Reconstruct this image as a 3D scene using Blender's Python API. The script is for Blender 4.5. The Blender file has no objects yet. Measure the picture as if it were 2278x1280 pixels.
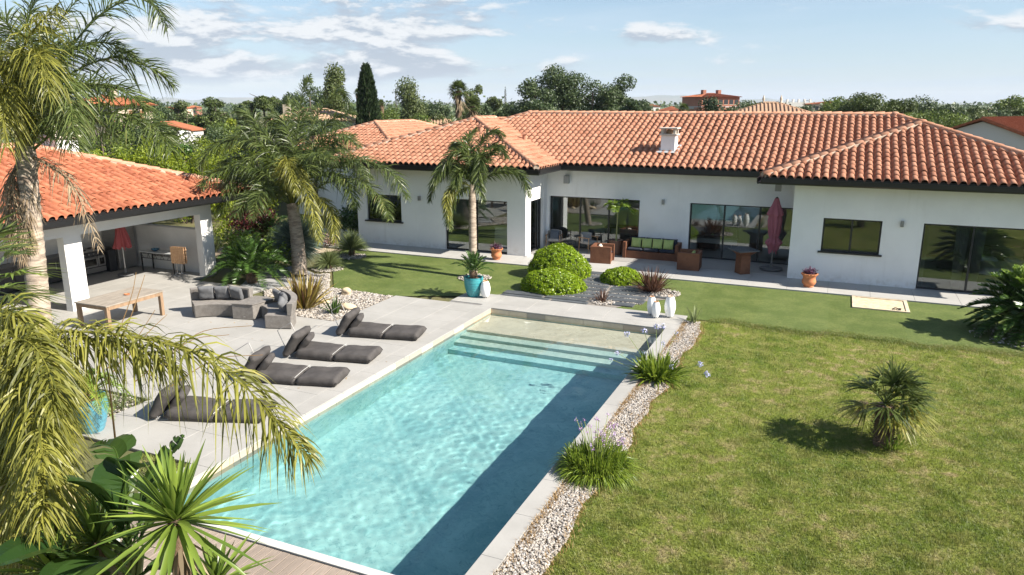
import bpy, bmesh, math, random
import numpy as np
from mathutils import Vector, Matrix
from math import sin, cos, pi, radians as R, sqrt

scene = bpy.context.scene
COL = scene.collection
rng = np.random.default_rng(7)
random.seed(7)

# ------------------------------------------------------------------ camera
FPX, PW, PH, CZ = 1643.0, 2278, 1280, 6.1
YAW = math.atan(746 / math.hypot(1643, 407)); PITCH = math.atan(407 / 1643)
cam = bpy.data.cameras.new('camera'); cam_o = bpy.data.objects.new('camera', cam); COL.objects.link(cam_o)
cam_o.location = (0, 0, CZ); cam_o.rotation_euler = (pi / 2 - PITCH, 0, YAW)
cam.sensor_fit = 'HORIZONTAL'; cam.sensor_width = 36; cam.lens = 36 * FPX / PW
cam.clip_start = 0.1; cam.clip_end = 40000
scene.camera = cam_o
FW = np.array([-sin(YAW) * cos(PITCH), cos(YAW) * cos(PITCH), -sin(PITCH)])
RT = np.array([cos(YAW), sin(YAW), 0.0]); UP = np.cross(RT, FW); CC = np.array([0, 0, CZ])
def ray(x, y): return FW + RT * ((x - PW / 2) / FPX) - UP * ((y - PH / 2) / FPX)
def gp(x, y, z=0.0):                      # photo point on a level plane
    d = ray(x, y); return CC + d * ((z - CZ) / d[2])
def dp(x, y, D): return CC + ray(x, y) * D   # photo point at depth D
def depth(p): return float((np.array(p) - CC) @ FW)

# ------------------------------------------------------------------ light
SUN = Vector((1.26, 0.07, 1.0)).normalized()
sl = bpy.data.lights.new('sun', 'SUN'); so = bpy.data.objects.new('sun', sl); COL.objects.link(so)
sl.energy = 5.0; sl.angle = R(0.55); sl.color = (1.0, 0.93, 0.82)
so.rotation_euler = SUN.to_track_quat('Z', 'Y').to_euler(); so.location = (0, 0, 60)
world = bpy.data.worlds.new('World'); scene.world = world; world.use_nodes = True
wn, wl = world.node_tree.nodes, world.node_tree.links
wn.clear()
def N(nodes, t, **kw):
    n = nodes.new(t)
    for k, v in kw.items(): setattr(n, k, v)
    return n
sky = N(wn, 'ShaderNodeTexSky', sky_type='NISHITA', sun_disc=False)
sky.sun_elevation = math.asin(SUN.z); sky.sun_rotation = math.atan2(SUN.x, SUN.y)
sky.altitude = 0; sky.air_density = 1.0; sky.dust_density = 0.25; sky.ozone_density = 3.0
bg = N(wn, 'ShaderNodeBackground'); bg.inputs['Strength'].default_value = 0.062
wo = N(wn, 'ShaderNodeOutputWorld')
tc = N(wn, 'ShaderNodeTexCoord')
sep = N(wn, 'ShaderNodeSeparateXYZ'); wl.new(tc.outputs['Generated'], sep.inputs[0])
def wm(op, a, b=None, c=None, clamp=False):
    m = N(wn, 'ShaderNodeMath', operation=op, use_clamp=clamp)
    for i, v in enumerate((a, b, c)):
        if v is None: continue
        if isinstance(v, (int, float)): m.inputs[i].default_value = v
        else: wl.new(v, m.inputs[i])
    return m.outputs[0]
# clouds lie on level sheets: direction / height gives the point on the sheet
zc = wm('ADD', wm('MAXIMUM', sep.outputs[2], 0.0), 0.045)
px = wm('DIVIDE', sep.outputs[0], zc); py = wm('DIVIDE', sep.outputs[1], zc)
comb = N(wn, 'ShaderNodeCombineXYZ'); wl.new(px, comb.inputs[0]); wl.new(py, comb.inputs[1])
def cloud_noise(scale, detail, rough, off, stretch=(1, 1, 1), dist=0.0, src=None):
    mp = N(wn, 'ShaderNodeMapping'); mp.inputs['Location'].default_value = off; mp.inputs['Scale'].default_value = stretch
    wl.new(src or comb.outputs[0], mp.inputs[0])
    n = N(wn, 'ShaderNodeTexNoise'); n.inputs['Scale'].default_value = scale; n.inputs['Detail'].default_value = detail
    n.inputs['Roughness'].default_value = rough; n.inputs['Distortion'].default_value = dist
    wl.new(mp.outputs[0], n.inputs['Vector']); return n.outputs['Fac']
def ramp(src, a, b, c0=0.0, c1=1.0):
    m = N(wn, 'ShaderNodeMapRange', interpolation_type='SMOOTHSTEP'); m.inputs[1].default_value = a; m.inputs[2].default_value = b
    m.inputs[3].default_value = c0; m.inputs[4].default_value = c1; wl.new(src, m.inputs[0]); return m.outputs[0]
def wmix(f, a, b):
    m = N(wn, 'ShaderNodeMix', data_type='RGBA')
    (m.inputs[0].__setattr__('default_value', f) if isinstance(f, (int, float)) else wl.new(f, m.inputs[0]))
    for i, v in ((6, a), (7, b)):
        (m.inputs[i].__setattr__('default_value', v) if isinstance(v, tuple) else wl.new(v, m.inputs[i]))
    return m.outputs[2]
elev = sep.outputs[2]
veil = ramp(cloud_noise(0.45, 6, .6, (3.1, 1.7, 0), (.55, 1.25, 1), .5), .40, .72, 0, .58)   # high thin cloud, streaked
base = wmix(veil, sky.outputs[0], (4.6, 5.6, 6.5, 1))
base = wmix(ramp(elev, .0, .20, .55, 0), base, (3.65, 4.85, 6.35, 1))                            # pale air low in the sky
az = wm('ARCTAN2', sep.outputs[0], sep.outputs[1])
dirv = N(wn, 'ShaderNodeCombineXYZ'); wl.new(az, dirv.inputs[0]); wl.new(wm('MULTIPLY', elev, 2.6), dirv.inputs[1])
def bell(src, c, w): d = wm('DIVIDE', wm('SUBTRACT', src, c), w); return wm('POWER', 2.718, wm('MULTIPLY', wm('MULTIPLY', d, d), -1.0))
bank = wm('MULTIPLY', wm('MULTIPLY', bell(elev, .042, .022), ramp(az, -.20, -.50)), .23)        # long low cloud bank to the west
row = wm('MULTIPLY', wm('MULTIPLY', bell(elev, .104, .026), ramp(az, -.25, -.48)), .12)        # row of cumulus above it
few = wm('MULTIPLY', wm('ADD', bell(elev, .083, .012), bell(elev, .155, .02)), .075)
n1 = cloud_noise(6.2, 8, .60, (1.37, .33, .2), (1, 1.25, 1), .15, dirv.outputs[0])
up = cloud_noise(6.2, 8, .60, (1.37, .365, .2), (1, 1.25, 1), .15, dirv.outputs[0])
dens = wm('ADD', wm('ADD', n1, bank), wm('ADD', row, few))
puff = wm('MULTIPLY', ramp(dens, .575, .70), ramp(elev, .012, .04))
lit = ramp(wm('SUBTRACT', n1, up), -.035, .06)
cc = wmix(lit, (3.3, 3.8, 4.5, 1), (6.6, 6.7, 6.8, 1))
final = wmix(wm('MULTIPLY', puff, .9), base, cc)
wl.new(final, bg.inputs['Color']); wl.new(bg.outputs[0], wo.inputs['Surface'])
vs = scene.view_settings
vs.view_transform = 'Standard'; vs.look = 'None'; vs.gamma = 1.0; vs.use_curve_mapping = False; vs.exposure = 1.18
scene.display_settings.display_device = 'sRGB'
cy = scene.cycles
cy.max_bounces = 8; cy.diffuse_bounces = 3; cy.glossy_bounces = 4; cy.transmission_bounces = 6; cy.transparent_max_bounces = 12
cy.sample_clamp_indirect = 6.0; cy.use_denoising = True; cy.volume_bounces = 0
cy.caustics_reflective = False; cy.caustics_refractive = True; sl.cycles.is_caustics_light = True

# ------------------------------------------------------------------ materials
MATS = {}
def new_mat(name):
    m = bpy.data.materials.new(name); m.use_nodes = True; m.node_tree.nodes.clear(); MATS[name] = m
    return m, m.node_tree.nodes, m.node_tree.links
def mixc(n, l, f, a, b, mode='MIX'):
    m = n.new('ShaderNodeMix'); m.data_type = 'RGBA'; m.blend_type = mode
    if isinstance(f, (int, float)): m.inputs[0].default_value = f
    else: l.new(f, m.inputs[0])
    for i, v in ((6, a), (7, b)):
        if isinstance(v, tuple): m.inputs[i].default_value = v if len(v) == 4 else v + (1,)
        else: l.new(v, m.inputs[i])
    return m.outputs[2]
def noise(n, l, scale, detail=5, rough=.6, coord='Object', stretch=None, dist=0, src=None):
    if src is None:
        t = n.new('ShaderNodeTexCoord'); src = t.outputs[coord]
    if stretch:
        mp = n.new('ShaderNodeMapping'); mp.inputs['Scale'].default_value = stretch; l.new(src, mp.inputs[0]); src = mp.outputs[0]
    x = n.new('ShaderNodeTexNoise'); x.inputs['Scale'].default_value = scale; x.inputs['Detail'].default_value = detail
    x.inputs['Roughness'].default_value = rough; x.inputs['Distortion'].default_value = dist; l.new(src, x.inputs['Vector'])
    return x.outputs['Fac']
def mrange(n, l, src, a, b, c=0., d=1.):
    m = n.new('ShaderNodeMapRange'); m.interpolation_type = 'SMOOTHSTEP'
    for i, v in zip((1, 2, 3, 4), (a, b, c, d)): m.inputs[i].default_value = v
    l.new(src, m.inputs[0]); return m.outputs[0]
def bump(n, l, h, strength=.3, dist=.02):
    b = n.new('ShaderNodeBump'); b.inputs['Strength'].default_value = strength; b.inputs['Distance'].default_value = dist
    l.new(h, b.inputs['Height']); return b.outputs[0]
def pbsdf(n, l, col, rough=.7, nrm=None, metal=0., spec=.5):
    p = n.new('ShaderNodeBsdfPrincipled'); o = n.new('ShaderNodeOutputMaterial')
    if isinstance(col, tuple): p.inputs['Base Color'].default_value = col if len(col) == 4 else col + (1,)
    else: l.new(col, p.inputs['Base Color'])
    if isinstance(rough, (int, float)): p.inputs['Roughness'].default_value = rough
    else: l.new(rough, p.inputs['Roughness'])
    p.inputs['Metallic'].default_value = metal; p.inputs['Specular IOR Level'].default_value = spec
    if nrm is not None: l.new(nrm, p.inputs['Normal'])
    l.new(p.outputs[0], o.inputs[0]); return p
def simple(name, c1, c2=None, scale=3., rough=.7, bscale=None, bstr=.2, bdist=.01, metal=0., spec=.5, stretch=None, rand=0., lo=.35, hi=.65, coord='Object'):
    m, n, l = new_mat(name)
    c = c1
    if c2: c = mixc(n, l, mrange(n, l, noise(n, l, scale, 6, .62, coord, stretch), lo, hi), c1, c2)
    if rand:
        oi = n.new('ShaderNodeObjectInfo')
        c = mixc(n, l, mrange(n, l, oi.outputs['Random'], 0, 1, 0, rand), c, tuple(x * .35 for x in c1))
    nr = bump(n, l, noise(n, l, bscale, 4, .6, coord, stretch), bstr, bdist) if bscale else None
    pbsdf(n, l, c, rough, nr, metal, spec); return m
def leaf_mat(name, dark, light, extra=None, trans=.35, rough=.45, nscale=1.2, k=.80):
    dark, light = tuple(x * k for x in dark), tuple(x * k for x in light)
    m, n, l = new_mat(name)
    at = n.new('ShaderNodeAttribute'); at.attribute_name = 'tint'
    nz = noise(n, l, nscale, 3, .6)
    add = n.new('ShaderNodeMath'); add.operation = 'MULTIPLY_ADD'; l.new(nz, add.inputs[0]); add.inputs[1].default_value = .6; l.new(at.outputs['Fac'], add.inputs[2])
    cr = n.new('ShaderNodeValToRGB'); e = cr.color_ramp.elements
    e[0].position = .25; e[0].color = dark + (1,); e[1].position = .95; e[1].color = light + (1,)
    if extra: x = e.new(1.22 if False else 1.0); x.color = extra + (1,); e[1].position = .85
    sc = n.new('ShaderNodeMath'); sc.operation = 'MULTIPLY'; sc.inputs[1].default_value = .8; l.new(add.outputs[0], sc.inputs[0]); l.new(sc.outputs[0], cr.inputs[0])
    p = n.new('ShaderNodeBsdfPrincipled'); p.inputs['Roughness'].default_value = rough; p.inputs['Specular IOR Level'].default_value = .4
    t = n.new('ShaderNodeBsdfTranslucent'); l.new(cr.outputs[0], p.inputs['Base Color'])
    tcx = mixc(n, l, .5, cr.outputs[0], light); l.new(tcx, t.inputs[0])
    ms = n.new('ShaderNodeMixShader'); ms.inputs[0].default_value = trans; l.new(p.outputs[0], ms.inputs[1]); l.new(t.outputs[0], ms.inputs[2])
    o = n.new('ShaderNodeOutputMaterial'); l.new(ms.outputs[0], o.inputs[0]); return m

# ------------------------------------------------------------------ mesh helpers
def tag(o, label=None, cat=None, group=None, kind=None):
    if label: o['label'] = label
    if cat: o['category'] = cat
    if group: o['group'] = group
    if kind: o['kind'] = kind
    return o
def link(name, me, mat=None, parent=None):
    o = bpy.data.objects.new(name, me); COL.objects.link(o)
    if mat is not None and me is not None and not me.materials: me.materials.append(mat)
    if parent is not None: o.parent = parent
    return o
def empty(name, loc=(0, 0, 0), rz=0.0, label=None, cat=None, group=None):
    o = bpy.data.objects.new(name, None); COL.objects.link(o); o.location = [float(v) for v in loc]; o.rotation_euler = (0, 0, rz)
    o.empty_display_size = .2
    return tag(o, label, cat, group)
def arr_mesh(name, V, quads=None, tris=None, tint=None, smooth=False):
    me = bpy.data.meshes.new(name); V = np.asarray(V, np.float32)
    q = np.zeros((0, 4), np.int32) if quads is None or len(quads) == 0 else np.asarray(quads, np.int32)
    t = np.zeros((0, 3), np.int32) if tris is None or len(tris) == 0 else np.asarray(tris, np.int32)
    me.vertices.add(len(V)); me.vertices.foreach_set('co', V.ravel())
    loops = np.concatenate([q.ravel(), t.ravel()]); me.loops.add(len(loops)); me.loops.foreach_set('vertex_index', loops)
    nf = len(q) + len(t); me.polygons.add(nf)
    starts = np.concatenate([np.arange(len(q)) * 4, len(q) * 4 + np.arange(len(t)) * 3]).astype(np.int32)
    me.polygons.foreach_set('loop_start', starts)
    me.polygons.foreach_set('use_smooth', np.full(nf, smooth))
    if tint is not None:
        a = me.attributes.new('tint', 'FLOAT', 'POINT'); a.data.foreach_set('value', np.asarray(tint, np.float32))
    me.update(calc_edges=True); return me
class MB:
    """collects simple solids into one mesh"""
    def __init__(s): s.v = []; s.f = []
    def add(s, V, F):
        k = len(s.v); s.v += [tuple(map(float, p)) for p in V]; s.f += [tuple(i + k for i in f) for f in F]; return s
    def box(s, x0, x1, y0, y1, z0, z1, M=None):
        V = [(x0, y0, z0), (x1, y0, z0), (x1, y1, z0), (x0, y1, z0), (x0, y0, z1), (x1, y0, z1), (x1, y1, z1), (x0, y1, z1)]
        if M is not None: V = [tuple(M @ Vector(p)) for p in V]
        return s.add(V, [(0, 3, 2, 1), (4, 5, 6, 7), (0, 1, 5, 4), (1, 2, 6, 5), (2, 3, 7, 6), (3, 0, 4, 7)])
    def prism(s, poly, z0, z1):
        n = len(poly)
        return s.add([(x, y, z0) for x, y in poly] + [(x, y, z1) for x, y in poly],
                     [tuple(range(n))[::-1], tuple(range(n, 2 * n))] + [(i, (i + 1) % n, n + (i + 1) % n, n + i) for i in range(n)])
    def tube(s, pts, rad, seg=8, cap=True):
        pts = [Vector(p) for p in pts]; n = len(pts)
        if not hasattr(rad, '__len__'): rad = [rad] * n
        V = []; F = []; prev = None
        for i, p in enumerate(pts):
            t = (pts[min(i + 1, n - 1)] - pts[max(i - 1, 0)]).normalized()
            if prev is None: a = t.orthogonal().normalized()
            else:
                a = prev - t * prev.dot(t)
                a = a.normalized() if a.length > 1e-6 else t.orthogonal().normalized()
            prev = a; b = t.cross(a)
            V += [p + (a * cos(2 * pi * k / seg) + b * sin(2 * pi * k / seg)) * rad[i] for k in range(seg)]
        for i in range(n - 1):
            F += [(i * seg + k, i * seg + (k + 1) % seg, (i + 1) * seg + (k + 1) % seg, (i + 1) * seg + k) for k in range(seg)]
        if cap: F += [tuple(range(seg))[::-1], tuple(range((n - 1) * seg, n * seg))]
        return s.add(V, F)
    def lathe(s, prof, seg=24, c=(0, 0, 0), a0=0., wob=0):
        V = []; F = []; n = len(prof)
        for r, z in prof:
            V += [(c[0] + r * cos(a0 + 2 * pi * k / seg), c[1] + r * sin(a0 + 2 * pi * k / seg), c[2] + z) for k in range(seg)]
        for i in range(n - 1):
            F += [(i * seg + k, i * seg + (k + 1) % seg, (i + 1) * seg + (k + 1) % seg, (i + 1) * seg + k) for k in range(seg)]
        F += [tuple(range(seg))[::-1], tuple(range((n - 1) * seg, n * seg))]
        return s.add(V, F)
    def mesh(s, name, smooth=None, bevel=0, bseg=2):
        me = bpy.data.meshes.new(name); me.from_pydata(s.v, [], s.f); me.validate()
        if bevel:
            bm = bmesh.new(); bm.from_mesh(me)
            ed = [e for e in bm.edges if len(e.link_faces) == 2 and e.calc_face_angle(0) > .5]
            bmesh.ops.bevel(bm, geom=ed, offset=bevel, segments=bseg, affect='EDGES', profile=.6, clamp_overlap=True)
            bm.to_mesh(me); bm.free()
        if smooth is not None:
            me.polygons.foreach_set('use_smooth', [True] * len(me.polygons)); me.set_sharp_from_angle(angle=smooth)
        me.update(); return me
    def obj(s, name, mat, parent=None, smooth=None, bevel=0, bseg=2):
        return link(name, s.mesh(name, smooth, bevel, bseg), mat, parent)
def B(x0, x1, y0, y1, z0, z1): return MB().box(x0, x1, y0, y1, z0, z1)
def cushion(name, mat, parent, sx, sy, sz, loc=(0, 0, 0), rot=(0, 0, 0), p=3.2, puff=.5, seed=0, res=14):
    """soft pad: superellipse plan, thicker in the middle, slightly wrinkled"""
    r = random.Random(seed); V = []; F = []
    ph = [r.uniform(0, 6) for _ in range(4)]
    n = res
    for side in (1, -1):
        for i in range(n + 1):
            for j in range(n + 1):
                u, v = -1 + 2 * i / n, -1 + 2 * j / n
                e = max(0., (1 - abs(u) ** p) * (1 - abs(v) ** p)) ** puff
                w = .06 * sin(5 * u + ph[0] + 2 * v) + .05 * sin(6 * v + ph[1] - 2 * u) + .03 * sin(11 * u * v + ph[2])
                k = 1 - .05 * (1 - abs(v) ** 2) * abs(u) ** 6 ; k2 = 1 - .05 * (1 - abs(u) ** 2) * abs(v) ** 6
                V.append((u * sx / 2 * k, v * sy / 2 * k2, side * sz / 2 * e * (1 + w)))
    m = (n + 1) ** 2
    for i in range(n):
        for j in range(n):
            a = i * (n + 1) + j; b = a + n + 1
            F.append((a, b, b + 1, a + 1)); F.append((m + a, m + a + 1, m + b + 1, m + b))
    me = bpy.data.meshes.new(name); me.from_pydata(V, [], F)
    bm = bmesh.new(); bm.from_mesh(me); bmesh.ops.remove_doubles(bm, verts=bm.verts, dist=1e-4); bm.to_mesh(me); bm.free()
    me.polygons.foreach_set('use_smooth', [True] * len(me.polygons))
    o = link(name, me, mat, parent); o.location = loc; o.rotation_euler = rot
    return o
def copy_tree(o, parent=None):
    c = o.copy(); COL.objects.link(c)
    if parent is not None: c.parent = parent
    for ch in list(o.children): copy_tree(ch, c)
    return c

# ------------------------------------------------------------------ foliage helpers (numpy)
def unit(a): return a / np.maximum(np.linalg.norm(a, axis=-1, keepdims=True), 1e-9)
def leaf_quads(P, size, nrm=None, aspect=.55, jitter=.8, r=rng, droop=0.):
    """one folded-lozenge leaf per point; returns V, quads, tint"""
    n = len(P); d = unit(r.normal(size=(n, 3)))
    if nrm is not None: d = unit(nrm + jitter * d)
    a = unit(np.cross(d, unit(r.normal(size=(n, 3))))); 
    if droop: a = unit(a - np.array([0, 0, droop]))
    b = unit(np.cross(d, a)); s = size * r.uniform(.6, 1.25, (n, 1))
    V = np.stack([P - a * s * .5, P + b * s * aspect * .5, P + a * s * .5, P - b * s * aspect * .5], 1).reshape(-1, 3)
    return V, np.arange(n * 4).reshape(-1, 4), np.repeat(r.uniform(0, .75, n), 4)
def clump_points(n, centers, radii, shell=.55, r=rng):
    """points in the outer shell of many ellipsoid clumps; returns points and outward directions"""
    centers = np.asarray(centers, float); radii = np.asarray(radii, float)
    if radii.ndim == 1: radii = np.stack([radii] * 3, 1)
    w = (radii.prod(1)) ** (2 / 3); k = r.choice(len(centers), n, p=w / w.sum())
    d = unit(r.normal(size=(n, 3))); rad = r.uniform(shell, 1.0, (n, 1))
    return centers[k] + d * radii[k] * rad, d
def blades(base, tip, width, bend=None, segs=3, tint=None, normal=None, tipw=0.0, basew=.7, r=rng):
    """strap leaves from base to tip with a sagging bend; base, tip, bend: (n,3)"""
    n = len(base); base = np.asarray(base, float); tip = np.asarray(tip, float)
    bend = np.zeros((n, 3)) if bend is None else bend
    d = tip - base
    side = unit(np.cross(d, np.array([0, 0, 1.0]) if normal is None else normal)); 
    bad = np.linalg.norm(np.cross(d, np.array([0, 0, 1.0]) if normal is None else normal), axis=1) < 1e-5
    side[bad] = np.array([1, 0, 0])
    width = np.broadcast_to(np.asarray(width, float).reshape(-1, 1), (n, 1))
    ts = np.linspace(0, 1, segs + 1); V = []
    for i, t in enumerate(ts):
        c = base + d * t + bend * (4 * t * (1 - t))
        if i < segs:
            w = width * (basew + (1 - basew) * min(1, t * 3)) * (1.0 if t < .55 else 1 - (t - .55) / .45 * (1 - tipw))
            V += [c - side * w / 2, c + side * w / 2]
        else: V += [c]
    m = 2 * segs + 1; V = np.stack(V, 1).reshape(-1, 3)
    o = (np.arange(n) * m)[:, None]
    q = np.concatenate([o + np.array([2 * i, 2 * i + 1, 2 * i + 3, 2 * i + 2]) for i in range(segs - 1)], 0) if segs > 1 else None
    t = o + np.array([2 * segs - 2, 2 * segs - 1, 2 * segs])
    tn = np.repeat(r.uniform(0, .75, n) if tint is None else tint, m)
    return V, q, t, tn
class VB:
    """accumulates numpy foliage pieces"""
    def __init__(s): s.V = []; s.Q = []; s.T = []; s.C = []; s.k = 0
    def add(s, V, q=None, t=None, c=None):
        if q is not None and len(q): s.Q.append(np.asarray(q) + s.k)
        if t is not None and len(t): s.T.append(np.asarray(t) + s.k)
        s.V.append(V); s.C.append(np.full(len(V), .4) if c is None else c); s.k += len(V); return s
    def tube(s, pts, rad, seg=5, c=.4):
        m = MB().tube(pts, rad, seg, cap=False); V = np.array(m.v); return s.add(V, np.array(m.f), None, np.full(len(V), c))
    def mesh(s, name, smooth=False):
        return arr_mesh(name, np.concatenate(s.V), np.concatenate(s.Q) if s.Q else None, np.concatenate(s.T) if s.T else None, np.concatenate(s.C), smooth)
    def obj(s, name, mat, parent=None): return link(name, s.mesh(name), mat, parent)
def spline(ctrl, n):
    P = np.asarray(ctrl, float); m = len(P)
    Q = np.vstack([2 * P[0] - P[1], P, 2 * P[-1] - P[-2]]); out = []
    for t in np.linspace(0, m - 1, n):
        i = min(int(t), m - 2); f = t - i; p0, p1, p2, p3 = Q[i:i + 4]
        out.append(.5 * ((2 * p1) + (-p0 + p2) * f + (2 * p0 - 5 * p1 + 4 * p2 - p3) * f * f + (-p0 + 3 * p1 - 3 * p2 + p3) * f ** 3))
    return np.array(out)
def frond(ctrl, L=.5, n=70, width=.028, droop=.35, plumose=.35, fwd=.7, start=.12, rad=.018, segs=3, vee=.2, up=(0, 0, 1), r=rng, tint0=0., gap=0., jit=.07):
    """feather leaf: a rachis along ctrl with two ranks of leaflets that lean forward and hang"""
    vb = VB(); S = spline(ctrl, 26); vb.tube(S, list(np.linspace(rad, rad * .25, 26)), 5, .55 + tint0)
    f = np.linspace(start, .995, n); idx = f * 25; i0 = np.minimum(idx.astype(int), 24); fr = (idx - i0)[:, None]
    P = S[i0] * (1 - fr) + S[i0 + 1] * fr; T = unit(S[i0 + 1] - S[i0])
    up = np.asarray(up, float)
    for sd in (1, -1):
        keep = r.uniform(size=n) >= gap
        p, t, ff = P[keep], T[keep], f[keep]; k = len(p)
        s = unit(np.cross(t, up)); nn = unit(np.cross(s, t))
        tilt = r.normal(vee, plumose, (k, 1))
        env = (np.sin(np.clip((ff - start) / (1 - start), 0, 1) * 2.75 + .38) ** .7 * .85 + .15)[:, None]
        d = unit(s * sd * np.cos(tilt) + nn * np.sin(tilt) + t * (fwd * (.6 + .9 * ff[:, None])) + r.normal(0, jit, (k, 3)))
        ln = L * env * r.uniform(.85, 1.12, (k, 1))
        tip = p + d * ln; tip[:, 2] -= (droop * ln[:, 0] * r.uniform(.5, 1.4, k))
        bend = np.zeros((k, 3)); bend[:, 2] = droop * ln[:, 0] * .28
        V, q, tr, c = blades(p, tip, width * (.55 + .45 * env[:, 0]), bend, segs, normal=nn * .6 + r.normal(0, .5, (k, 3)), r=r)
        vb.add(V, q, tr, np.clip(c + tint0, 0, 1.4))
    return vb
def fan_leaf(base, out, size, n=26, width=.045, spread=2.6, droop=.25, up=(0, 0, 1), r=rng, petiole=.5, tint0=0.):
    """palmate leaf: stalk along `out`, segments fanning from its end"""
    vb = VB(); base = np.asarray(base, float); out = unit(np.asarray(out, float)[None])[0]; up = np.asarray(up, float)
    hub = base + out * petiole; vb.tube([base, (base + hub) / 2 + np.array([0, 0, .03]), hub], [.014, .011, .009], 4, .5)
    s = unit(np.cross(out, up)[None])[0]; nn = unit(np.cross(s, out)[None])[0]
    a = np.linspace(-spread / 2, spread / 2, n) + r.normal(0, .03, n)
    d = out[None] * np.cos(a)[:, None] + s[None] * np.sin(a)[:, None] + nn[None] * (.18 * np.cos(a * 1.3))[:, None]
    ln = size * (.72 + .28 * np.cos(a * .8)) * r.uniform(.9, 1.08, n)
    tip = hub + unit(d) * ln[:, None]; tip[:, 2] -= droop * ln * r.uniform(.4, 1.5, n)
    bend = np.zeros((n, 3)); bend[:, 2] = droop * ln * .3
    V, q, t, c = blades(np.repeat(hub[None], n, 0), tip, width, bend, 3, normal=np.repeat(nn[None], n, 0) + r.normal(0, .15, (n, 3)), basew=.25, r=r)
    vb.add(V, q, t, np.clip(c + tint0, 0, 1.3)); return vb
# ------------------------------------------------------------------ material set
def wall_mat():
    m, n, l = new_mat('white_render'); g = n.new('ShaderNodeNewGeometry'); s = g.outputs['Position']; sx = n.new('ShaderNodeSeparateXYZ'); l.new(s, sx.inputs[0])
    c = mixc(n, l, mrange(n, l, noise(n, l, .8, 6, .62, src=s), .35, .65), (.86, .86, .85), (.80, .80, .79))
    c = mixc(n, l, mrange(n, l, noise(n, l, 3.2, 5, .7, src=s, stretch=(1, 1, .07)), .54, .76, 0, .22), c, (.55, .53, .49))
    f = n.new('ShaderNodeMath'); f.operation = 'MULTIPLY'; l.new(mrange(n, l, sx.outputs[2], .04, .42, 1, 0), f.inputs[0]); l.new(mrange(n, l, noise(n, l, 5, 6, .75, src=s), .42, .66, 0, .42), f.inputs[1])
    c = mixc(n, l, f.outputs[0], c, (.50, .45, .38))
    pbsdf(n, l, c, .88, bump(n, l, noise(n, l, 75, 5, .7, src=s), .22, .006), spec=.2); return m
WHITE = wall_mat()
DARKMETAL = simple('dark_metal', (.018, .019, .021), None, rough=.38)
BLACK = simple('black_gutter', (.012, .012, .013), None, rough=.3)
PAVING = None
def paving_mat(name, a, b, rough=.62):
    m, n, l = new_mat(name); oi = n.new('ShaderNodeObjectInfo')
    g = n.new('ShaderNodeNewGeometry')
    c = mixc(n, l, mrange(n, l, noise(n, l, .9, 6, .65, src=g.outputs['Position']), .35, .68), a, b)
    c = mixc(n, l, mrange(n, l, noise(n, l, 26, 5, .7, src=g.outputs['Position']), .3, .75, 0, .35), c, tuple(x * .8 for x in a))
    c = mixc(n, l, mrange(n, l, oi.outputs['Random'], 0, 1, 0, .10), c, (.33, .325, .31))
    pbsdf(n, l, c, rough, bump(n, l, noise(n, l, 60, 4, src=g.outputs['Position']), .08, .004)); return m
PAVING = paving_mat('deck_stone', (.385, .372, .348), (.322, .311, .289))
JOINT = simple('joint', (.21, .20, .19), (.17, .165, .155), 4, .9)
COPING = simple('pale_coping', (.55, .54, .51), (.48, .47, .44), 2, .7, 40, .1, .004)
TERR_PAVE = paving_mat('terrace_stone', (.42, .41, .39), (.37, .36, .34))
def stone_tile_mat():
    m, n, l = new_mat('pool_stone'); oi = n.new('ShaderNodeObjectInfo'); g = n.new('ShaderNodeNewGeometry')
    cr = n.new('ShaderNodeValToRGB'); e = cr.color_ramp.elements
    e[0].position = 0; e[0].color = (.62, .53, .40, 1); e[1].position = 1; e[1].color = (.42, .36, .27, 1)
    for p, c in ((.3, (.68, .60, .47, 1)), (.55, (.50, .44, .34, 1)), (.72, (.58, .42, .28, 1)), (.86, (.33, .31, .28, 1))):
        x = e.new(p); x.color = c
    l.new(oi.outputs['Random'], cr.inputs[0])
    c = mixc(n, l, mrange(n, l, noise(n, l, 4, 7, .7, src=g.outputs['Position']), .35, .7, 0, .45), cr.outputs[0], (.36, .33, .28))
    pbsdf(n, l, c, .6, bump(n, l, noise(n, l, 22, 5, src=g.outputs['Position']), .25, .01)); return m
POOLTILE = stone_tile_mat()
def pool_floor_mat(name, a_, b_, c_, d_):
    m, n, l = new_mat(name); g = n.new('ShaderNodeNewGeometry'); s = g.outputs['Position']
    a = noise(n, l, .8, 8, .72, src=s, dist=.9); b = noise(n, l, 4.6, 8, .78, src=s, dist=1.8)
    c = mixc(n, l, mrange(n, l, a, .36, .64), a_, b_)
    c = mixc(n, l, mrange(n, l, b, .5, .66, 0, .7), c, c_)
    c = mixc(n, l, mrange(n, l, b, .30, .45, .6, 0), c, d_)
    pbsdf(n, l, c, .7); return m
POOLFLOOR = pool_floor_mat('water_tinted_floor_stone', (.42, .67, .64), (.27, .51, .51), (.16, .36, .37), (.60, .79, .73))  # blue green that deep water gives to light, put into the floor colour
POOLSTEP = pool_floor_mat('water_tinted_step_stone', (.54, .62, .54), (.43, .54, .48), (.30, .40, .34), (.66, .70, .60))  # weaker water tint put into the colour of the steps
POOLSHELF = pool_floor_mat('pool_shelf_stone', (.80, .66, .51), (.68, .56, .43), (.50, .40, .29), (.88, .78, .63))  # beige stone, warmed to offset the tint of the water surface
def water_mat():
    """clear refracting water with a faint blue green body colour; its waves are in the mesh"""
    m, n, l = new_mat('pool_water'); w = n.new('ShaderNodeBsdfGlass'); w.inputs['IOR'].default_value = 1.33; w.inputs['Roughness'].default_value = 0.
    w.inputs['Color'].default_value = (.89, .98, .99, 1); o = n.new('ShaderNodeOutputMaterial'); l.new(w.outputs[0], o.inputs['Surface']); return m
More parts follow.
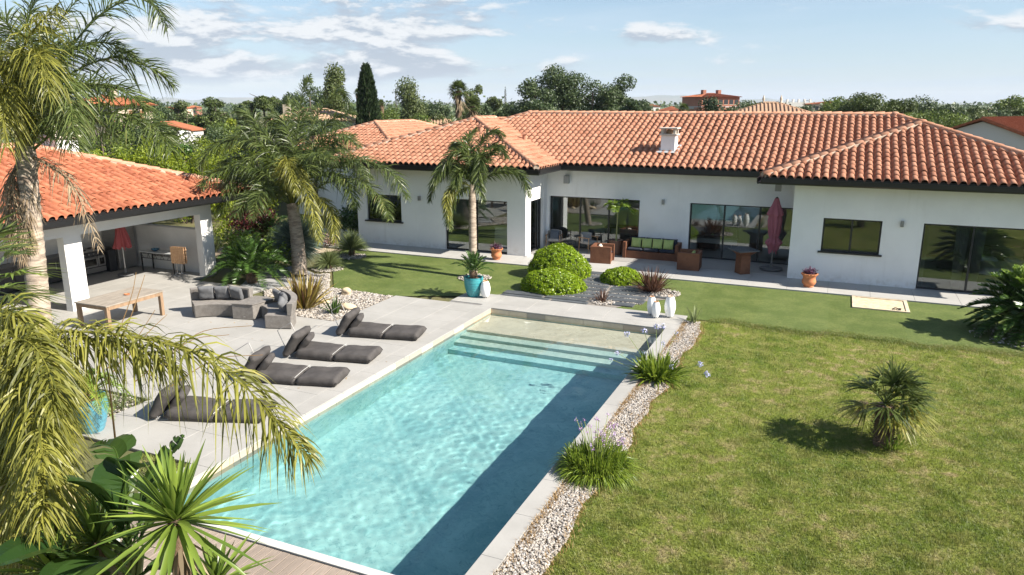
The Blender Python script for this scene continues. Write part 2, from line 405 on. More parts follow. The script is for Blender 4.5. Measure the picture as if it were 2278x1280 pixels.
WATER = water_mat()
def lawn_mat(name, blades_=False):
    m, n, l = new_mat(name); g = n.new('ShaderNodeNewGeometry'); s = g.outputs['Position']
    a = noise(n, l, .42, 6, .66, src=s, dist=.5); b = noise(n, l, 2.6, 6, .7, src=s); c3 = noise(n, l, 11, 4, .7, src=s)
    k = .0 if not blades_ else .02
    c = mixc(n, l, mrange(n, l, a, .38, .60), (0.116, 0.165, 0.023), (0.192, 0.231, 0.040))
    c = mixc(n, l, mrange(n, l, b, .40, .60, 0, .62), c, (0.281, 0.273, 0.082))
    d = n.new('ShaderNodeMath'); d.operation = 'MULTIPLY'; l.new(mrange(n, l, a, .42, .62), d.inputs[0]); l.new(mrange(n, l, b, .50, .64), d.inputs[1])
    c = mixc(n, l, d.outputs[0], c, (0.366, 0.297, 0.156))
    c = mixc(n, l, mrange(n, l, c3, .44, .7, 0, .5), c, (0.085, 0.108, 0.018))
    if blades_:
        at = n.new('ShaderNodeAttribute'); at.attribute_name = 'tint'
        c = mixc(n, l, mrange(n, l, at.outputs['Fac'], .45, .8, 0, .6), c, (0.305, 0.341, 0.066))
        p = n.new('ShaderNodeBsdfPrincipled'); l.new(c, p.inputs['Base Color']); p.inputs['Roughness'].default_value = .55
        t = n.new('ShaderNodeBsdfTranslucent'); l.new(c, t.inputs[0]); ms = n.new('ShaderNodeMixShader'); ms.inputs[0].default_value = .4
        l.new(p.outputs[0], ms.inputs[1]); l.new(t.outputs[0], ms.inputs[2]); o = n.new('ShaderNodeOutputMaterial'); l.new(ms.outputs[0], o.inputs[0])
    else: pbsdf(n, l, c, .9, bump(n, l, noise(n, l, 45, 5, .8, src=s), .9, .04), spec=.1)
    return m
LAWN = lawn_mat('lawn_soil'); BLADE = lawn_mat('grass_blade', True)
def turf_mat():
    m, n, l = new_mat('artificial_turf'); g = n.new('ShaderNodeNewGeometry'); s = g.outputs['Position']
    c = mixc(n, l, mrange(n, l, noise(n, l, 1.1, 6, .65, src=s), .35, .66), (0.093, 0.133, 0.028), (0.155, 0.190, 0.052))
    c = mixc(n, l, mrange(n, l, noise(n, l, 16, 5, .75, src=s, stretch=(1, 2.6, 1)), .40, .66, 0, .85), c, (0.054, 0.075, 0.018))
    sx = n.new('ShaderNodeSeparateXYZ'); l.new(s, sx.inputs[0])
    w = n.new('ShaderNodeMath'); w.operation = 'MODULO'; ad = n.new('ShaderNodeMath'); ad.operation = 'ADD'; ad.inputs[1].default_value = 103.9
    l.new(sx.outputs[0], ad.inputs[0]); l.new(ad.outputs[0], w.inputs[0]); w.inputs[1].default_value = 4.0
    c = mixc(n, l, mrange(n, l, w.outputs[0], 1.98, 2.02, 0, .14), c, (0.150, 0.195, 0.067))
    pbsdf(n, l, c, .75, bump(n, l, noise(n, l, 70, 4, .8, src=s), .8, .02), spec=.25); return m
TURF = turf_mat()
SOIL = simple('garden_soil', (.13, .115, .045), (.075, .085, .028), .25, .95, 8, .4, .05, coord='Object')
FIELD = simple('field_ground', (.085, .10, .035), (.16, .14, .065), .02, .95)
PEBBLE = None
def pebble_mat():
    m, n, l = new_mat('pale_pebbles'); at = n.new('ShaderNodeAttribute'); at.attribute_name = 'tint'
    cr = n.new('ShaderNodeValToRGB'); e = cr.color_ramp.elements
    e[0].position = 0; e[0].color = (.12, .11, .10, 1); e[1].position = 1; e[1].color = (.48, .46, .44, 1)
    for p, c in ((.25, (.27, .23, .19, 1)), (.5, (.37, .35, .33, 1)), (.75, (.42, .36, .29, 1))): x = e.new(p); x.color = c
    l.new(at.outputs['Fac'], cr.inputs[0]); pbsdf(n, l, cr.outputs[0], .7); return m
PEBBLE = pebble_mat()
STRAW = leaf_mat('dry_straw', (.30, .18, .07), (.62, .42, .18), None, .3, .7)
SLATE = simple('slate', (.105, .115, .125), (.065, .072, .08), 3, .6, 20, .25, .008, rand=.35)
DECKWOOD = simple('grey_deck_wood', (.36, .29, .235), (.24, .195, .16), 5, .8, 60, .3, .006, stretch=(14, .6, 4), rand=.35)

# ------------------------------------------------------------------ setting
def sheet(name, poly, z, mat, parent=None, kind='structure'):
    me = bpy.data.meshes.new(name); me.from_pydata([(x, y, z) for x, y in poly], [], [tuple(range(len(poly)))])
    o = link(name, me, mat, parent)
    if parent is None and kind: o['kind'] = kind
    return o
# ground: one sheet to the horizon with the pool cut out of it
gx = [-9000, -9.60, -3.93, 9000]; gy = [-1500, 7.16, 20.02, 9000]
V = [(x, y, -.07) for y in gy for x in gx]
F = [(j * 4 + i, j * 4 + i + 1, j * 4 + i + 5, j * 4 + i + 4) for j in range(3) for i in range(3) if (i, j) != (1, 1)]
me = bpy.data.meshes.new('ground'); me.from_pydata(V, [], F); tag(link('ground', me, SOIL), kind='structure')
lawn = sheet('lawn', [(-3.75, 3), (14, 3), (14, 21.32), (-3.0, 21.22), (-3.75, 21.2)], -.045, LAWN)
turf = sheet('turf', [(-3.74, 21.28), (-3.0, 21.28), (14, 21.36)] + [(14 - .25 * i, 21.28 + .10 * sin(i * 1.3) + .07 * sin(i * .47 + 1)) for i in range(1, 56)][::-1][:0] + [(14, 26.07), (-19.6, 26.07), (-18.4, 23.6), (-17.1, 22.1), (-15.6, 20.15), (-13.08, 20.02), (-11.08, 20.9), (-11.08, 21.47), (-3.74, 21.47)], -.035, TURF)
sheet('garden_path', [(-18.6, 18.75), (-17.2, 18.9), (-16.7, 20.0), (-17.6, 21.7), (-19.3, 22.6), (-19.6, 20.5)], -.05, simple('path_screed', (.33, .33, .33), (.27, .27, .28), 1, .8))

# paved pool deck
deck = B(-20.86, -13.0, 10.35, 16.72, -.09, -.018)
deck.box(-20.86, -17.6, 16.722, 18.95, -.09, -.018); deck.box(-12.998, -9.6, 8.55, 19.95, -.09, -.018)
deck.box(-11.05, -3.74, 20.02, 21.44, -.09, -.018); deck.box(-25.6, -20.862, 9.0, 20.0, -.09, -.018)
deck = deck.obj('pool_deck', JOINT); deck['kind'] = 'structure'
slab_cache = {}
def slab(name, x0, x1, y0, y1, z, mat, parent, h=.045, gap=.006, bev=.003):
    w, d = round(x1 - x0 - gap, 3), round(y1 - y0 - gap, 3); key = (w, d, h, mat.name)
    if key not in slab_cache:
        slab_cache[key] = B(-w / 2, w / 2, -d / 2, d / 2, -h, 0).mesh(name, bevel=bev, bseg=1)
    o = link(name, slab_cache[key], mat, parent); o.location = ((x0 + x1) / 2, (y0 + y1) / 2, z); return o
def pave(name, x0, x1, y0, y1, s, mat, parent, z=0., ox=0., oy=0., sy=None):
    sy = sy or s
    xs = [x0] + [v for v in np.arange(math.floor(x0 / s) * s + ox, x1, s) if x0 + .12 < v < x1 - .12] + [x1]
    ys = [y0] + [v for v in np.arange(math.floor(y0 / sy) * sy + oy, y1, sy) if y0 + .12 < v < y1 - .12] + [y1]
    for i in range(len(xs) - 1):
        for j in range(len(ys) - 1):
            slab(name, xs[i], xs[i + 1], ys[j], ys[j + 1], z, mat, parent)
S = 1.2
pave('paving_slab', -20.86, -13.0, 10.35, 16.72, S, PAVING, deck); pave('paving_slab', -20.86, -17.6, 16.72, 18.95, S, PAVING, deck)
pave('paving_slab', -13.0, -9.9, 8.55, 20.0, S, PAVING, deck); pave('paving_slab', -11.05, -3.74, 20.18, 21.44, S, PAVING, deck)
pave('paving_slab', -25.6, -20.86, 9.0, 20.0, S, PAVING, deck)
terr = B(-25, 14, 26.12, 30.3, -.09, -.018).obj('terrace', simple('terrace_edge', (.12, .12, .12), None)); terr['kind'] = 'structure'
pave('paving_slab', -25, 14, 26.1, 30.2, 1.3, TERR_PAVE, terr)

# pool
PX0, PX1, PY0, PY1 = -9.47, -4.06, 7.28, 19.88
pool = empty('swimming_pool', (0, 0, 0)); pool['kind'] = 'structure'
WZ = -.15
steps = [(18.25, PY1, -.43, POOLSHELF), (17.87, 18.247, -.65, POOLSTEP), (17.5, 17.867, -.88, POOLSTEP), (17.12, 17.497, -1.16, POOLFLOOR)]
FZ = -1.5
caustic = []
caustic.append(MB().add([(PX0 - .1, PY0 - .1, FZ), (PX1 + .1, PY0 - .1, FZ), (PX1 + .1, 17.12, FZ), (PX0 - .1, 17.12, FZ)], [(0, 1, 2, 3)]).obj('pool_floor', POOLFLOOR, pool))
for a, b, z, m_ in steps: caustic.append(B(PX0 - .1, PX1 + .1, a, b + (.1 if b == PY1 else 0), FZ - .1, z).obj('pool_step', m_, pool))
wl_ = MB().box(PX0 - .13, PX0 - .02, PY0 - .12, PY1 + .12, FZ - .1, -.06).box(PX1 + .02, PX1 + .13, PY0 - .12, PY1 + .12, FZ - .1, -.06)
wl_.box(PX0 - .018, PX1 + .018, PY1 + .02, PY1 + .13, FZ - .1, -.06).box(PX0 - .018, PX1 + .018, PY0 - .13, PY0 - .02, FZ - .1, -.06)
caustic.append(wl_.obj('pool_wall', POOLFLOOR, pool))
tl = .6
wall_tile = {}
def pool_tiles(axis, fixed, a0, a1, sgn):
    a = a0; k = 0
    while a < a1 - .05:
        b = min(a + tl, a1); w = round(b - a - .006, 3); key = (axis, w, sgn)
        if key not in wall_tile:
            m = B(-w / 2, w / 2, 0, .018, -.30, 0) if axis == 'x' else B(0, .018, -w / 2, w / 2, -.30, 0)
            wall_tile[key] = m.mesh('wall_tile')
        o = link('wall_tile', wall_tile[key], POOLTILE, pool)
        o.location = (((a + b) / 2, fixed, -.035) if axis == 'x' else (fixed, (a + b) / 2, -.035)); a = b
pool_tiles('y', PX0 - .018, PY0, PY1, 1); pool_tiles('y', PX1, PY0, PY1, -1); pool_tiles('x', PY1, PX0 - .0, PX1, 1); pool_tiles('x', PY0 - .018, PX0, PX1, -1)
# coping: a rim of slabs that oversails the tiles
def rim(x0, x1, y0, y1, s, along, mat, h=.035):
    a0, a1 = (y0, y1) if along == 'y' else (x0, x1); n = max(1, round((a1 - a0) / s)); st = (a1 - a0) / n
    for i in range(n):
        if along == 'y': slab('coping_slab', x0, x1, a0 + i * st, a0 + (i + 1) * st, .004, mat, pool, h)
        else: slab('coping_slab', a0 + i * st, a0 + (i + 1) * st, y0, y1, .004, mat, pool, h)
rim(PX0 - .43, PX0 + .012, 8.55, PY1, 1.2, 'y', PAVING); rim(PX0 - .43, PX0 + .012, 7.30, 8.55, 1.2, 'y', PAVING)
rim(PX1 - .012, PX1 + .33, 7.0, PY1, 1.2, 'y', PAVING); rim(PX0 - .43, PX1 + .33, PY1, PY1 + .30, 1.2, 'x', PAVING)
rim(PX0 - .43, PX1 - .012, 7.14, 7.29, 1.8, 'x', COPING)
# water: closed body, fine wave relief on its top
nx, ny = 250, 560
xs = np.linspace(PX0 - .05, PX1 + .05, nx); ys = np.linspace(PY0 - .05, PY1 + .05, ny)
X, Y = np.meshgrid(xs, ys); Zw = np.zeros_like(X)
for _ in range(64):
    a = rng.uniform(0, 2 * pi); k = math.exp(rng.uniform(math.log(3.), math.log(34))); Zw += .0034 / k * np.sin(k * (X * cos(a) + Y * sin(a)) + rng.uniform(0, 6.3) + .6 * np.sin(1.3 * X + .9 * Y))
Zw *= .92 * (.62 + .38 * np.sin(X * .9 + 1.3 * np.sin(Y * .5)) * np.sin(Y * .62 + .8 * np.sin(X * .7)))
top = np.stack([X, Y, WZ + Zw], -1).reshape(-1, 3); bot = top.copy(); bot[:, 2] = FZ - .05
idx = np.arange(nx * ny).reshape(ny, nx); q1 = np.stack([idx[:-1, :-1], idx[:-1, 1:], idx[1:, 1:], idx[1:, :-1]], -1).reshape(-1, 4)
ring = np.concatenate([idx[0, :-1], idx[:-1, -1], idx[-1, :0:-1], idx[:0:-1, 0]]); nr = np.roll(ring, -1); K = nx * ny
me = arr_mesh('water', np.concatenate([top, bot]), np.concatenate([q1, (q1 + K)[:, ::-1], np.stack([ring + K, nr + K, nr, ring], 1)]), None, None, True)
water = tag(link('water', me, WATER), kind='structure'); water.cycles.is_caustics_caster = True
for o in list(pool.children): o.cycles.is_caustics_receiver = True

# wooden deck at the near end
wd = empty('wooden_deck', (0, 0, 0)); wd['kind'] = 'structure'
B(-9.6, -3.74, 4.2, 7.12, -.1, -.062).obj('joist_bed', simple('dark_joist_bed', (.05, .045, .04), None), wd)  # even dark brown bed under the planks
pm = B(-.068, .068, -1.44, 1.44, -.03, 0).mesh('plank', bevel=.004, bseg=1)
for i, x in enumerate(np.arange(-9.5, -3.8, .145)):
    o = link('plank', pm, DECKWOOD, wd); o.location = (x, 5.68, -.012 + random.uniform(-.002, .002))

# stepping slabs in pebbles
path = sheet('stepping_path', [(-8.9, 26.08), (-7.0, 26.08), (-6.9, 24.6), (-4.9, 24.5), (-4.5, 23.4), (-5.4, 22.6), (-6.0, 21.49), (-10.05, 21.49), (-9.6, 22.3), (-8.6, 22.5), (-8.9, 24)], -.028, simple('pebble_bed', (.26, .235, .205), (.17, .15, .13), 30, .9, 60, .6, .02))
rows = [(25.82, -8.75, -7.3), (25.34, -8.7, -7.25), (24.86, -8.6, -7.1), (24.38, -8.5, -7.0), (23.90, -8.4, -6.92), (23.42, -8.3, -6.85), (22.94, -8.2, -6.75), (22.46, -8.1, -6.68), (21.98, -8.45, -7.02),
        (24.38, -6.9, -5.6), (23.90, -6.82, -5.3), (23.42, -6.75, -4.75), (22.94, -6.65, -5.35), (22.46, -6.58, -5.3), (21.98, -6.2, -5.5), (21.98, -9.95, -8.53), (21.60, -9.9, -8.2), (21.60, -8.12, -6.9)]
for y, a, b in rows: slab('slate_slab', a, b, y - (.205 if y > 21.7 else .12), y + (.205 if y > 21.7 else .12), .004 + random.uniform(-.004, .004), SLATE, path, .05, .015, .006)

def pebbles(name, P, size, parent=None, r=rng):
    """many small stones as one mesh of real geometry"""
    t = (1 + sqrt(5)) / 2
    iv = unit(np.array([(-1, t, 0), (1, t, 0), (-1, -t, 0), (1, -t, 0), (0, -1, t), (0, 1, t), (0, -1, -t), (0, 1, -t), (t, 0, -1), (t, 0, 1), (-t, 0, -1), (-t, 0, 1)], float))
    it = np.array([(0, 11, 5), (0, 5, 1), (0, 1, 7), (0, 7, 10), (0, 10, 11), (1, 5, 9), (5, 11, 4), (11, 10, 2), (10, 7, 6), (7, 1, 8), (3, 9, 4), (3, 4, 2), (3, 2, 6), (3, 6, 8), (3, 8, 9), (4, 9, 5), (2, 4, 11), (6, 2, 10), (8, 6, 7), (9, 8, 1)])
    n = len(P); sc = size * r.uniform(.55, 1.3, (n, 1, 1)) * np.concatenate([r.uniform(.8, 1.3, (n, 1, 2)), r.uniform(.5, .8, (n, 1, 1))], 2) * .5
    a = r.uniform(0, 2 * pi, n); v = iv[None] * r.uniform(.8, 1.2, (n, 12, 1)) * sc
    x = v[..., 0] * np.cos(a)[:, None] - v[..., 1] * np.sin(a)[:, None]; y = v[..., 0] * np.sin(a)[:, None] + v[..., 1] * np.cos(a)[:, None]
    V = np.stack([x, y, v[..., 2]], -1) + P[:, None, :]
    T = (it[None] + (np.arange(n) * 12)[:, None, None]).reshape(-1, 3)
    return tag(link(name, arr_mesh(name, V.reshape(-1, 3), None, T, np.repeat(r.uniform(0, 1, n), 12)), PEBBLE, parent), kind='stuff')
def in_poly(P, poly):
    x, y = P[:, 0], P[:, 1]; ins = np.zeros(len(P), bool); n = len(poly)
    for i in range(n):
        x0, y0 = poly[i]; x1, y1 = poly[(i + 1) % n]
        c = ((y0 > y) != (y1 > y)) & (x < (x1 - x0) * (y - y0) / (y1 - y0 + 1e-12) + x0); ins ^= c
    return ins
def scatter(poly, n, z=0., r=rng):
    poly = np.array(poly); lo, hi = poly.min(0), poly.max(0)
    P = r.uniform(lo, hi, (int(n * 3), 2)); P = P[in_poly(P, poly)][:n]
    return np.column_stack([P, np.full(len(P), z)])
# gravel strip along the pool
ye = np.linspace(6.6, 21.0, 30); wob = .05 * np.sin(ye * 1.7) + .04 * np.sin(ye * 4.1 + 1) + .03 * np.sin(ye * 9)
xo = -3.14 + wob + np.where(ye > 20.3, -.1, 0) - .12 * np.clip((9 - ye) / 3, 0, 1)
strip = [(-3.73, 6.6)] + list(zip(xo, ye)) + [(-3.73, 21.0)]
sheet('gravel_bed', strip, -.036, simple('gravel_base', (.42, .35, .27), (.22, .18, .13), 25, .95, 60, .7, .02))
P = scatter(strip, 17000, -.02); P[:, 2] += rng.uniform(-.008, .014, len(P)); pebbles('gravel', P, .038)
# planting bed round the sofas
bed = [(-17.55, 18.9), (-16.6, 17.9), (-15.4, 16.78), (-13.03, 16.78), (-13.08, 19.95), (-15.7, 20.05), (-17.1, 21.9), (-17.7, 21.3), (-16.7, 20.1)]
sheet('planting_bed', bed, -.04, simple('bed_base', (.46, .40, .33), (.27, .23, .18), 18, .95, 50, .7, .02))
P = scatter(bed, 7500, -.02); P[:, 2] += rng.uniform(-.004, .02, len(P)); pebbles('gravel', P, .06)
for nm, c, rr, n in (('a', (-5.0, 23.9), .55, 420), ('b', (-18.2, 24.8), .6, 420), ('c', (-17.65, 22.5), .6, 420), ('d', (-11.8, 23.4), .6, 420), ('e', (4.6, 22.9), .9, 130), ('g', (-6.5, 22.0), .38, 200)):
    a = rng.uniform(0, 2 * pi, n); q = rr * np.sqrt(rng.uniform(0, 1, n)); P = np.column_stack([c[0] + q * np.cos(a), c[1] + q * np.sin(a), rng.uniform(-.03, .012, n)])
    pebbles('gravel', P, .06)
# pebbles in the joints of the stepping path
pp = []
for y in np.arange(22.22, 26.0, .48):
    n = 300; pp.append(np.column_stack([rng.uniform(-8.8 + (.6 if y < 24 else 0), -6.7 if y > 24.4 else -5.3, n), rng.normal(y, .022, n), rng.uniform(-.03, -.004, n)]))
for s in np.linspace(0, 1, 260): pp.append(np.array([[-6.93 + .38 * s + rng.normal(0, .06), 24.5 - 2.4 * s, rng.uniform(-.03, -.004)]]))
pebbles('gravel', np.concatenate(pp), .038)
P = scatter([(-14.6, 7.2), (-12.95, 8.2), (-12.95, 10.3), (-15.5, 10.3)], 1500, -.03); pebbles('gravel', P, .05)
# straw-dry grass along both edges of the gravel strip
n = 10500; y = rng.uniform(6.8, 20.8, n); side = rng.uniform(size=n) < .62
dens = .5 + .5 * np.sin(y * 1.3 + 1) ; keep = rng.uniform(size=n) < np.where(side, .35 + .65 * (dens > .35), .6); y, side = y[keep], side[keep]; n = len(y)
x = np.where(side, -3.71 + np.abs(rng.normal(0, .06 + .05 * (np.sin(y * 1.7) > .3), n)), np.interp(y, ye, xo) + rng.normal(0, .06, n))
b = np.column_stack([x, y, np.full(n, -.04)]); t = b + np.column_stack([rng.normal(0, .045, n), rng.normal(0, .045, n), rng.uniform(.03, .10, n)])
V, q, tr, c = blades(b, t, .009, None, 2); tag(link('dry_grass', arr_mesh('dry_grass', V, q, tr, c), STRAW), kind='stuff')
# lawn blades, denser towards the camera
def lawn_points(n):
    out = []
    while sum(map(len, out)) < n:
        X = rng.uniform(-3.3, 13.8, 500000); Y = rng.uniform(5.2, 21.3, 500000)
        D = X * FW[0] + Y * FW[1] - (CZ) * FW[2]; ok = (X > np.interp(Y, ye, xo) - .03) & (rng.uniform(size=len(X)) < (8.0 / D) ** 1.6)
        sx = (X * RT[0] + Y * RT[1]) / D * FPX + PW / 2; ok &= (sx < PW + 700)
        out.append(np.column_stack([X, Y])[ok])
    return np.concatenate(out)[:n]
L = lawn_points(420000); n = len(L)
b = np.column_stack([L, np.full(n, -.047)]); h = rng.uniform(.018, .05, n) * (1 + .6 * (np.sin(L[:, 0] * 5 + np.sin(L[:, 1] * 3) * 2) * np.sin(L[:, 1] * 4.3) > .35))
t = b + np.column_stack([rng.normal(0, .02, n), rng.normal(0, .02, n), h])
V, q, tr, c = blades(b, t, .011, None, 1, basew=1.); tag(link('lawn_grass', arr_mesh('lawn_grass', V, None, tr, c), BLADE), kind='stuff')

# ragged seam where the lawn grows into the turf
n = 26000; X = rng.uniform(-3.1, 9.5, n); Y = 21.3 + rng.normal(0, .16, n) + .12 * np.sin(X * 1.9) + .08 * np.sin(X * 4.3)
b = np.column_stack([X, Y, np.full(n, -.045)]); t = b + np.column_stack([rng.normal(0, .02, (n, 2)), rng.uniform(.02, .05, n)])
V, q, tr, c = blades(b, t, .013, None, 1, basew=1.); tag(link('seam_grass', arr_mesh('seam_grass', V, None, tr, c), BLADE), kind='stuff')

# a few blown dry leaves on the paving
P = np.concatenate([scatter([(-20, 10.5), (-9.6, 10.5), (-9.6, 19.5), (-13, 16.5), (-20, 16.5)], 70, .006), scatter([(-9.4, 4.4), (-3.8, 4.4), (-3.8, 7.0), (-9.4, 7.0)], 40, .0), scatter([(-3.7, 8), (-3.2, 8), (-3.2, 20), (-3.7, 20)], 40, .01), scatter([(-18, 26.3), (4, 26.3), (4, 27.2), (-18, 27.2)], 40, .008)])
V, q, c = leaf_quads(P, .07, np.repeat([[0, 0, 1.]], len(P), 0), .4, .25); tag(link('fallen_leaves', arr_mesh('fallen_leaves', V, q, None, c), STRAW), kind='stuff')
# ------------------------------------------------------------------ tiled roofs
def tile_mat(name, a, b, c_):
    m, n, l = new_mat(name); at = n.new('ShaderNodeAttribute'); at.attribute_name = 'tint'; oi = n.new('ShaderNodeObjectInfo')
    g = n.new('ShaderNodeNewGeometry')
    ad = n.new('ShaderNodeMath'); ad.operation = 'ADD'; l.new(at.outputs['Fac'], ad.inputs[0])
    rr = n.new('ShaderNodeMath'); rr.operation = 'MULTIPLY'; l.new(oi.outputs['Random'], rr.inputs[0]); rr.inputs[1].default_value = .9
    l.new(rr.outputs[0], ad.inputs[1]); fr = n.new('ShaderNodeMath'); fr.operation = 'FRACT'; l.new(ad.outputs[0], fr.inputs[0])
    cr = n.new('ShaderNodeValToRGB'); e = cr.color_ramp.elements; e[0].color = a + (1,); e[1].color = c_ + (1,); x = e.new(.5); x.color = b + (1,)
    l.new(fr.outputs[0], cr.inputs[0])
    pale = tuple(min(1, x * 1.35 + .05) for x in b); dk = tuple(x * .55 for x in b)
    c = mixc(n, l, mrange(n, l, noise(n, l, 5, 6, .7, src=g.outputs['Position']), .46, .76, 0, .5), cr.outputs[0], pale)
    c = mixc(n, l, mrange(n, l, noise(n, l, .7, 5, .6, src=g.outputs['Position']), .5, .72, 0, .22), c, dk)
    c = mixc(n, l, mrange(n, l, noise(n, l, 2.2, 7, .75, src=g.outputs['Position']), .64, .78, 0, .35), c, dk)
    pbsdf(n, l, c, .8, bump(n, l, noise(n, l, 50, 4, src=g.outputs['Position']), .15, .006), spec=.2); return m
TILE = tile_mat('roof_clay', (.36, .165, .100), (.42, .205, .130), (.32, .138, .082))
TILE2 = tile_mat('roof_clay_orange', (.30, .102, .053), (.38, .145, .078), (.235, .072, .037))
RIDGE = tile_mat('ridge_clay', (.42, .215, .135), (.46, .25, .165), (.38, .18, .11))
MORTAR = simple('mortar', (.46, .37, .29), (.38, .29, .22), 6, .9)
SHEATH = simple('roof_underlay', (.06, .04, .03), None)
TP, TEX = .27, .385
prof = [(-.135, -.030), (-.119, -.026), (-.101, -.006), (-.090, .044), (-.053, .080), (0, .092), (.053, .080), (.090, .044), (.101, -.006), (.119, -.026), (.135, -.030)]
def tile_geo():
    V = []
    for y, lift, k in ((-.035, .034, 1.), (TEX + .02, .002, .90)):
        V += [(x * (k if abs(x) < .118 else 1), y, z * (k if z > .02 else 1) + lift) for x, z in prof]
    V += [(x, -.035, z + .034 - .024) for x, z in prof]
    n = len(prof); F = [(i, i + 1, n + i + 1, n + i) for i in range(n - 1)] + [(2 * n + i, 2 * n + i + 1, i + 1, i) for i in range(n - 1)]
    return np.array(V), np.array(F)
TV, TF = tile_geo()
tile_mesh = {}
def hip_z(rect, e, s, x, y):
    x0, x1, y0, y1 = rect; m = np.minimum(np.minimum(x - x0, x1 - x), np.minimum(y - y0, y1 - y)); return np.where(m > 0, e + s * m, -9.)
def build_roof(parent, rects, e, s, mats, faces='FRL', singles=300, label=None):
    """tiles every visible slope; the tiles that show largest are objects of their own, the rest one mesh"""
    allt = []
    for ri, rect in enumerate(rects):
        x0, x1, y0, y1 = rect; half = min(x1 - x0, y1 - y0) / 2; th = math.atan(s); ct, st = cos(th), sin(th)
        frames = {'F': ((x0, y0), (1, 0), (0, 1), x1 - x0), 'R': ((x1, y0), (0, 1), (-1, 0), y1 - y0), 'L': ((x0, y1), (0, -1), (1, 0), y1 - y0), 'B': ((x1, y1), (-1, 0), (0, -1), x1 - x0)}
        for fc in faces:
            o, u, w, Lg = frames[fc]; nrow = int(half / (TEX * ct)) + 1; ncol = int(Lg / TP)
            off = (Lg - ncol * TP) / 2
            for k in range(nrow):
                for i in range(ncol):
                    uc = off + (i + .5) * TP; v = k * TEX * ct; vm = v + TEX * ct / 2
                    if v > half or uc < v - TP * .6 or uc > Lg - v + TP * .6: continue
                    X, Y = o[0] + u[0] * uc + w[0] * vm, o[1] + u[1] * uc + w[1] * vm; Z = e + s * vm
                    if any(hip_z(r2, e, s, X, Y) > Z + .13 for j, r2 in enumerate(rects) if j != ri): continue
                    clipped = uc - TP / 2 < v + TEX + .03 or uc + TP / 2 > Lg - v - TEX - .03 or v + TEX > half
                    o3 = np.array([o[0] + u[0] * uc + w[0] * v, o[1] + u[1] * uc + w[1] * v, e + s * v])
                    u3 = np.array([u[0], u[1], 0.]); s3 = np.array([w[0] * ct, w[1] * ct, st]); n3 = np.cross(u3, s3)
                    d = depth(o3); sxp = ((o3 - CC) @ RT) / d * FPX + PW / 2
                    seen = fc == 'F' or (fc == 'R' and X < 0); allt.append((clipped or not seen or not (-20 < sxp < PW + 10), d, o3, u3, s3, n3, uc, v, Lg, half, ct, ri, fc))
    order = sorted(range(len(allt)), key=lambda i: (allt[i][0], allt[i][1])); pick = set(i for i in order[:singles] if not allt[i][0])
    key = mats.name
    if key not in tile_mesh:
        for q in range(4): 
            V = TV * np.array([1, 1, rng.uniform(.94, 1.06)]); tile_mesh.setdefault(key, []).append(arr_mesh('tile', V, TF, None, np.full(len(V), .1 + .22 * q), True))
    VV, FF, CCl = [], [], []
    for i, (cl, d, o3, u3, s3, n3, uc, v, Lg, half, ct, ri, fc) in enumerate(allt):
        jz = rng.normal(0, .0055); 
        if i in pick:
            ob = link('tile', tile_mesh[key][rng.integers(4)], mats, parent)
            M = Matrix.Identity(4)
            for c_, vec in enumerate((u3, s3, n3)): M[0][c_], M[1][c_], M[2][c_] = vec
            M.translation = Vector(o3 + n3 * jz); ob.matrix_local = M @ Matrix.Rotation(rng.normal(0, .018), 4, 'Z'); continue
        T = TV.copy()
        vv = v + T[:, 1] * ct; lo = np.maximum(vv, 0) - uc; hi = Lg - np.maximum(vv, 0) - uc
        T[:, 0] = np.clip(T[:, 0], lo, hi); T[:, 1] = np.minimum(T[:, 1], max(.02, (half - v) / ct))
        W = o3 + T[:, :1] * u3 + T[:, 1:2] * s3 + (T[:, 2:3] + jz) * n3
        FF.append(TF + len(VV) * len(TV)); VV.append(W); CCl.append(np.full(len(TV), rng.uniform(0, 1)))
    tag(link('tile', arr_mesh('tiles', np.concatenate(VV), np.concatenate(FF), None, np.concatenate(CCl), True), mats, parent), kind='stuff')
    und = MB()
    for x0, x1, y0, y1 in rects:
        h = min(x1 - x0, y1 - y0) / 2; zt = e + s * h - .06; zb = e - .06
        if x1 - x0 >= y1 - y0: a, b = (x0 + h, y0 + h, zt), (x1 - h, y0 + h, zt); Fs = [(0, 1, 5, 4), (1, 2, 5), (2, 3, 4, 5), (3, 0, 4)]
        else: a, b = (x0 + h, y0 + h, zt), (x0 + h, y1 - h, zt); Fs = [(0, 1, 4), (1, 2, 5, 4), (2, 3, 5), (3, 0, 4, 5)]
        und.add([(x0, y0, zb), (x1, y0, zb), (x1, y1, zb), (x0, y1, zb), a, b], Fs + [(3, 2, 1, 0)])
    und.obj('underlay', SHEATH, parent)
cap_mesh = []
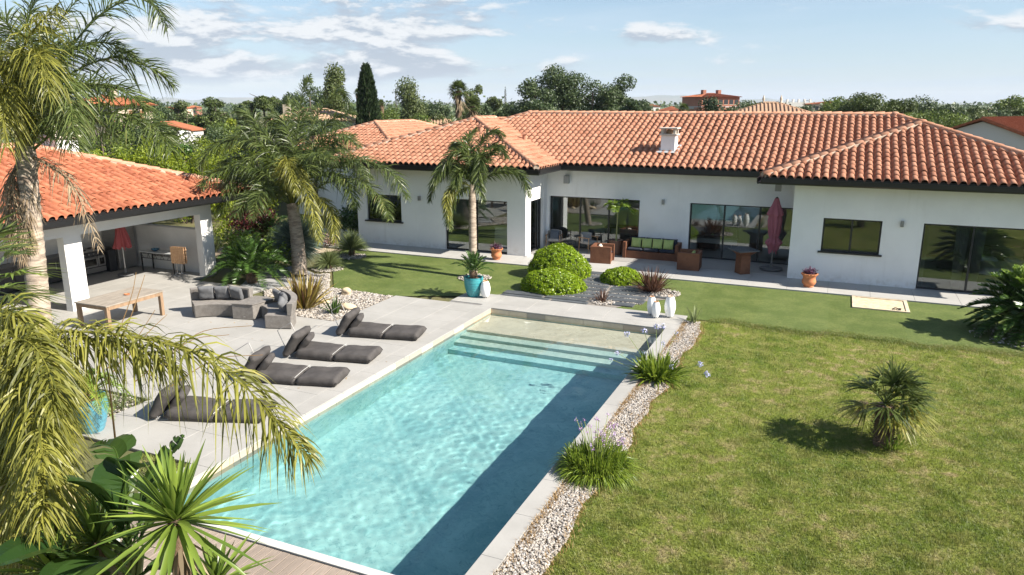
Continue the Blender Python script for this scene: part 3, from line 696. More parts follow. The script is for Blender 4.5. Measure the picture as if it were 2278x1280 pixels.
def ridge(parent, a, b, mat=None, lift=.07):
    """half-round caps bedded in mortar from a (low) to b (high)"""
    if not cap_mesh:
        V = []; k = 7
        for y, r_, z in ((-.03, .115, .014), (.44, .10, -.004)): V += [(r_ * cos(pi * i / k), y, r_ * .85 * sin(pi * i / k) + z) for i in range(k + 1)]
        V += [(x * .86, y, z * .86) for x, y, z in V[:k + 1]]
        n = k + 1; F = [(i, n + i, n + i + 1, i + 1) for i in range(k)] + [(i, i + 1, 2 * n + i + 1, 2 * n + i) for i in range(k)]
        cap_mesh.append(arr_mesh('ridge_tile', np.array(V), np.array(F), None, np.full(len(V), .3), True))
    a, b = Vector(a), Vector(b); d = b - a; n = max(1, round(d.length / .41)); st = d.length / n; d.normalize()
    x = d.cross(Vector((0, 0, 1))).normalized(); z = x.cross(d)
    for i in range(n):
        o = link('ridge_tile', cap_mesh[0], mat or RIDGE, parent); M = Matrix.Identity(4)
        for c_, vec in enumerate((x, d, z)): M[0][c_], M[1][c_], M[2][c_] = vec
        M.translation = a + d * (i * st) + z * (lift + random.uniform(-.006, .006)); o.matrix_local = M @ Matrix.Rotation(random.gauss(0, .02), 4, 'Z')
    m = MB().tube([a + z * (lift - .045), b + z * (lift - .045)], .125, 8); m.obj('mortar_bed', MORTAR, parent)

# ------------------------------------------------------------------ walls with openings
def wall_x(mb, x0, x1, y, th, z0, z1, openings):
    """front face at y, wall body towards +y"""
    xs = x0
    for a, b, c, d in sorted(openings):
        if a > xs: mb.box(xs, a, y, y + th, z0, z1)
        if c > z0 + .02: mb.box(a, b, y, y + th, z0, c)
        mb.box(a, b, y, y + th, d, z1); xs = b
    if x1 > xs: mb.box(xs, x1, y, y + th, z0, z1)
def glass_mat():
    m, n, l = new_mat('window_glass'); tr = n.new('ShaderNodeBsdfTransparent'); tr.inputs[0].default_value = (.90, .93, .93, 1)
    gl = n.new('ShaderNodeBsdfGlossy'); gl.inputs['Roughness'].default_value = .012; gl.inputs[0].default_value = (.92, .96, .97, 1)
    fr = n.new('ShaderNodeFresnel'); fr.inputs['IOR'].default_value = 1.95
    ms = n.new('ShaderNodeMixShader'); l.new(fr.outputs[0], ms.inputs[0]); l.new(tr.outputs[0], ms.inputs[1]); l.new(gl.outputs[0], ms.inputs[2])
    o = n.new('ShaderNodeOutputMaterial'); l.new(ms.outputs[0], o.inputs[0]); return m
GLASS = glass_mat()
def glazing(name, parent, x0, x1, z0, z1, y, mull=(), sill=False, fw=.055):
    """framed panes in the plane y (facing -y): name > frame, mullion, pane"""
    f = MB().box(x0, x1, y - .035, y + .045, z0, z0 + fw).box(x0, x1, y - .035, y + .045, z1 - fw, z1)
    f.box(x0, x0 + fw, y - .035, y + .045, z0 + fw, z1 - fw).box(x1 - fw, x1, y - .035, y + .045, z0 + fw, z1 - fw)
    w = f.obj(name, DARKMETAL, parent, bevel=.004, bseg=1); ed = [x0 + fw] + list(mull) + [x1 - fw]
    for m in mull: B(m - .032, m + .032, y - .03, y + .04, z0 + fw, z1 - fw).obj('mullion', DARKMETAL, w)
    for i in range(len(ed) - 1):
        a = ed[i] + (.032 if i else 0); b = ed[i + 1] - (.032 if i < len(ed) - 2 else 0); yy = y + .004 * (i % 2)
        B(a, b, yy, yy + .012, z0 + fw, z1 - fw).obj('pane', GLASS, w)
    if sill: B(x0 - .09, x1 + .09, y - .2, y - .036, z0 - .055, z0 + .002).obj('sill', DARKMETAL, w, bevel=.004, bseg=1)
    return w
def gutter(parent, a, b, out, z0, z1):
    """box gutter from a to b, `out` = unit outward"""
    a, b, o = Vector((*a, 0)), Vector((*b, 0)), Vector((*out, 0)); pr = [(-.02, z0 + .02), (.10, z0), (.125, z0 + .05), (.125, z1), (.10, z1), (.10, z0 + .07), (-.02, z0 + .07)]
    V = [tuple(p + o * x + Vector((0, 0, z))) for p in (a, b) for x, z in pr]; n = len(pr)
    MB().add(V, [(i, (i + 1) % n, n + (i + 1) % n, n + i) for i in range(n)] + [tuple(range(n))[::-1], tuple(range(n, 2 * n))]).obj('gutter', BLACK, parent)

# ------------------------------------------------------------------ the villa
house = empty('villa', (-5, 31, 0), 0, 'long white single-storey villa with hipped clay tile roofs and black gutters', 'house')
house.location = (0, 0, 0)
E_, SL = 3.66, .335
LWr, MNr, RWr, FLr = (-21.3, -10.83, 27.0, 41.0), (-20.5, 7.75, 29.5, 41.3), (-2.5, 7.8, 27.2, 40.0), (-29.2, -20.9, 33.0, 45.5)
roof = empty('roof'); roof.parent = house
build_roof(roof, [LWr, MNr, RWr, FLr], E_, SL, TILE, 'FRL', 290)
def hz(rect, x, y): return float(hip_z(rect, E_, SL, x, y))
def rd(a, b, rect, mat=None): ridge(roof, (*a, max(E_, hz(rect, *a))), (*b, hz(rect, *b)), mat)
rd((-2.45, 27.25), (2.65, 32.35), RWr); rd((7.75, 27.25), (2.65, 32.35), RWr); rd((2.65, 32.35), (2.65, 34.6), RWr)
rd((1.85, 35.4), (-14.6, 35.4), MNr); rd((7.7, 29.55), (1.85, 35.4), MNr); rd((-16.3, 33.7), (-14.6, 35.4), MNr)
rd((-21.25, 27.05), (-16.065, 32.235), LWr); rd((-10.88, 27.05), (-16.065, 32.235), LWr); rd((-16.065, 32.235), (-16.065, 34.4), LWr)
rd((-29.15, 33.05), (-25.05, 37.15), FLr); rd((-20.95, 33.05), (-25.05, 37.15), FLr); rd((-25.05, 37.15), (-25.05, 41.35), FLr); rd((-20.95, 45.45), (-25.05, 41.35), FLr)
for x, y, r_ in ((2.65, 32.35, RWr), (1.85, 35.4, MNr), (-14.6, 35.4, MNr), (-16.065, 32.235, LWr), (-25.05, 37.15, FLr)):
    MB().lathe([(.02, .06), (.17, .06), (.16, .12), (.11, .17), (.03, .185)], 12, (x, y, hz(r_, x, y))).obj('hip_knob', RIDGE, roof, 1.2)
GZ0, GZ1 = 3.42, 3.62
for a, b, o in (((-2.5, 27.2), (7.9, 27.2), (0, -1)), ((-2.5, 29.4), (-2.5, 27.08), (-1, 0)), ((-10.7, 29.5), (-2.63, 29.5), (0, -1)), ((-10.83, 27.0), (-10.83, 29.38), (1, 0)), ((-21.3, 27.0), (-10.71, 27.0), (0, -1)), ((-21.3, 33), (-21.3, 26.9), (-1, 0)), ((-29.2, 33.0), (-21.43, 33.0), (0, -1))):
    gutter(house, a, b, o, GZ0, GZ1)
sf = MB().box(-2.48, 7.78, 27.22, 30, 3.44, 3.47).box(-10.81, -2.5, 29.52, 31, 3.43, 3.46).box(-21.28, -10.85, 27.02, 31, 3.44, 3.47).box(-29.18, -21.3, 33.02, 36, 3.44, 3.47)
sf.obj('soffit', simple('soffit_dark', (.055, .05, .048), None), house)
fas = MB().box(-2.47, 7.79, 27.205, 27.235, 3.475, 3.665).box(-10.8, -2.5, 29.505, 29.535, 3.475, 3.665).box(-21.27, -10.86, 27.005, 27.035, 3.475, 3.665).box(-10.865, -10.835, 27.04, 29.5, 3.475, 3.66).box(-2.495, -2.475, 27.24, 29.5, 3.475, 3.66)
fas.obj('fascia', BLACK, house)
def wall(build):
    m = MB(); build(m); return m.obj('wall', WHITE, house)
wall(lambda m: wall_x(m, -1.4, 7.3, 27.9, .3, 0, 3.44, [(-.37, 1.49, 1.08, 2.25), (2.73, 6.2, 0, 2.25)]))
wall(lambda m: m.box(-1.4, -1.1, 28.2, 30.1, 0, 3.43))
wall(lambda m: wall_x(m, -11.6, -1.1, 30.1, .3, 0, 3.43, [(-11.47, -7.48, 0, 2.25), (-5.41, -1.45, 0, 2.25)]))
wall(lambda m: wall_x(m, -19.86, -11.6, 27.7, .3, 0, 3.44, [(-19.35, -17.54, 1.05, 2.22), (-15.36, -12.43, 0, 2.22)]))
def side(m):      # the short wall that turns the corner, with a glazed door in it
    m.box(-11.9, -11.6, 28.0, 28.25, 0, 3.43).box(-11.9, -11.6, 29.62, 30.1, 0, 3.43).box(-11.9, -11.6, 28.25, 29.62, 2.22, 3.43)
wall(side)
wall(lambda m: m.box(-19.86, -19.56, 28.0, 40.8, 0, 3.43)); wall(lambda m: m.box(-28.5, -19.87, 33.7, 34.0, 0, 3.43)); wall(lambda m: m.box(-28.5, -28.2, 34.0, 45, 0, 3.43))
wall(lambda m: m.box(-19.5, 7.3, 40.5, 40.8, 0, 3.43)); wall(lambda m: m.box(7.0, 7.3, 28.2, 40.5, 0, 3.43))
glazing('window', house, -.37, 1.49, 1.08, 2.25, 28.02, (.56,), True); glazing('sliding_door', house, 2.73, 6.2, .01, 2.25, 28.02, (4.2,))
glazing('sliding_door', house, -11.47, -7.48, .01, 2.25, 30.24, (-10.1, -8.82)); glazing('sliding_door', house, -5.41, -1.45, .01, 2.25, 30.24, (-4.06, -2.7))
glazing('window', house, -19.35, -17.54, 1.05, 2.22, 27.82, (-18.45,), True); glazing('sliding_door', house, -15.36, -12.43, .01, 2.22, 27.84, (-13.9,))
f = MB().box(-11.78, -11.70, 28.25, 29.62, .01, .07).box(-11.78, -11.70, 28.25, 29.62, 2.16, 2.22).box(-11.78, -11.70, 28.25, 28.31, .07, 2.16).box(-11.78, -11.70, 29.5, 29.62, .07, 2.16)
f = f.obj('glazed_door', DARKMETAL, house); B(-11.745, -11.733, 28.31, 29.5, .07, 2.16).obj('pane', GLASS, f); B(-11.69, -11.66, 28.93, 28.96, .07, 2.16).obj('handle', DARKMETAL, f)
LAMP = simple('lamp_grey', (.28, .28, .28), None, rough=.4, metal=.5)
for x, y, z in ((2.08, 27.9, 2.2), (-6.5, 30.1, 2.24), (-16.58, 27.7, 2.16)):
    w = B(x - .05, x + .05, y - .11, y - .002, z - .1, z + .1).obj('wall_lamp', LAMP, house, bevel=.01); MB().box(x - .035, x + .035, y - .095, y - .02, z + .102, z + .106).box(x - .035, x + .035, y - .095, y - .02, z - .106, z - .102).obj('lens', simple('lens', (.7, .68, .6), None, rough=.3), w)
SPK = simple('speaker_grey', (.42, .42, .41), None, rough=.7)
w = B(-10.78, -10.56, 29.9, 30.08, 2.82, 3.16).obj('speaker', SPK, house, bevel=.012); B(-10.76, -10.58, 29.885, 29.898, 2.85, 3.13).obj('grille', simple('grille', (.3, .3, .3), None, 1, .8), w)
w = B(-2.15, -1.93, 29.0, 29.2, 2.98, 3.3).obj('speaker', SPK, house, bevel=.012); B(-2.13, -1.95, 28.985, 28.998, 3.0, 3.28).obj('grille', MATS['grille'], w)
B(-11.62, -11.585, 29.66, 29.7, .05, 3.4).obj('downpipe', WHITE, house); MB().tube([(-11.5, 27.62, .02), (-11.5, 27.62, .09)], .04, 8).obj('drain_stub', WHITE, house)
# chimney on the main slope, vents
cxm, cym = -6.62, 31.25; cz0 = hz(MNr, cxm, cym)
ch = B(cxm - .29, cxm + .29, cym - .29, cym + .29, cz0 - .2, cz0 + .62).obj('chimney', WHITE, house, bevel=.01)
CONC = simple('pale_concrete', (.62, .57, .50), (.5, .45, .39), 4, .85)
B(cxm - .36, cxm + .36, cym - .36, cym + .36, cz0 + .622, cz0 + .68).obj('collar', CONC, ch)
for sx in (-1, 1):
    for sy in (-1, 1): B(cxm + sx * .25 - .05, cxm + sx * .25 + .05, cym + sy * .25 - .05, cym + sy * .25 + .05, cz0 + .682, cz0 + .88).obj('pier', CONC, ch)
B(cxm - .38, cxm + .38, cym - .38, cym + .38, cz0 + .882, cz0 + .93).obj('cap', CONC, ch); MB().lathe([(.16, .683), (.17, .75), (.12, .83), (.08, .86)], 12, (cxm, cym, cz0)).obj('flue', simple('flue_clay', (.30, .20, .12), None), ch)
ss = SL; MB().add([(cxm - .45, cym - .5, cz0 - .5 * ss + .10), (cxm + .45, cym - .5, cz0 - .5 * ss + .10), (cxm + .45, cym + .4, cz0 + .4 * ss + .10), (cxm - .45, cym + .4, cz0 + .4 * ss + .10)], [(0, 1, 2, 3)]).obj('flashing', simple('lead_flashing', (.45, .46, .47), (.36, .37, .38), 6, .5), ch)
for x, y in ((-15.05, 30.6), (-13.3, 31.6)):
    z = hz(LWr, x, y); v = MB().lathe([(.11, -.05), (.11, .28), (.09, .28)], 10, (x, y, z)).obj('vent_pipe', RIDGE, roof); MB().box(x - .15, x + .15, y - .12, y + .12, z + .30, z + .335).obj('vent_cap', RIDGE, roof)
# what the panes show inside
INW = simple('inner_wall', (.52, .51, .49), None, rough=.9); INF = simple('inner_floor', (.33, .315, .30), None, rough=.5)
inn = MB().box(-19.5, 7.0, 34.6, 34.7, 0, 2.6).box(-11.75, -11.6, 30.5, 34.6, 0, 2.6).box(-1.39, -1.25, 30.4, 34.6, 0, 2.6)
inn.obj('inner_wall', INW, house); MB().box(-19.5, 7.0, 28.25, 34.6, -.03, .008).obj('inner_floor', INF, house)
MB().box(-19.5, -11.92, 28.05, 34.6, 2.6, 2.65).box(-11.58, -1.42, 30.45, 34.6, 2.6, 2.65).box(-1.08, 7, 28.25, 34.6, 2.6, 2.65).obj('inner_ceiling', WHITE, house)

isl = empty('kitchen_island', (-12.9, 29.6, .01), 0, 'white kitchen island behind the glass of the left wing', 'kitchen island')
LACQ = simple('white_lacquer', (.75, .76, .76), None, rough=.25); B(-.75, .95, -.5, .5, 0, .86).obj('cabinet', LACQ, isl); B(-.8, 1.0, -.55, .55, .862, .90).obj('worktop', simple('stone_top', (.45, .43, .40), None, rough=.3), isl)
fb = empty('fruit_bowl', (-13.1, 29.5, .912), 0, 'small fruit bowl on the kitchen island worktop', 'bowl'); MB().lathe([(.05, 0), (.15, .07), (.14, .07), (.04, .02)], 16).obj('bowl', LACQ, fb, 1)
for i in range(4): MB().lathe([(.005, 0), (.035, .02), (.04, .045), (.025, .075), (.004, .08)], 8, (.05 * cos(i * 1.6), .05 * sin(i * 1.6), .045)).obj('fruit', simple('lemon', (.75, .55, .08), None), fb, 1)
stl = empty('bar_stool', (-12.55, 28.7, .01), 0, 'black bar stool in front of the kitchen island', 'stool'); B(-.2, .2, -.19, .19, .64, .68).obj('seat', simple('stool_seat', (.55, .5, .42), None), stl)
for sx in (-1, 1):
    for sy in (-1, 1): MB().tube([(sx * .19, sy * .18, 0), (sx * .17, sy * .16, .64)], .012, 6).obj('leg', DARKMETAL, stl)
MB().box(-.19, .19, -.185, -.17, .22, .24).box(-.19, .19, .17, .185, .22, .24).obj('footrest', DARKMETAL, stl)
SHEER = leaf_mat('sheer_cloth', (.80, .82, .82), (.86, .87, .87), None, .5, .9)
def curtain(x0, x1, label, tie=None):
    n = 40; V = []; F = []
    for j in range(9):
        z = 2.2 - j * .27
        for i in range(n + 1):
            k = 1 - (.35 * (j / 8) ** 1.5 if tie else .0); xx = x0 + (x1 - x0) * i / n; xx = (tie + (xx - tie) * k) if tie else xx
            V.append((xx, 28.42 + .05 * sin(i * 1.25) * (1 + .1 * j), z))
    for j in range(8):
        for i in range(n): a = j * (n + 1) + i; F.append((a, a + 1, a + n + 2, a + n + 1))
    me = bpy.data.meshes.new('curtain'); me.from_pydata(V, [], F); me.polygons.foreach_set('use_smooth', [True] * len(F)); tag(link('curtain', me, SHEER), label, 'curtain', 'sheer curtains of the right wing')
curtain(3.75, 4.14, 'white sheer curtain on the left of the mullion in the right wing door', 3.95); curtain(4.3, 4.62, 'white sheer curtain on the right of the mullion in the right wing door', 4.4); curtain(2.8, 2.95, 'narrow white curtain at the left edge of the right wing door')
bd = empty('bed', (5.6, 30.2, .01), 0, 'bed with white cover inside the right wing', 'bed'); B(-.9, .9, -1, 1, .1, .38).obj('frame', simple('bed_frame', (.2, .17, .15), None), bd); cushion('duvet', simple('bed_linen', (.75, .77, .8), None), bd, 1.85, 2.05, .3, (0, 0, .48), p=6, puff=.3)
for i in (-1, 1): cushion('pillow', MATS['bed_linen'], bd, .7, .45, .2, (i * .45, .72, .66))
B(-.95, .95, 1.02, 1.1, 0, 1.1).obj('headboard', MATS['bed_frame'], bd)
pic = empty('framed_picture', (5.0, 34.56, 1.75), 0, 'dark framed picture on the bedroom wall', 'picture'); B(-.6, .6, -.03, 0.02, -.35, .35).obj('frame', DARKMETAL, pic); B(-.54, .54, -.04, -.032, -.29, .29).obj('canvas', simple('canvas', (.20, .14, .06), (.07, .09, .04), 4), pic)
tv = empty('media_bench', (-4.7, 32.6, .01), 0, 'low white media bench inside the middle room', 'bench'); B(-.95, .95, -.25, .25, .25, .45).obj('bench_top', LACQ, tv); B(-.7, .7, -.2, .2, 0, .248).obj('plinth', DARKMETAL, tv)
fpl = empty('fireplace', (-4.55, 33.3, .01), 0, 'dark fireplace block behind the white media bench', 'fireplace'); B(-.7, .7, -.3, .3, 0, 1.15).obj('hearth_block', simple('dark_steel', (.05, .05, .05), None, rough=.5), fpl); B(-.4, .4, -.31, -.302, .55, .95).obj('fire_window', simple('soot', (.01, .01, .01), None, rough=.2), fpl)
dt = empty('dining_table', (-8.5, 32.2, .01), 0, 'dark dining table seen through the left terrace door', 'table'); DKW = simple('dark_wood', (.05, .04, .035), None, rough=.4); B(-1, 1, -.45, .45, .72, .76).obj('tabletop', DKW, dt)
for sx in (-.9, .9):
    for sy in (-.38, .38): B(sx - .03, sx + .03, sy - .03, sy + .03, 0, .718).obj('leg', DKW, dt)

# ------------------------------------------------------------------ open pool house
ph = empty('pool_house', (0, 0, 0), 0, 'open white pool house with orange tiled roof on square posts', 'pool house')
PHr = (-30.2, -20.12, 7.5, 21.6); EP, SP = 2.97, .345
proof = empty('roof'); proof.parent = ph
build_roof(proof, [PHr], EP, SP, TILE2, 'FRLB', 290)
def pz(x, y): return float(max(EP, hip_z(PHr, EP, SP, x, y)))
RIDGE2 = tile_mat('ridge_clay_orange', (.29, .085, .04), (.33, .11, .055), (.26, .075, .035))
for a, b in (((-20.17, 21.55), (-25.16, 16.56)), ((-30.15, 21.55), (-25.16, 16.56)), ((-25.16, 16.56), (-25.16, 12.5)), ((-20.17, 7.55), (-25.16, 12.5))): ridge(proof, (*a, pz(*a)), (*b, pz(*b)), RIDGE2)
gutter(ph, (-20.12, 7.4), (-20.12, 21.72), (1, 0), 2.72, 2.92); gutter(ph, (-20.0, 21.6), (-30.2, 21.6), (0, 1), 2.72, 2.92)
MB().box(-20.155, -20.125, 7.52, 21.58, 2.76, 2.975).box(-30, -20.16, 21.565, 21.595, 2.76, 2.975).obj('fascia', BLACK, ph); B(-30.1, -20.16, 7.55, 21.56, 2.75, 2.78).obj('ceiling', simple('ceiling_white', (.62, .61, .6), None), ph)
PHW = simple('pool_house_render', (.72, .71, .69), (.66, .65, .63), 1.3, .85, 90, .12, .004)
for y0, y1 in ((14.38, 14.95), (19.58, 20.12), (9.2, 9.75)): MB().box(-21.16, -20.87, y0, y1, 0, 2.28).box(-21.165, -20.865, y0 - .005, y1 + .005, 0, .08).obj('post', PHW, ph)
B(-21.16, -20.87, 8.4, 20.12, 2.281, 2.75).obj('beam', PHW, ph); B(-25.4, -21.165, 19.9, 20.12, 2.281, 2.75).obj('side_beam', PHW, ph)
B(-25.4, -21.165, 19.93, 20.12, 0, 1.62).obj('half_wall', PHW, ph); B(-25.42, -21.165, 19.91, 20.14, 1.621, 1.66).obj('wall_cap', simple('wall_cap', (.5, .49, .47), None), ph)
B(-25.62, -25.41, 8.6, 20.12, 0, 2.75).obj('back_wall', PHW, ph)
cxp, cyp = -24.9, 17.55; czp = pz(cxp, cyp)
ch = B(cxp - .40, cxp + .40, cyp - .40, cyp + .40, czp - .3, czp + .62).obj('chimney', WHITE, ph)
B(cxp - .5, cxp + .5, cyp - .5, cyp + .5, czp + .622, czp + .70).obj('collar', CONC, ch)
for sx in (-1, 1):
    for sy in (-1, 1): B(cxp + sx * .34 - .06, cxp + sx * .34 + .06, cyp + sy * .34 - .06, cyp + sy * .34 + .06, czp + .702, czp + .98).obj('pier', CONC, ch)
B(cxp - .54, cxp + .54, cyp - .54, cyp + .54, czp + .982, czp + 1.04).obj('cap', CONC, ch)
# ------------------------------------------------------------------ pool house contents
STEEL = simple('brushed_steel', (.42, .41, .40), (.34, .33, .32), 2, .35, metal=.85, stretch=(1, 1, 30))
DBLK = simple('dark_cabinet', (.03, .03, .032), None, rough=.45)
fr = empty('fridge', (-24.95, 19.4, 0), 0, 'tall stainless steel fridge in the corner of the pool house', 'fridge')
B(-.36, .36, -.38, .38, .03, 2.06).obj('cabinet', STEEL, fr, bevel=.01); B(.362, .385, -.37, .37, .1, 2.04).obj('door', STEEL, fr, bevel=.006); MB().tube([(.41, -.3, .9), (.41, -.3, 1.5)], .014, 6).obj('handle', DARKMETAL, fr)
rg = empty('range_cooker', (-25.08, 18.12, 0), 0, 'black and steel range cooker against the back wall of the pool house', 'cooker')
B(-.3, .3, -.48, .48, .06, .88).obj('body', DBLK, rg); B(-.32, .33, -.5, .5, .882, .92).obj('hob', STEEL, rg)
for a, b in ((-.46, .14), (.17, .46)):
    d = B(.302, .325, a, b, .30, .68).obj('oven_door', STEEL, rg, bevel=.004); B(.327, .331, a + .05, b - .05, .36, .6).obj('oven_glass', simple('oven_glass', (.015, .014, .012), None, rough=.1), d); MB().tube([(.36, a + .04, .65), (.36, b - .04, .65)], .012, 6).obj('handle', STEEL, d)
B(.302, .322, -.46, .46, .09, .26).obj('drawer', STEEL, rg, bevel=.004); B(.302, .32, -.47, .47, .70, .875).obj('control_panel', DBLK, rg)
for i in range(5): MB().lathe([(.028, 0), (.026, .03), (.01, .032)], 10).obj('knob', STEEL, rg).matrix_local = Matrix.Translation((.322, -.36 + i * .18, .79)) @ Matrix.Rotation(pi / 2, 4, 'Y')
for i in (-1, 1):
    for j in (-1, 1): MB().lathe([(.09, 0), (.09, .02), (.05, .03)], 12).obj('burner', DBLK, rg).location = (i * .14, j * .24, .921)
k = empty('kettle', (-25.1, 17.9, .952), 0, 'small blue kettle on the range cooker', 'kettle'); MB().lathe([(.08, 0), (.1, .05), (.07, .13), (.02, .15)], 14).obj('body', simple('blue_enamel', (.10, .22, .36), None, rough=.3), k, .8); MB().tube([(-.07, 0, .12), (-.05, 0, .2), (.05, 0, .2), (.07, 0, .12)], .009, 6).obj('handle', DARKMETAL, k)
ct = empty('kitchen_counter', (-25.08, 15.2, 0), 0, 'long black kitchen counter left of the range cooker', 'counter')
B(-.3, .3, -2.3, 2.3, .08, .87).obj('cabinet', DBLK, ct); B(-.32, .34, -2.32, 2.32, .872, .91).obj('worktop', simple('black_stone', (.05, .05, .052), None, rough=.3), ct)
for i in range(6): d = B(.302, .318, -2.28 + i * .765, -1.54 + i * .765, .1, .85).obj('cabinet_door', DBLK, ct, bevel=.004); MB().tube([(.335, -1.6 + i * .765, .5), (.335, -1.6 + i * .765, .75)], .008, 6).obj('handle', STEEL, d)
bn = empty('storage_box', (-25.0, 18.85, 0), 0, 'black storage box between the range cooker and the fridge', 'box'); B(-.26, .3, -.15, .15, 0, .78).obj('body', DBLK, bn, bevel=.01); B(-.27, .31, -.16, .16, .782, .82).obj('lid', DBLK, bn, bevel=.01)

def furled(name, loc, h, z0, r0, r1, mat, label, waist=None, base_r=.3, pole=STEEL, seed=1, shape=None):
    """closed parasol: pole, base, hanging folded canopy"""
    t = empty(name, loc, 0, label, 'parasol'); r = random.Random(seed)
    MB().tube([(0, 0, .05), (0, 0, h + .02)], .022, 8).obj('pole', pole, t)
    rows, seg = 40, 56; V = []; F = []
    for i in range(rows):
        u = i / (rows - 1); z = h - (h - z0) * u; rad = .05 + (r0 - .05) * min(1, u * 2.2) ** .8 + (r1 - r0) * max(0, (u - .45) / .55)
        if waist: rad *= 1 - .38 * math.exp(-((z - waist) / .09) ** 2)
        if shape: rad = float(np.interp(-z, [-q[0] for q in shape], [q[1] for q in shape]))
        for k in range(seg):
            a = 2 * pi * k / seg; fold = .24 * (.3 + u) * sin(8 * a + .8 * sin(3 * u + seed)) + .10 * sin(3 * a + 5 * u + seed) + .06 * sin(13 * a - 7 * u)
            zz = z + (.07 * sin(8 * a + 1) + .04 * sin(3 * a) if i == rows - 1 else 0)
            V.append((rad * (1 + fold) * cos(a), rad * (1 + fold) * sin(a), zz))
    for i in range(rows - 1):
        for k in range(seg): F.append((i * seg + k, i * seg + (k + 1) % seg, (i + 1) * seg + (k + 1) % seg, (i + 1) * seg + k))
    me = bpy.data.meshes.new('canopy'); me.from_pydata(V, [], F); me.polygons.foreach_set('use_smooth', [True] * len(F)); link('canopy', me, mat, t)
    MB().lathe([(.05, h - .02), (.055, h + .02), (.02, h + .05)], 10).obj('finial', DARKMETAL, t)
    if waist: MB().lathe([(r0 * .72, waist - .02), (r0 * .74, waist + .02)], 20).obj('tie_band', mat, t)
    b = MB().lathe([(base_r, .04), (base_r, .085), (base_r * .85, .10), (.06, .11), (.045, .28), (.03, .29)], 28).obj('base', simple('base_stone', (.12, .12, .125), None, rough=.6), t, .6)
    for i in range(4): MB().lathe([(.02, -.012), (.028, 0), (.02, .012)], 8).obj('caster', simple('caster_grey', (.4, .4, .4), None), b).matrix_local = Matrix.Translation((base_r * .82 * cos(i * pi / 2 + .7), base_r * .82 * sin(i * pi / 2 + .7), .028)) @ Matrix.Rotation(pi / 2, 4, 'X')
    return t
PINK = leaf_mat('faded_pink_cloth', (.58, .20, .26), (.72, .32, .38), None, .25, .9, 3.)
PINKR = leaf_mat('coral_pink_cloth', (.60, .14, .15), (.70, .20, .20), None, .25, .9, 3.)
furled('garden_parasol', (-2.05, 29.05, .004), 2.72, .72, .19, .27, PINK, 'closed faded pink parasol on a round dark base beside the pedestal table', 1.22, .42, seed=3, shape=[(2.72, 0.066), (2.5, 0.132), (2.2, 0.251), (2.10, 0.277), (2.08, 0.198), (1.9, 0.224), (1.6, 0.198), (1.35, 0.172), (1.22, 0.132), (1.15, 0.211), (1.05, 0.264), (.9, .17), (.72, .13)])
furled('garden_parasol', (-23.6, 18.45, .004), 2.2, 1.08, .15, .25, PINKR, 'closed coral pink parasol inside the pool house in front of the fridge', None, .28, seed=8)

mt = empty('marble_table', (-22.9, 19.52, 0), 0, 'long marble topped table with black lattice frame along the half wall', 'table')
B(-.85, .85, -.28, .28, .74, .775).obj('tabletop', simple('grey_marble', (.55, .56, .56), (.42, .44, .45), 5, .3), mt, bevel=.005)
for sx in (-.8, .8):
    for sy in (-.24, .24): B(sx - .02, sx + .02, sy - .02, sy + .02, .06, .738).obj('leg', BLACK, mt); MB().lathe([(.012, 0), (.03, .01), (.03, .04), (.012, .055)], 8, (sx, sy, .003)).obj('caster', DARKMETAL, mt)
ap = MB()
for sy in (-.24, .24):
    ap.box(-.78, .78, sy - .012, sy + .012, .70, .735).box(-.78, .78, sy - .01, sy + .01, .52, .54)
    for i in range(9): x = -.7 + i * .175; ap.tube([(x, sy, .53), (x + (.1 if i % 2 else -.1), sy, .72)], .008, 5)
ap.obj('lattice_apron', BLACK, mt)
bd_ = empty('glass_dish', (-23.2, 19.5, .776), 0, 'blue glass dish on the marble topped table', 'dish'); MB().lathe([(.05, 0), (.13, .05), (.16, .10), (.15, .10), (.05, .02)], 18).obj('bowl', simple('blue_glass', (.06, .18, .28), None, rough=.1), bd_, 1)
TEAK = simple('teak', (.47, .29, .16), (.38, .22, .12), 4, .6, 60, .2, .004, stretch=(1, 1, 8))
ft = empty('folded_table', (-21.75, 19.25, 0), .12, 'folded wooden bistro table standing on edge by the far post', 'table')
for j, y in enumerate((-.06, .05)):
    for i in range(6): B(-.29 + i * .098, -.29 + i * .098 + .09, y - .012, y + .012, .47, 1.08).obj('slat', TEAK, ft)
    B(-.3, .3, y + .013, y + .03, .55, .6).obj('batten', TEAK, ft); B(-.3, .3, y + .013, y + .03, .95, 1.0).obj('batten', TEAK, ft)
for x in (-.12, .08): MB().tube([(x, -.02, .95), (x, -.01, .12), (x - .1, -.14, .01)], .014, 6).tube([(x, -.01, .12), (x + .1, .12, .01)], .014, 6).obj('leg', STEEL, ft)

# ------------------------------------------------------------------ deck furniture
OLDWOOD = simple('weathered_teak', (.33, .285, .235), (.235, .205, .17), 3, .75, 50, .25, .005, stretch=(6, .8, 3))
LEGWOOD = simple('brown_teak', (.31, .205, .125), (.23, .15, .09), 4, .7, stretch=(3, 3, .7))
tb = empty('dining_table', (-18.62, 14.28, 0), .02, 'weathered rectangular wooden dining table in front of the pool house', 'table')
for i in range(7): B(-.62 + i * .178, -.62 + i * .178 + .172, -.98, .98, .715, .75).obj('plank', OLDWOOD, tb, bevel=.004)
for sx in (-1, 1):
    B(sx * .59 - .018, sx * .59 + .018, -.9, .9, .615, .714).obj('apron', LEGWOOD, tb)
    for sy in (-1, 1): B(sx * .55 - .05, sx * .55 + .05, sy * .9 - .05, sy * .9 + .05, 0, .714).obj('leg', LEGWOOD, tb, bevel=.004)
for sy in (-1, 1): B(-.5, .5, sy * .92 - .018, sy * .92 + .018, .615, .713).obj('apron', LEGWOOD, tb)
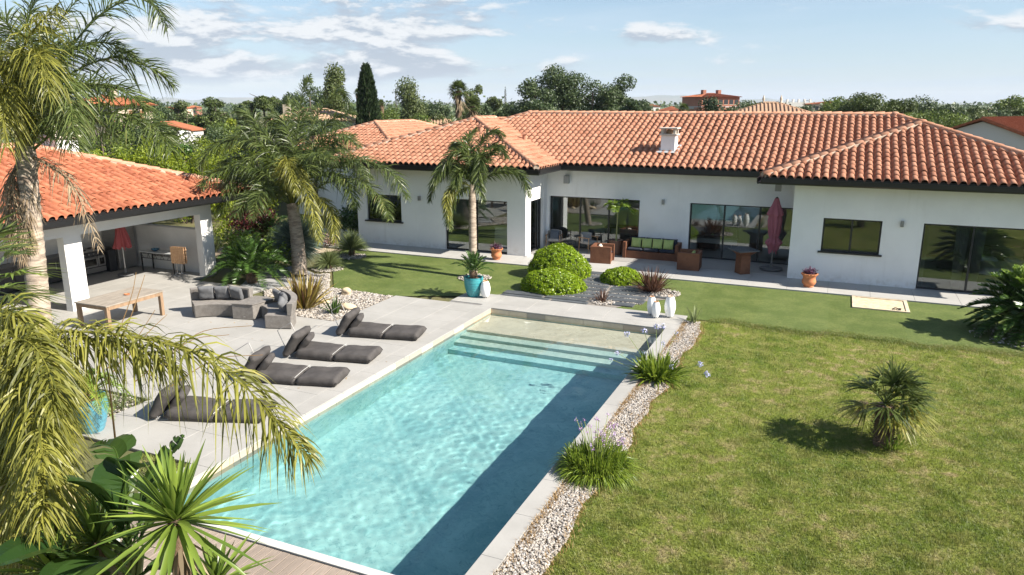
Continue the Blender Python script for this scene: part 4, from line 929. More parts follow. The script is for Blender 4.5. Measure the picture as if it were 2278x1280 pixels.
as_ = empty('ashtray', (-18.55, 14.45, .752), 0, 'small round terracotta ashtray on the weathered dining table', 'ashtray'); MB().lathe([(.07, 0), (.085, .035), (.06, .035), (.05, .012)], 16).obj('dish', simple('terracotta_small', (.45, .18, .08), None), as_, .8)

def rattan_mat():
    m, n, l = new_mat('grey_rattan'); t = n.new('ShaderNodeTexCoord'); g = n.new('ShaderNodeNewGeometry')
    w = n.new('ShaderNodeTexWave'); w.wave_type = 'BANDS'; w.bands_direction = 'Z'; w.inputs['Scale'].default_value = 18; w.inputs['Distortion'].default_value = .6; w.inputs['Detail'].default_value = 2; l.new(t.outputs['Object'], w.inputs[0])
    c = mixc(n, l, mrange(n, l, noise(n, l, 9, 5, .7, src=g.outputs['Position']), .35, .65), (.19, .172, .155), (.255, .235, .215))
    c = mixc(n, l, mrange(n, l, w.outputs['Fac'], .2, .55, .5, 0), c, (.085, .078, .07))
    pbsdf(n, l, c, .7, bump(n, l, w.outputs['Fac'], .5, .01)); return m
RATTAN = rattan_mat()
GREYCUSH = simple('charcoal_cushion', (.105, .107, .113), (.145, .147, .153), 6, .9, 120, .15, .003)
def arc_solid(c, r0, r1, a0, a1, z0, z1, n=18, flare=0.):
    m = MB(); V = []; F = []
    for i in range(n + 1):
        a = R(a0 + (a1 - a0) * i / n); ca, sa = cos(a), sin(a)
        V += [(c[0] + r * ca, c[1] + r * sa, z) for r, z in ((r0, z0), (r1, z0), (r1 + flare, z1), (r0, z1))]
    for i in range(n):
        for k in range(4): F.append((i * 4 + k, i * 4 + 4 + k, i * 4 + 4 + (k + 1) % 4, i * 4 + (k + 1) % 4))
    F += [(0, 1, 2, 3), (n * 4 + 3, n * 4 + 2, n * 4 + 1, n * 4)]
    return m.add(V, F)
def rattan_ribs(c, r, a0, a1, z0, z1, n, parent, name='cane_ribs'):
    m = MB()
    for i in range(n):
        a = R(a0 + (a1 - a0) * (i + .5) / n); x, y = c[0] + r * cos(a), c[1] + r * sin(a); m.tube([(x, y, z0), (x, y, z1)], .011, 5)
    o = m.obj(name, RATTAN, parent); o['kind'] = 'stuff'; return o
def arc_sofa(c, a0, a1, label):
    t = empty('rattan_sofa', (*c, 0), 0, label, 'sofa', 'curved rattan sofas on the deck'); o = (0, 0)
    arc_solid(o, 1.23, 1.98, a0, a1, .02, .39).obj('seat', RATTAN, t, bevel=.012); arc_solid(o, 1.88, 2.0, a0, a1, .392, .74, flare=.06).obj('backrest', RATTAN, t, bevel=.012)
    rattan_ribs(o, 1.228, a0 + .6, a1 - .6, .03, .37, 42, t); rattan_ribs(o, 1.876, a0 + .6, a1 - .6, .40, .72, 56, t)
    return t
c1, c2 = (-15.95, 14.6), (-15.48, 14.95)
arc_sofa(c1, 88, 143, 'curved grey rattan sofa segment with three cushions, nearer the pool house'); arc_sofa(c2, 19, 74, 'curved grey rattan sofa segment with cushions, nearer the pool')
bx = empty('rattan_side_table', (-15.46, 16.27, 0), 0, 'wedge shaped grey rattan box table between the two sofa segments', 'table')
MB().prism([(-.40, -.55), (.24, -.40), (.36, .55), (-.42, .42)], .01, .45).obj('body', RATTAN, bx, bevel=.01); MB().prism([(-.42, -.57), (.26, -.42), (.38, .57), (-.44, .44)], .452, .475).obj('tabletop', RATTAN, bx, bevel=.006)
B(-.12, -.06, -.532, -.525, .10, .125).obj('maker_plate', STEEL, bx).rotation_euler = (0, 0, .23)
def deck_cushion(c, ang, rad, size, tilt, label, seed, lean=0.):
    a = R(ang); o = cushion('scatter_cushion', GREYCUSH, None, size, size, .17, (c[0] + rad * cos(a), c[1] + rad * sin(a), .40 + size * .5 * cos(R(tilt)) + .02), p=5, puff=.42, seed=seed)
    o.rotation_euler = (Matrix.Rotation(a + pi / 2, 3, 'Z') @ Matrix.Rotation(lean, 3, 'Y') @ Matrix.Rotation(R(90 - tilt), 3, 'X')).to_euler()
    return tag(o, label, 'cushion', 'charcoal cushions on the rattan sofas')
deck_cushion(c1, 129, 1.70, .46, 20, 'large charcoal cushion at the left end of the first rattan sofa', 1); deck_cushion(c1, 114, 1.71, .43, 18, 'charcoal cushion in the middle of the first rattan sofa', 2, .05); deck_cushion(c1, 99, 1.72, .42, 22, 'charcoal cushion next to the rattan box table on the first sofa', 3, -.12)
deck_cushion(c2, 66, 1.70, .42, 20, 'charcoal cushion at the back end of the second rattan sofa', 4); deck_cushion(c2, 50, 1.72, .42, 16, 'charcoal cushion in the bend of the second rattan sofa', 5, .1); deck_cushion(c2, 33, 1.70, .44, 38, 'charcoal cushion leaning low at the poolside end of the second rattan sofa', 6, -.25)

LOUNGE = simple('anthracite_canvas', (.046, .041, .039), (.068, .061, .058), 5, .85, 90, .2, .003)
PIPING = simple('white_piping', (.48, .48, .46), None)
def lounger(loc, ang, label, seed):
    t = empty('pool_lounger', (*loc, 0), R(ang), label, 'lounger', 'padded floor loungers along the pool')
    cushion('seat_pad', LOUNGE, t, 1.02, .86, .23, (.62, 0, .112), (0, .05, 0), 9, .20, seed, 18); cushion('foot_pad', LOUNGE, t, .98, .86, .21, (1.60, 0, .105), (0, -.015, 0), 9, .20, seed + 9, 18)
    cushion('back_pad', LOUNGE, t, .66, .86, .20, (-.02, 0, .34), (0, R(-60), 0), 8, .26, seed + 3, 16)
    cushion('pillow', LOUNGE, t, .42, .52, .17, (.22, .03, .33), (.08, R(-50), .12), 6, .35, seed + 5)
    MB().tube([(1.115, -.42, .20), (1.115, 0, .212), (1.115, .42, .20)], .006, 6).obj('piping', PIPING, t)
    MB().tube([(-.05, -.34, .02), (-.34, -.34, .70), (-.34, .34, .70), (-.05, .34, .02)], .011, 6).tube([(-.05, -.34, .02), (.9, -.34, .015)], .011, 6).tube([(-.05, .34, .02), (.9, .34, .015)], .011, 6).obj('frame', STEEL, t)
lounger((-11.93, 15.98), 13, 'anthracite floor lounger farthest from the camera, nearest the gravel bed', 1); lounger((-12.05, 14.0), 12.5, 'anthracite floor lounger second from the gravel bed, facing the pool', 2)
lounger((-11.85, 12.32), 15, 'anthracite floor lounger third from the gravel bed, half behind palm leaflets', 3); lounger((-12.0, 9.98), 20, 'anthracite floor lounger nearest the camera, under the hanging frond', 4)

# white lanterns
def lantern(loc, h, r, label):
    t = empty('garden_lantern', loc, 0, label, 'lantern', 'white barrel lanterns by the pool')
    pr = [(r * (.48 + .52 * sin(pi * (.08 + .84 * u)) ** .9), .04 + u * (h - .06)) for u in np.linspace(0, 1, 16)]
    MB().lathe(pr, 28).obj('shade', simple('opal_white', (.82, .82, .81), None, rough=.45) if 'opal_white' not in MATS else MATS['opal_white'], t, 1.2)
    MB().lathe([(r * .30, h - .019), (r * .56, h - .018), (r * .54, h + .004), (r * .42, h + .004), (r * .40, h - .016)], 20).obj('rim', simple('rusty_rim', (.45, .20, .07), (.6, .5, .4), 9) if 'rusty_rim' not in MATS else MATS['rusty_rim'], t)
    MB().tube([(-r * .45, 0, h), (-r * .40, 0, h + .045), (r * .40, 0, h + .045), (r * .45, 0, h)], .006, 5).obj('handle', MATS['rusty_rim'], t)
    for i in range(4): a = i * pi / 2 + .4; MB().tube([(r * .42 * cos(a), r * .42 * sin(a), 0), (r * .40 * cos(a), r * .40 * sin(a), .06)], .010, 5).obj('foot', MATS['opal_white'], t)
lantern((-4.20, 21.07, .002), .64, .165, 'tallest white lantern, on the right of the pair at the pool corner'); lantern((-4.56, 20.83, .002), .50, .128, 'small white lantern in front of another at the pool corner'); lantern((-4.76, 21.12, .002), .56, .135, 'white lantern half hidden behind the small one at the pool corner')
lantern((-10.17, 20.93, .002), .56, .165, 'white lantern beside the turquoise pot')

# pots
def glazed(name, c1_, c2_):
    m, n, l = new_mat(name); g = n.new('ShaderNodeTexCoord'); sx = n.new('ShaderNodeSeparateXYZ'); l.new(g.outputs['Object'], sx.inputs[0])
    c = mixc(n, l, mrange(n, l, noise(n, l, 4, 6, .7), .35, .7), c1_, c2_); pbsdf(n, l, c, .28, bump(n, l, noise(n, l, 8, 4), .15, .01)); return m
TURQ = glazed('turquoise_glaze', (.035, .25, .285), (.07, .33, .35)); SKYB = glazed('sky_blue_glaze', (.075, .25, .33), (.11, .31, .39))
EARTH = simple('potting_soil', (.10, .07, .05), (.05, .035, .025), 20, .95)
def ring_pot(loc, r, h, mat, label, name='glazed_pot', foot=.62):
    t = empty(name, loc, 0, label, 'pot'); pr = [(r * foot, 0)]
    for i in range(26):
        u = i / 25; rad = r * (foot + (1 - foot) * sin(min(1, u * 1.12) * pi / 2)) + .010 * abs(sin(u * 7 * pi)); pr.append((rad, .01 + u * (h - .02)))
    pr += [(r * 1.04, h - .005), (r * 1.03, h + .02), (r * .93, h + .02), (r * .90, h - .06), (r * .2, h - .06)]
    MB().lathe(pr, 32).obj('body', mat, t, .9); MB().lathe([(r * .895, h - .055), (r * .5, h - .035), (.02, h - .03)], 20).obj('soil', EARTH, t); return t
ring_pot((-10.62, 20.98, .003), .31, .62, TURQ, 'turquoise ringed pot holding a small cycad at the corner of the deck')
ring_pot((-12.72, 8.80, .003), .32, .66, SKYB, 'sky blue ringed pot under the hanging palm fronds at the deck edge')
TERRA = simple('terracotta', (.52, .20, .085), (.46, .165, .07), 7, .8, 30, .15, .006)
def urn(loc, s, label):
    t = empty('terracotta_pot', loc, 0, label, 'pot'); pr = [(.15, 0), (.17, .02), (.15, .05), (.20, .10), (.235, .17), (.225, .24), (.20, .31), (.21, .36), (.25, .42), (.27, .44), (.275, .475), (.25, .48), (.22, .42), (.05, .42)]
    MB().lathe([(a * s, b * s) for a, b in pr], 28).obj('body', TERRA, t, .7)
    for i in range(16): a = i * pi / 8; MB().lathe([(.005, -.02), (.03, 0), (.005, .02)], 6, (.262 * s * cos(a), .262 * s * sin(a), .455 * s)).obj('rim_scallop', TERRA, t, 1)
    MB().lathe([(.22 * s, .425 * s), (.02, .44 * s)], 16).obj('soil', EARTH, t); return t
urn((-12.42, 26.62, .002), .95, 'terracotta pot with purple plant in front of the left wing door'); urn((-.62, 26.75, .002), 1.0, 'terracotta pot with purple plant in front of the right wing wall')

# ------------------------------------------------------------------ terrace furniture
CORTEN = simple('corten_steel', (.20, .085, .045), (.135, .055, .03), 3, .7, 40, .1, .004, spec=.3); NAVY = simple('navy_cushion', (.02, .026, .042), None, rough=.9); LIME = simple('lime_cushion', (.42, .50, .17), (.36, .44, .14), 8, .9)
def corten_seat(loc, rz, w, label, n_green, name='corten_armchair', cat='armchair', group='rusty steel box armchairs on the terrace'):
    t = empty(name, loc, rz, label, cat, group)     # faces -y
    d = .82; B(-w / 2, -w / 2 + .13, -d / 2, d / 2, 0, .66).obj('arm', CORTEN, t, bevel=.004); B(w / 2 - .13, w / 2, -d / 2, d / 2, 0, .66).obj('arm', CORTEN, t, bevel=.004)
    B(-w / 2 + .132, w / 2 - .132, d / 2 - .13, d / 2, 0, .66).obj('backrest', CORTEN, t, bevel=.004); B(-w / 2 + .132, w / 2 - .132, -d / 2 + .05, d / 2 - .132, .0, .30).obj('seat_box', CORTEN, t, bevel=.004)
    k = max(1, round((w - .26) / .62)); sw = (w - .27) / k
    for i in range(k): cushion('seat_cushion', NAVY, t, sw, .66, .13, (-w / 2 + .135 + sw * (i + .5), -.03, .365), p=8, puff=.3, seed=i)
    if n_green > 1:
        for i in range(k): cushion('back_cushion', NAVY, t, sw - .02, .40, .12, (-w / 2 + .135 + sw * (i + .5), .22, .60), (R(78), 0, 0), 8, .3, i + 4)
    return t
corten_seat((-6.72, 29.42, .004), .02, 2.25, 'rusty steel box sofa with navy seat and lime cushions against the wall', 4, 'corten_sofa', 'sofa', None)
for i in range(4): tag(cushion('lime_cushion', LIME, None, .42, .42, .15, (-7.38 + i * .44, 29.40, .60), (R(70), 0, R(2 + 4 * (i % 2))), 5, .42, i), ('lime green cushion leftmost on the rusty steel sofa', 'lime green cushion second from the left on the rusty steel sofa', 'lime green cushion third from the left on the rusty steel sofa', 'lime green cushion rightmost on the rusty steel sofa')[i], 'cushion', 'lime cushions on the steel sofa')
corten_seat((-8.38, 27.98, .004), R(96), .86, 'rusty steel box armchair behind the round bushes, back to the kitchen', 1); corten_seat((-4.95, 28.1, .004), R(-87), .9, 'rusty steel box armchair near the pedestal table', 1)
tag(cushion('pale_cushion', simple('sand_cloth', (.55, .5, .42), None), None, .34, .34, .12, (-8.45, 28.05, .53), (R(60), 0, R(96)), 5, .42, 3), 'pale cushion inside the rusty armchair behind the bushes', 'cushion')
tag(cushion('pale_green_cushion', LIME, None, .34, .34, .12, (-4.86, 28.1, .53), (R(62), 0, R(-87)), 5, .42, 5), 'pale green cushion inside the rusty armchair near the pedestal table', 'cushion')
pt = empty('pedestal_table', (-2.98, 28.02, .004), R(38), 'tall square pedestal table of rusty steel with slate top', 'table')
m = MB()
for z, s in ((0, .20), (.66, .205)): pass
m.add([(x * .2, y * .2, 0) for x, y in ((-1, -1), (1, -1), (1, 1), (-1, 1))] + [(x * .19, y * .19, .70) for x, y in ((-1, -1), (1, -1), (1, 1), (-1, 1))], [(3, 2, 1, 0), (4, 5, 6, 7), (0, 1, 5, 4), (1, 2, 6, 5), (2, 3, 7, 6), (3, 0, 4, 7)]); m.obj('pedestal', CORTEN, pt, bevel=.004)
MB().add([(x * .19, y * .19, .702) for x, y in ((-1, -1), (1, -1), (1, 1), (-1, 1))] + [(x * .36, y * .36, .86) for x, y in ((-1, -1), (1, -1), (1, 1), (-1, 1))], [(3, 2, 1, 0), (4, 5, 6, 7), (0, 1, 5, 4), (1, 2, 6, 5), (2, 3, 7, 6), (3, 0, 4, 7)]).obj('flared_collar', CORTEN, pt)
B(-.42, .42, -.42, .42, .862, .91).obj('tabletop', SLATE, pt, bevel=.004)
WICK = simple('pale_wicker', (.40, .39, .37), (.30, .29, .28), 25, .8, 60, .4, .01)
def wicker_chair(loc, rz, label):
    t = empty('wicker_armchair', loc, rz, label, 'armchair', 'wicker armchairs by the terrace door')   # faces -y
    cushion('seat', WICK, t, .58, .56, .14, (0, 0, .40), p=6, puff=.3); V = []; F = []
    for j, (z, k) in enumerate(((.42, .95), (.58, 1.0), (.74, 1.04))):
        for i in range(17): a = pi * i / 16; V.append((.31 * k * cos(a), .05 + .27 * k * sin(a), z + (.06 * sin(a) if j == 2 else 0)))
    for j in range(2):
        for i in range(16): q = j * 17 + i; F.append((q, q + 1, q + 18, q + 17))
    me = bpy.data.meshes.new('backrest'); me.from_pydata(V, [], F); bo = link('backrest', me, WICK, t); so_ = bo.modifiers.new('s', 'SOLIDIFY'); so_.thickness = .03
    for sx in (-1, 1):
        for sy in (-1, 1): MB().tube([(sx * .31, sy * .27, 0), (sx * .29, sy * .24, .62)], .018, 6).obj('leg', TEAK, t)
        B(sx * .30 - .025, sx * .30 + .025, -.32, .30, .60, .63).obj('armrest', TEAK, t, bevel=.006)
    return t
wicker_chair((-11.1, 29.75, .004), R(8), 'pale wicker armchair with dark cushion in the corner by the glazed door'); wicker_chair((-9.55, 29.75, .004), R(70), 'pale wicker armchair turned sideways beside the potted palm')
tag(cushion('blue_grey_cushion', simple('slate_blue_cloth', (.09, .11, .14), None), None, .42, .42, .14, (-11.08, 29.72, .62), (R(62), 0, R(8)), 5, .42, 2), 'dark blue grey cushion on the corner wicker armchair', 'cushion')
lt = empty('low_table', (-10.35, 29.55, .004), 0, 'low black side table between the wicker armchairs', 'table'); MB().lathe([(.26, .40), (.26, .43)], 24).obj('tabletop', DARKMETAL, lt)
for i in range(3): a = i * 2.1; MB().tube([(.22 * cos(a), .22 * sin(a), 0), (.18 * cos(a), .18 * sin(a), .40)], .012, 6).obj('leg', DARKMETAL, lt)
bp = empty('planter', (-8.25, 29.45, .004), 0, 'tall brown tapered planter on a round stand holding a young palm', 'planter'); MB().lathe([(.24, .05), (.27, .3), (.30, .60), (.32, .64), (.28, .64), (.26, .58), (.02, .58)], 28).obj('body', simple('brown_pot', (.12, .065, .045), None, rough=.5), bp, .8); MB().lathe([(.30, .0), (.30, .04), (.02, .045)], 24).obj('stand', STEEL, bp)
# framed bare patch let into the turf
sb = empty('ground_frame', (1.55, 25.28, -.03), 0, 'pale wooden frame with bare sandy ground let into the turf by the terrace', 'frame'); FRM = simple('pale_board', (.62, .52, .38), (.5, .4, .28), 6, .8)
for a in ((-.80, .80, -.76, -.68), (-.80, .80, .68, .76)): B(*a, 0, .035).obj('board', FRM, sb)
for a in ((-.80, -.70, -.678, .678), (.70, .80, -.678, .678)): B(*a, 0, .035).obj('board', FRM, sb)
B(-.698, .698, -.676, .676, 0, .012).obj('sand', simple('sand', (.62, .52, .36), (.48, .38, .25), 6, .95, 40, .5, .01), sb)
hn = MB()
for i in range(14): a = rng.uniform(0, 6); hn.tube([(.45 + .12 * cos(a), -.5 + .1 * sin(a), .015), (.45 + .12 * cos(a + 1.2), -.5 + .1 * sin(a + 1.2), .05), (.45 + .12 * cos(a + 2), -.5 + .1 * sin(a + 2), .016)], .008, 5)
hz_ = hn.obj('hose_coil', DARKMETAL); hz_.location = (1.55, 25.28, -.03); tag(hz_, 'small tangle of dark hose in the corner of the sandy frame', 'hose')
# boulders in the bed
BOUL = simple('ochre_stone', (.60, .47, .30), (.45, .36, .25), 3, .9, 14, .4, .03)
def boulder(loc, s, label, seed):
    bm = bmesh.new(); bmesh.ops.create_icosphere(bm, subdivisions=3, radius=1); r = random.Random(seed); ph = [r.uniform(0, 6) for _ in range(6)]
    for v in bm.verts: c = v.co; k = 1 + .14 * sin(3 * c.x + ph[0]) * sin(2.7 * c.y + ph[1]) + .1 * sin(5 * c.z + ph[2] + 2 * c.x); v.co = Vector((c.x * s[0] * k, c.y * s[1] * k, c.z * s[2] * k))
    me = bpy.data.meshes.new('boulder'); bm.to_mesh(me); bm.free(); me.polygons.foreach_set('use_smooth', [True] * len(me.polygons)); o = link('boulder', me, BOUL); o.location = loc; tag(o, label, 'rock')
boulder((-13.45, 18.0, .06), (.25, .18, .13), 'pale ochre boulder low in the gravel bed beside the strelitzia', 2); boulder((-14.6, 19.5, .07), (.17, .15, .15), 'rounded brown boulder at the back of the gravel bed', 5); boulder((-14.55, 18.3, .03), (.14, .12, .09), 'small reddish boulder in the middle of the gravel bed', 9)
# ------------------------------------------------------------------ plant materials
PALM = leaf_mat('palm_leaf', (.040, .062, .016), (.135, .175, .048), (.30, .27, .10), .32, .38, k=.98)
PALMY = leaf_mat('yellowing_palm_leaf', (.10, .11, .02), (.33, .32, .06), (.50, .40, .17), .38, .42, k=1.)
PALMD = leaf_mat('dead_palm_leaf', (.28, .20, .12), (.50, .40, .27), None, .25, .8)
YUCCAM = leaf_mat('yucca_leaf', (.075, .13, .022), (.24, .32, .055), None, .30, .35, k=1.05)
CYCADM = leaf_mat('cycad_leaf', (.024, .062, .013), (.10, .18, .033), None, .25, .30, k=1.0)
CYCADL = leaf_mat('bright_cycad_leaf', (.09, .16, .022), (.28, .38, .06), None, .36, .30, k=1.1)  # lighter yellow green for young fronds, shoots and the lime shrub
BANANA = leaf_mat('paddle_leaf', (.026, .065, .016), (.10, .17, .035), None, .35, .30)
BUSHM = leaf_mat('round_bush_leaf', (.10, .17, .008), (.30, .40, .018), None, .38, .35, k=1.2)
SHRUB = leaf_mat('shrub_leaf', (.05, .085, .018), (.17, .22, .04), None, .32, .5, k=1.05)
BAMBOO = leaf_mat('bamboo_leaf', (.11, .17, .012), (.34, .40, .03), (.33, .24, .07), .35, .5, k=.9)
PINE = leaf_mat('pine_needles', (.040, .068, .014), (.125, .165, .034), None, .2, .6)
OAK = leaf_mat('evergreen_leaf', (.034, .060, .024), (.105, .145, .052), None, .25, .5, k=1.0)
POPLAR = leaf_mat('poplar_leaf', (.070, .105, .030), (.20, .24, .08), None, .3, .5)
CYPM = leaf_mat('cypress_leaf', (.018, .040, .012), (.060, .10, .028), None, .12, .7)
BLUEY = leaf_mat('blue_yucca_leaf', (.045, .075, .060), (.15, .20, .17), None, .2, .5, k=1.35)
GRASSY = leaf_mat('grassy_leaf', (.10, .14, .045), (.28, .33, .13), None, .3, .5)
PHORM = leaf_mat('bronze_strap', (.075, .035, .022), (.25, .13, .085), None, .25, .4)
PHORMY = leaf_mat('yellow_strap', (.22, .17, .035), (.52, .40, .11), (.45, .20, .08), .3, .4)
AGA = leaf_mat('agapanthus_leaf', (.06, .105, .012), (.20, .26, .03), (.38, .37, .07), .3, .35, k=1.15)
PURP = leaf_mat('purple_leaf', (.10, .03, .075), (.26, .11, .20), None, .25, .5)
REDL = leaf_mat('red_leaf', (.07, .012, .014), (.17, .035, .035), None, .3, .5)
LILAC = simple('lilac_petal', (.50, .36, .62), None, rough=.8); BLUEP = simple('blue_petal', (.44, .45, .68), None, rough=.8); PURPP = simple('mauve_petal', (.46, .25, .55), None, rough=.8)
STEM = simple('flower_stem', (.22, .27, .07), None, rough=.6)
def bark_mat(name, a, b, scale, stretch):
    m, n, l = new_mat(name); c = mixc(n, l, mrange(n, l, noise(n, l, scale, 6, .7, stretch=stretch), .38, .62), a, b)
    pbsdf(n, l, c, .9, bump(n, l, noise(n, l, scale * 2, 5, .7, stretch=stretch), .7, .03)); return m
PALMBARK = bark_mat('palm_bark', (.40, .33, .26), (.20, .155, .12), 3, (1, 1, 4)); BARK = bark_mat('bark', (.16, .12, .09), (.07, .05, .04), 6, (1, 1, .25)); FIBRE = bark_mat('palm_fibre', (.20, .13, .08), (.08, .05, .03), 9, (1, 1, .4))

def trunk_ringed(parent, base, top, r0, r1, lean=(0, 0), mat=None, rings=34):
    pts = []; rad = []
    for i in range(rings * 2 + 1):
        u = i / (rings * 2); p = Vector(base).lerp(Vector(top), u); p += Vector((lean[0], lean[1], 0)) * (4 * u * (1 - u)); pts.append(p); rad.append((r0 + (r1 - r0) * u) * (1.0 if i % 2 else 1.06) * (1 + .02 * sin(i * 1.7)))
    return MB().tube(pts, rad, 14).obj('trunk', mat or PALMBARK, parent, 1.)
def palm_from(loc, name, label, heart, base, r0, r1, fronds, cat='palm', lean=(0, 0), trunk=True, group=None, bootmat=None):
    """palm whose fronds run along given world curves (relative to its base)"""
    t = empty(name, loc, 0, label, cat, group); L = Vector(loc)
    if trunk: trunk_ringed(t, Vector(base) - L, Vector(heart) - L, r0, r1, lean)
    for f in fronds:
        P = np.array(f['p']) - np.array(loc); kw = {k: v for k, v in f.items() if k not in ('p', 'm')}
        frond(P, **kw).obj('frond', f.get('m', PALM), t)
    return t
def pix(pts, D, dd=0.):
    """photo curve -> world curve, depth running from D to D+dd"""
    n = len(pts); return [tuple(dp(x, y, D + dd * i / max(1, n - 1))) for i, (x, y) in enumerate(pts)]

# -- queen palm in front of the pool house
D1 = 13.9; b1 = gp(118, 1000); h1 = dp(56, 330, D1)
f1 = []
def F1(p, dd, **k): d = dict(p=pix(p, D1, dd), L=.66, n=135, width=.025, droop=.38, plumose=.75, jit=.12, rad=.028); d.update(k); f1.append(d)
F1([(68, 330), (120, 170), (215, 40), (320, -5), (375, 62)], -.6); F1([(70, 330), (130, 190), (240, 130), (330, 150), (388, 190)], .8); F1([(72, 335), (150, 275), (255, 252), (340, 285), (384, 335)], -.9, tint0=.05)
F1([(60, 325), (55, 170), (20, 60), (-60, 0)], -.8); F1([(55, 325), (20, 210), (-60, 150), (-140, 190)], .5); F1([(58, 330), (10, 250), (-50, 290), (-90, 400)], -1.3, m=PALMY); F1([(64, 325), (88, 190), (120, 70), (205, -40)], 1.4)
F1([(60, 328), (40, 190), (60, 90), (130, 10)], -2.0, m=PALMY, L=.7, droop=.8); F1([(60, 330), (20, 180), (-10, 130), (-40, 250)], -1.8, m=PALMY, L=.7, droop=.9); F1([(66, 330), (105, 240), (170, 190), (250, 210)], 2.2); F1([(66, 332), (70, 240), (110, 160), (150, 210), (165, 300)], -1.9, L=.65, droop=.7, tint0=.12)
F1([(62, 330), (30, 260), (5, 200), (15, 330)], -2.2, m=PALMY, L=.65, droop=.9)
F1([(66, 345), (110, 370), (165, 420), (222, 555)], -.4, m=PALMD, L=.34, droop=.9, n=60); F1([(52, 350), (30, 400), (35, 480), (52, 585)], -.35, m=PALMD, L=.36, droop=1.2, n=90, plumose=.9); F1([(60, 350), (66, 420), (62, 500), (70, 560)], -.3, m=PALMD, L=.28, droop=1.2, n=70, plumose=.9); F1([(46, 350), (20, 410), (22, 500), (40, 560)], -.25, m=PALMD, L=.3, droop=1.2, n=70, plumose=.9)
F1([(66, 330), (100, 200), (150, 120), (235, 95), (300, 130)], .3); F1([(68, 332), (115, 230), (190, 190), (270, 200), (330, 250)], -.3); F1([(64, 328), (75, 180), (60, 60), (90, -30)], .8); F1([(66, 330), (120, 250), (190, 240), (250, 300)], 1.8); F1([(62, 328), (70, 210), (110, 120), (200, 100)], -1.4, tint0=.08)
F1([(60, 330), (30, 230), (40, 150), (85, 120), (110, 210)], -2.4, m=PALMY, L=.7, droop=.8); F1([(64, 332), (90, 270), (130, 260), (165, 330)], -1.6, tint0=.1); F1([(60, 330), (10, 170), (-20, 80), (-30, 0)], 1.)
q1 = palm_from(tuple(b1), 'queen_palm', 'tall queen palm with dead hanging fronds in front of the pool house', h1, b1, .205, .165, f1, lean=(-.1, .05))
MB().tube([Vector(h1) - Vector(b1) + Vector((0, 0, -.35)), Vector(h1) - Vector(b1) + Vector((0, 0, .3)), Vector(h1) - Vector(b1) + Vector((0.03, 0, .9))], [.19, .14, .05], 12).obj('crown_shaft', simple('leaf_base', (.30, .27, .14), (.22, .16, .09), 4, .8, stretch=(3, 3, .5)), q1, 1)

# -- queen palm between pool house and villa
b2 = gp(667, 612); D2 = depth(b2); h2 = dp(650, 455, D2); f2 = []
def F2(p, dd, **k): d = dict(p=pix(p, D2, dd), L=.72, n=150, width=.034, droop=.42, plumose=.6, jit=.1, rad=.03); d.update(k); f2.append(d)
F2([(650, 455), (640, 350), (600, 235)], 1.0); F2([(652, 450), (660, 330), (668, 230), (690, 165)], .8, L=.6, droop=.3); F2([(648, 455), (610, 350), (550, 310), (480, 325), (440, 372)], -1.2); F2([(646, 458), (600, 395), (540, 370), (480, 385), (445, 415)], -2.0, tint0=-.1)
F2([(655, 450), (690, 350), (745, 300), (800, 325)], -1.4, tint0=.1); F2([(658, 455), (730, 380), (800, 358), (870, 385), (908, 445)], -2.2); F2([(658, 460), (720, 410), (790, 400), (845, 440), (868, 492)], -2.8, tint0=.15, L=.6); F2([(652, 450), (680, 330), (715, 240), (760, 205), (785, 260)], 1.8, L=.55)
F2([(650, 450), (640, 385), (655, 370), (690, 450), (712, 540)], -3.0, m=PALMY, L=.55, droop=.9); F2([(648, 455), (630, 390), (640, 360), (660, 430)], -2.6, m=PALMY, L=.6, droop=.8); F2([(646, 455), (590, 430), (560, 440), (520, 480)], -2.4); F2([(655, 455), (700, 440), (735, 470), (745, 540)], -2.0, m=PALMY, L=.5, droop=.8); F2([(650, 452), (625, 330), (650, 260), (640, 215)], 2.4, L=.6); F2([(655, 452), (700, 370), (760, 330), (830, 400)], 2.8)
F2([(645, 456), (575, 380), (520, 350), (470, 410)], 2.0)
F2([(650, 455), (600, 340), (560, 260), (520, 250)], 1.5); F2([(652, 455), (690, 380), (740, 350), (790, 370), (820, 430)], -.6); F2([(650, 455), (620, 380), (570, 350), (520, 380), (500, 440)], -1.0); F2([(654, 455), (700, 330), (735, 270), (790, 250)], .4); F2([(648, 456), (610, 420), (580, 430), (560, 490)], -2.8, L=.6); F2([(652, 450), (672, 380), (700, 340), (745, 360)], -3.0, tint0=.1); F2([(650, 452), (645, 370), (660, 290), (700, 235)], 2.6); F2([(650, 452), (600, 400), (540, 395), (490, 430)], 2.2)
F2([(650, 455), (630, 360), (590, 300), (540, 290), (505, 330)], .2); F2([(654, 455), (690, 360), (740, 320), (790, 300)], -.4, tint0=.1); F2([(650, 453), (655, 350), (630, 270), (590, 265)], .4); F2([(654, 453), (685, 400), (735, 385), (775, 415), (790, 460)], -1.8); F2([(648, 455), (600, 410), (550, 400), (510, 430), (490, 480)], -.6)
palm_from(tuple(b2), 'queen_palm', 'queen palm with thick ringed trunk between the pool house and the villa', h2, b2, .27, .20, f2, lean=(.05, 0))
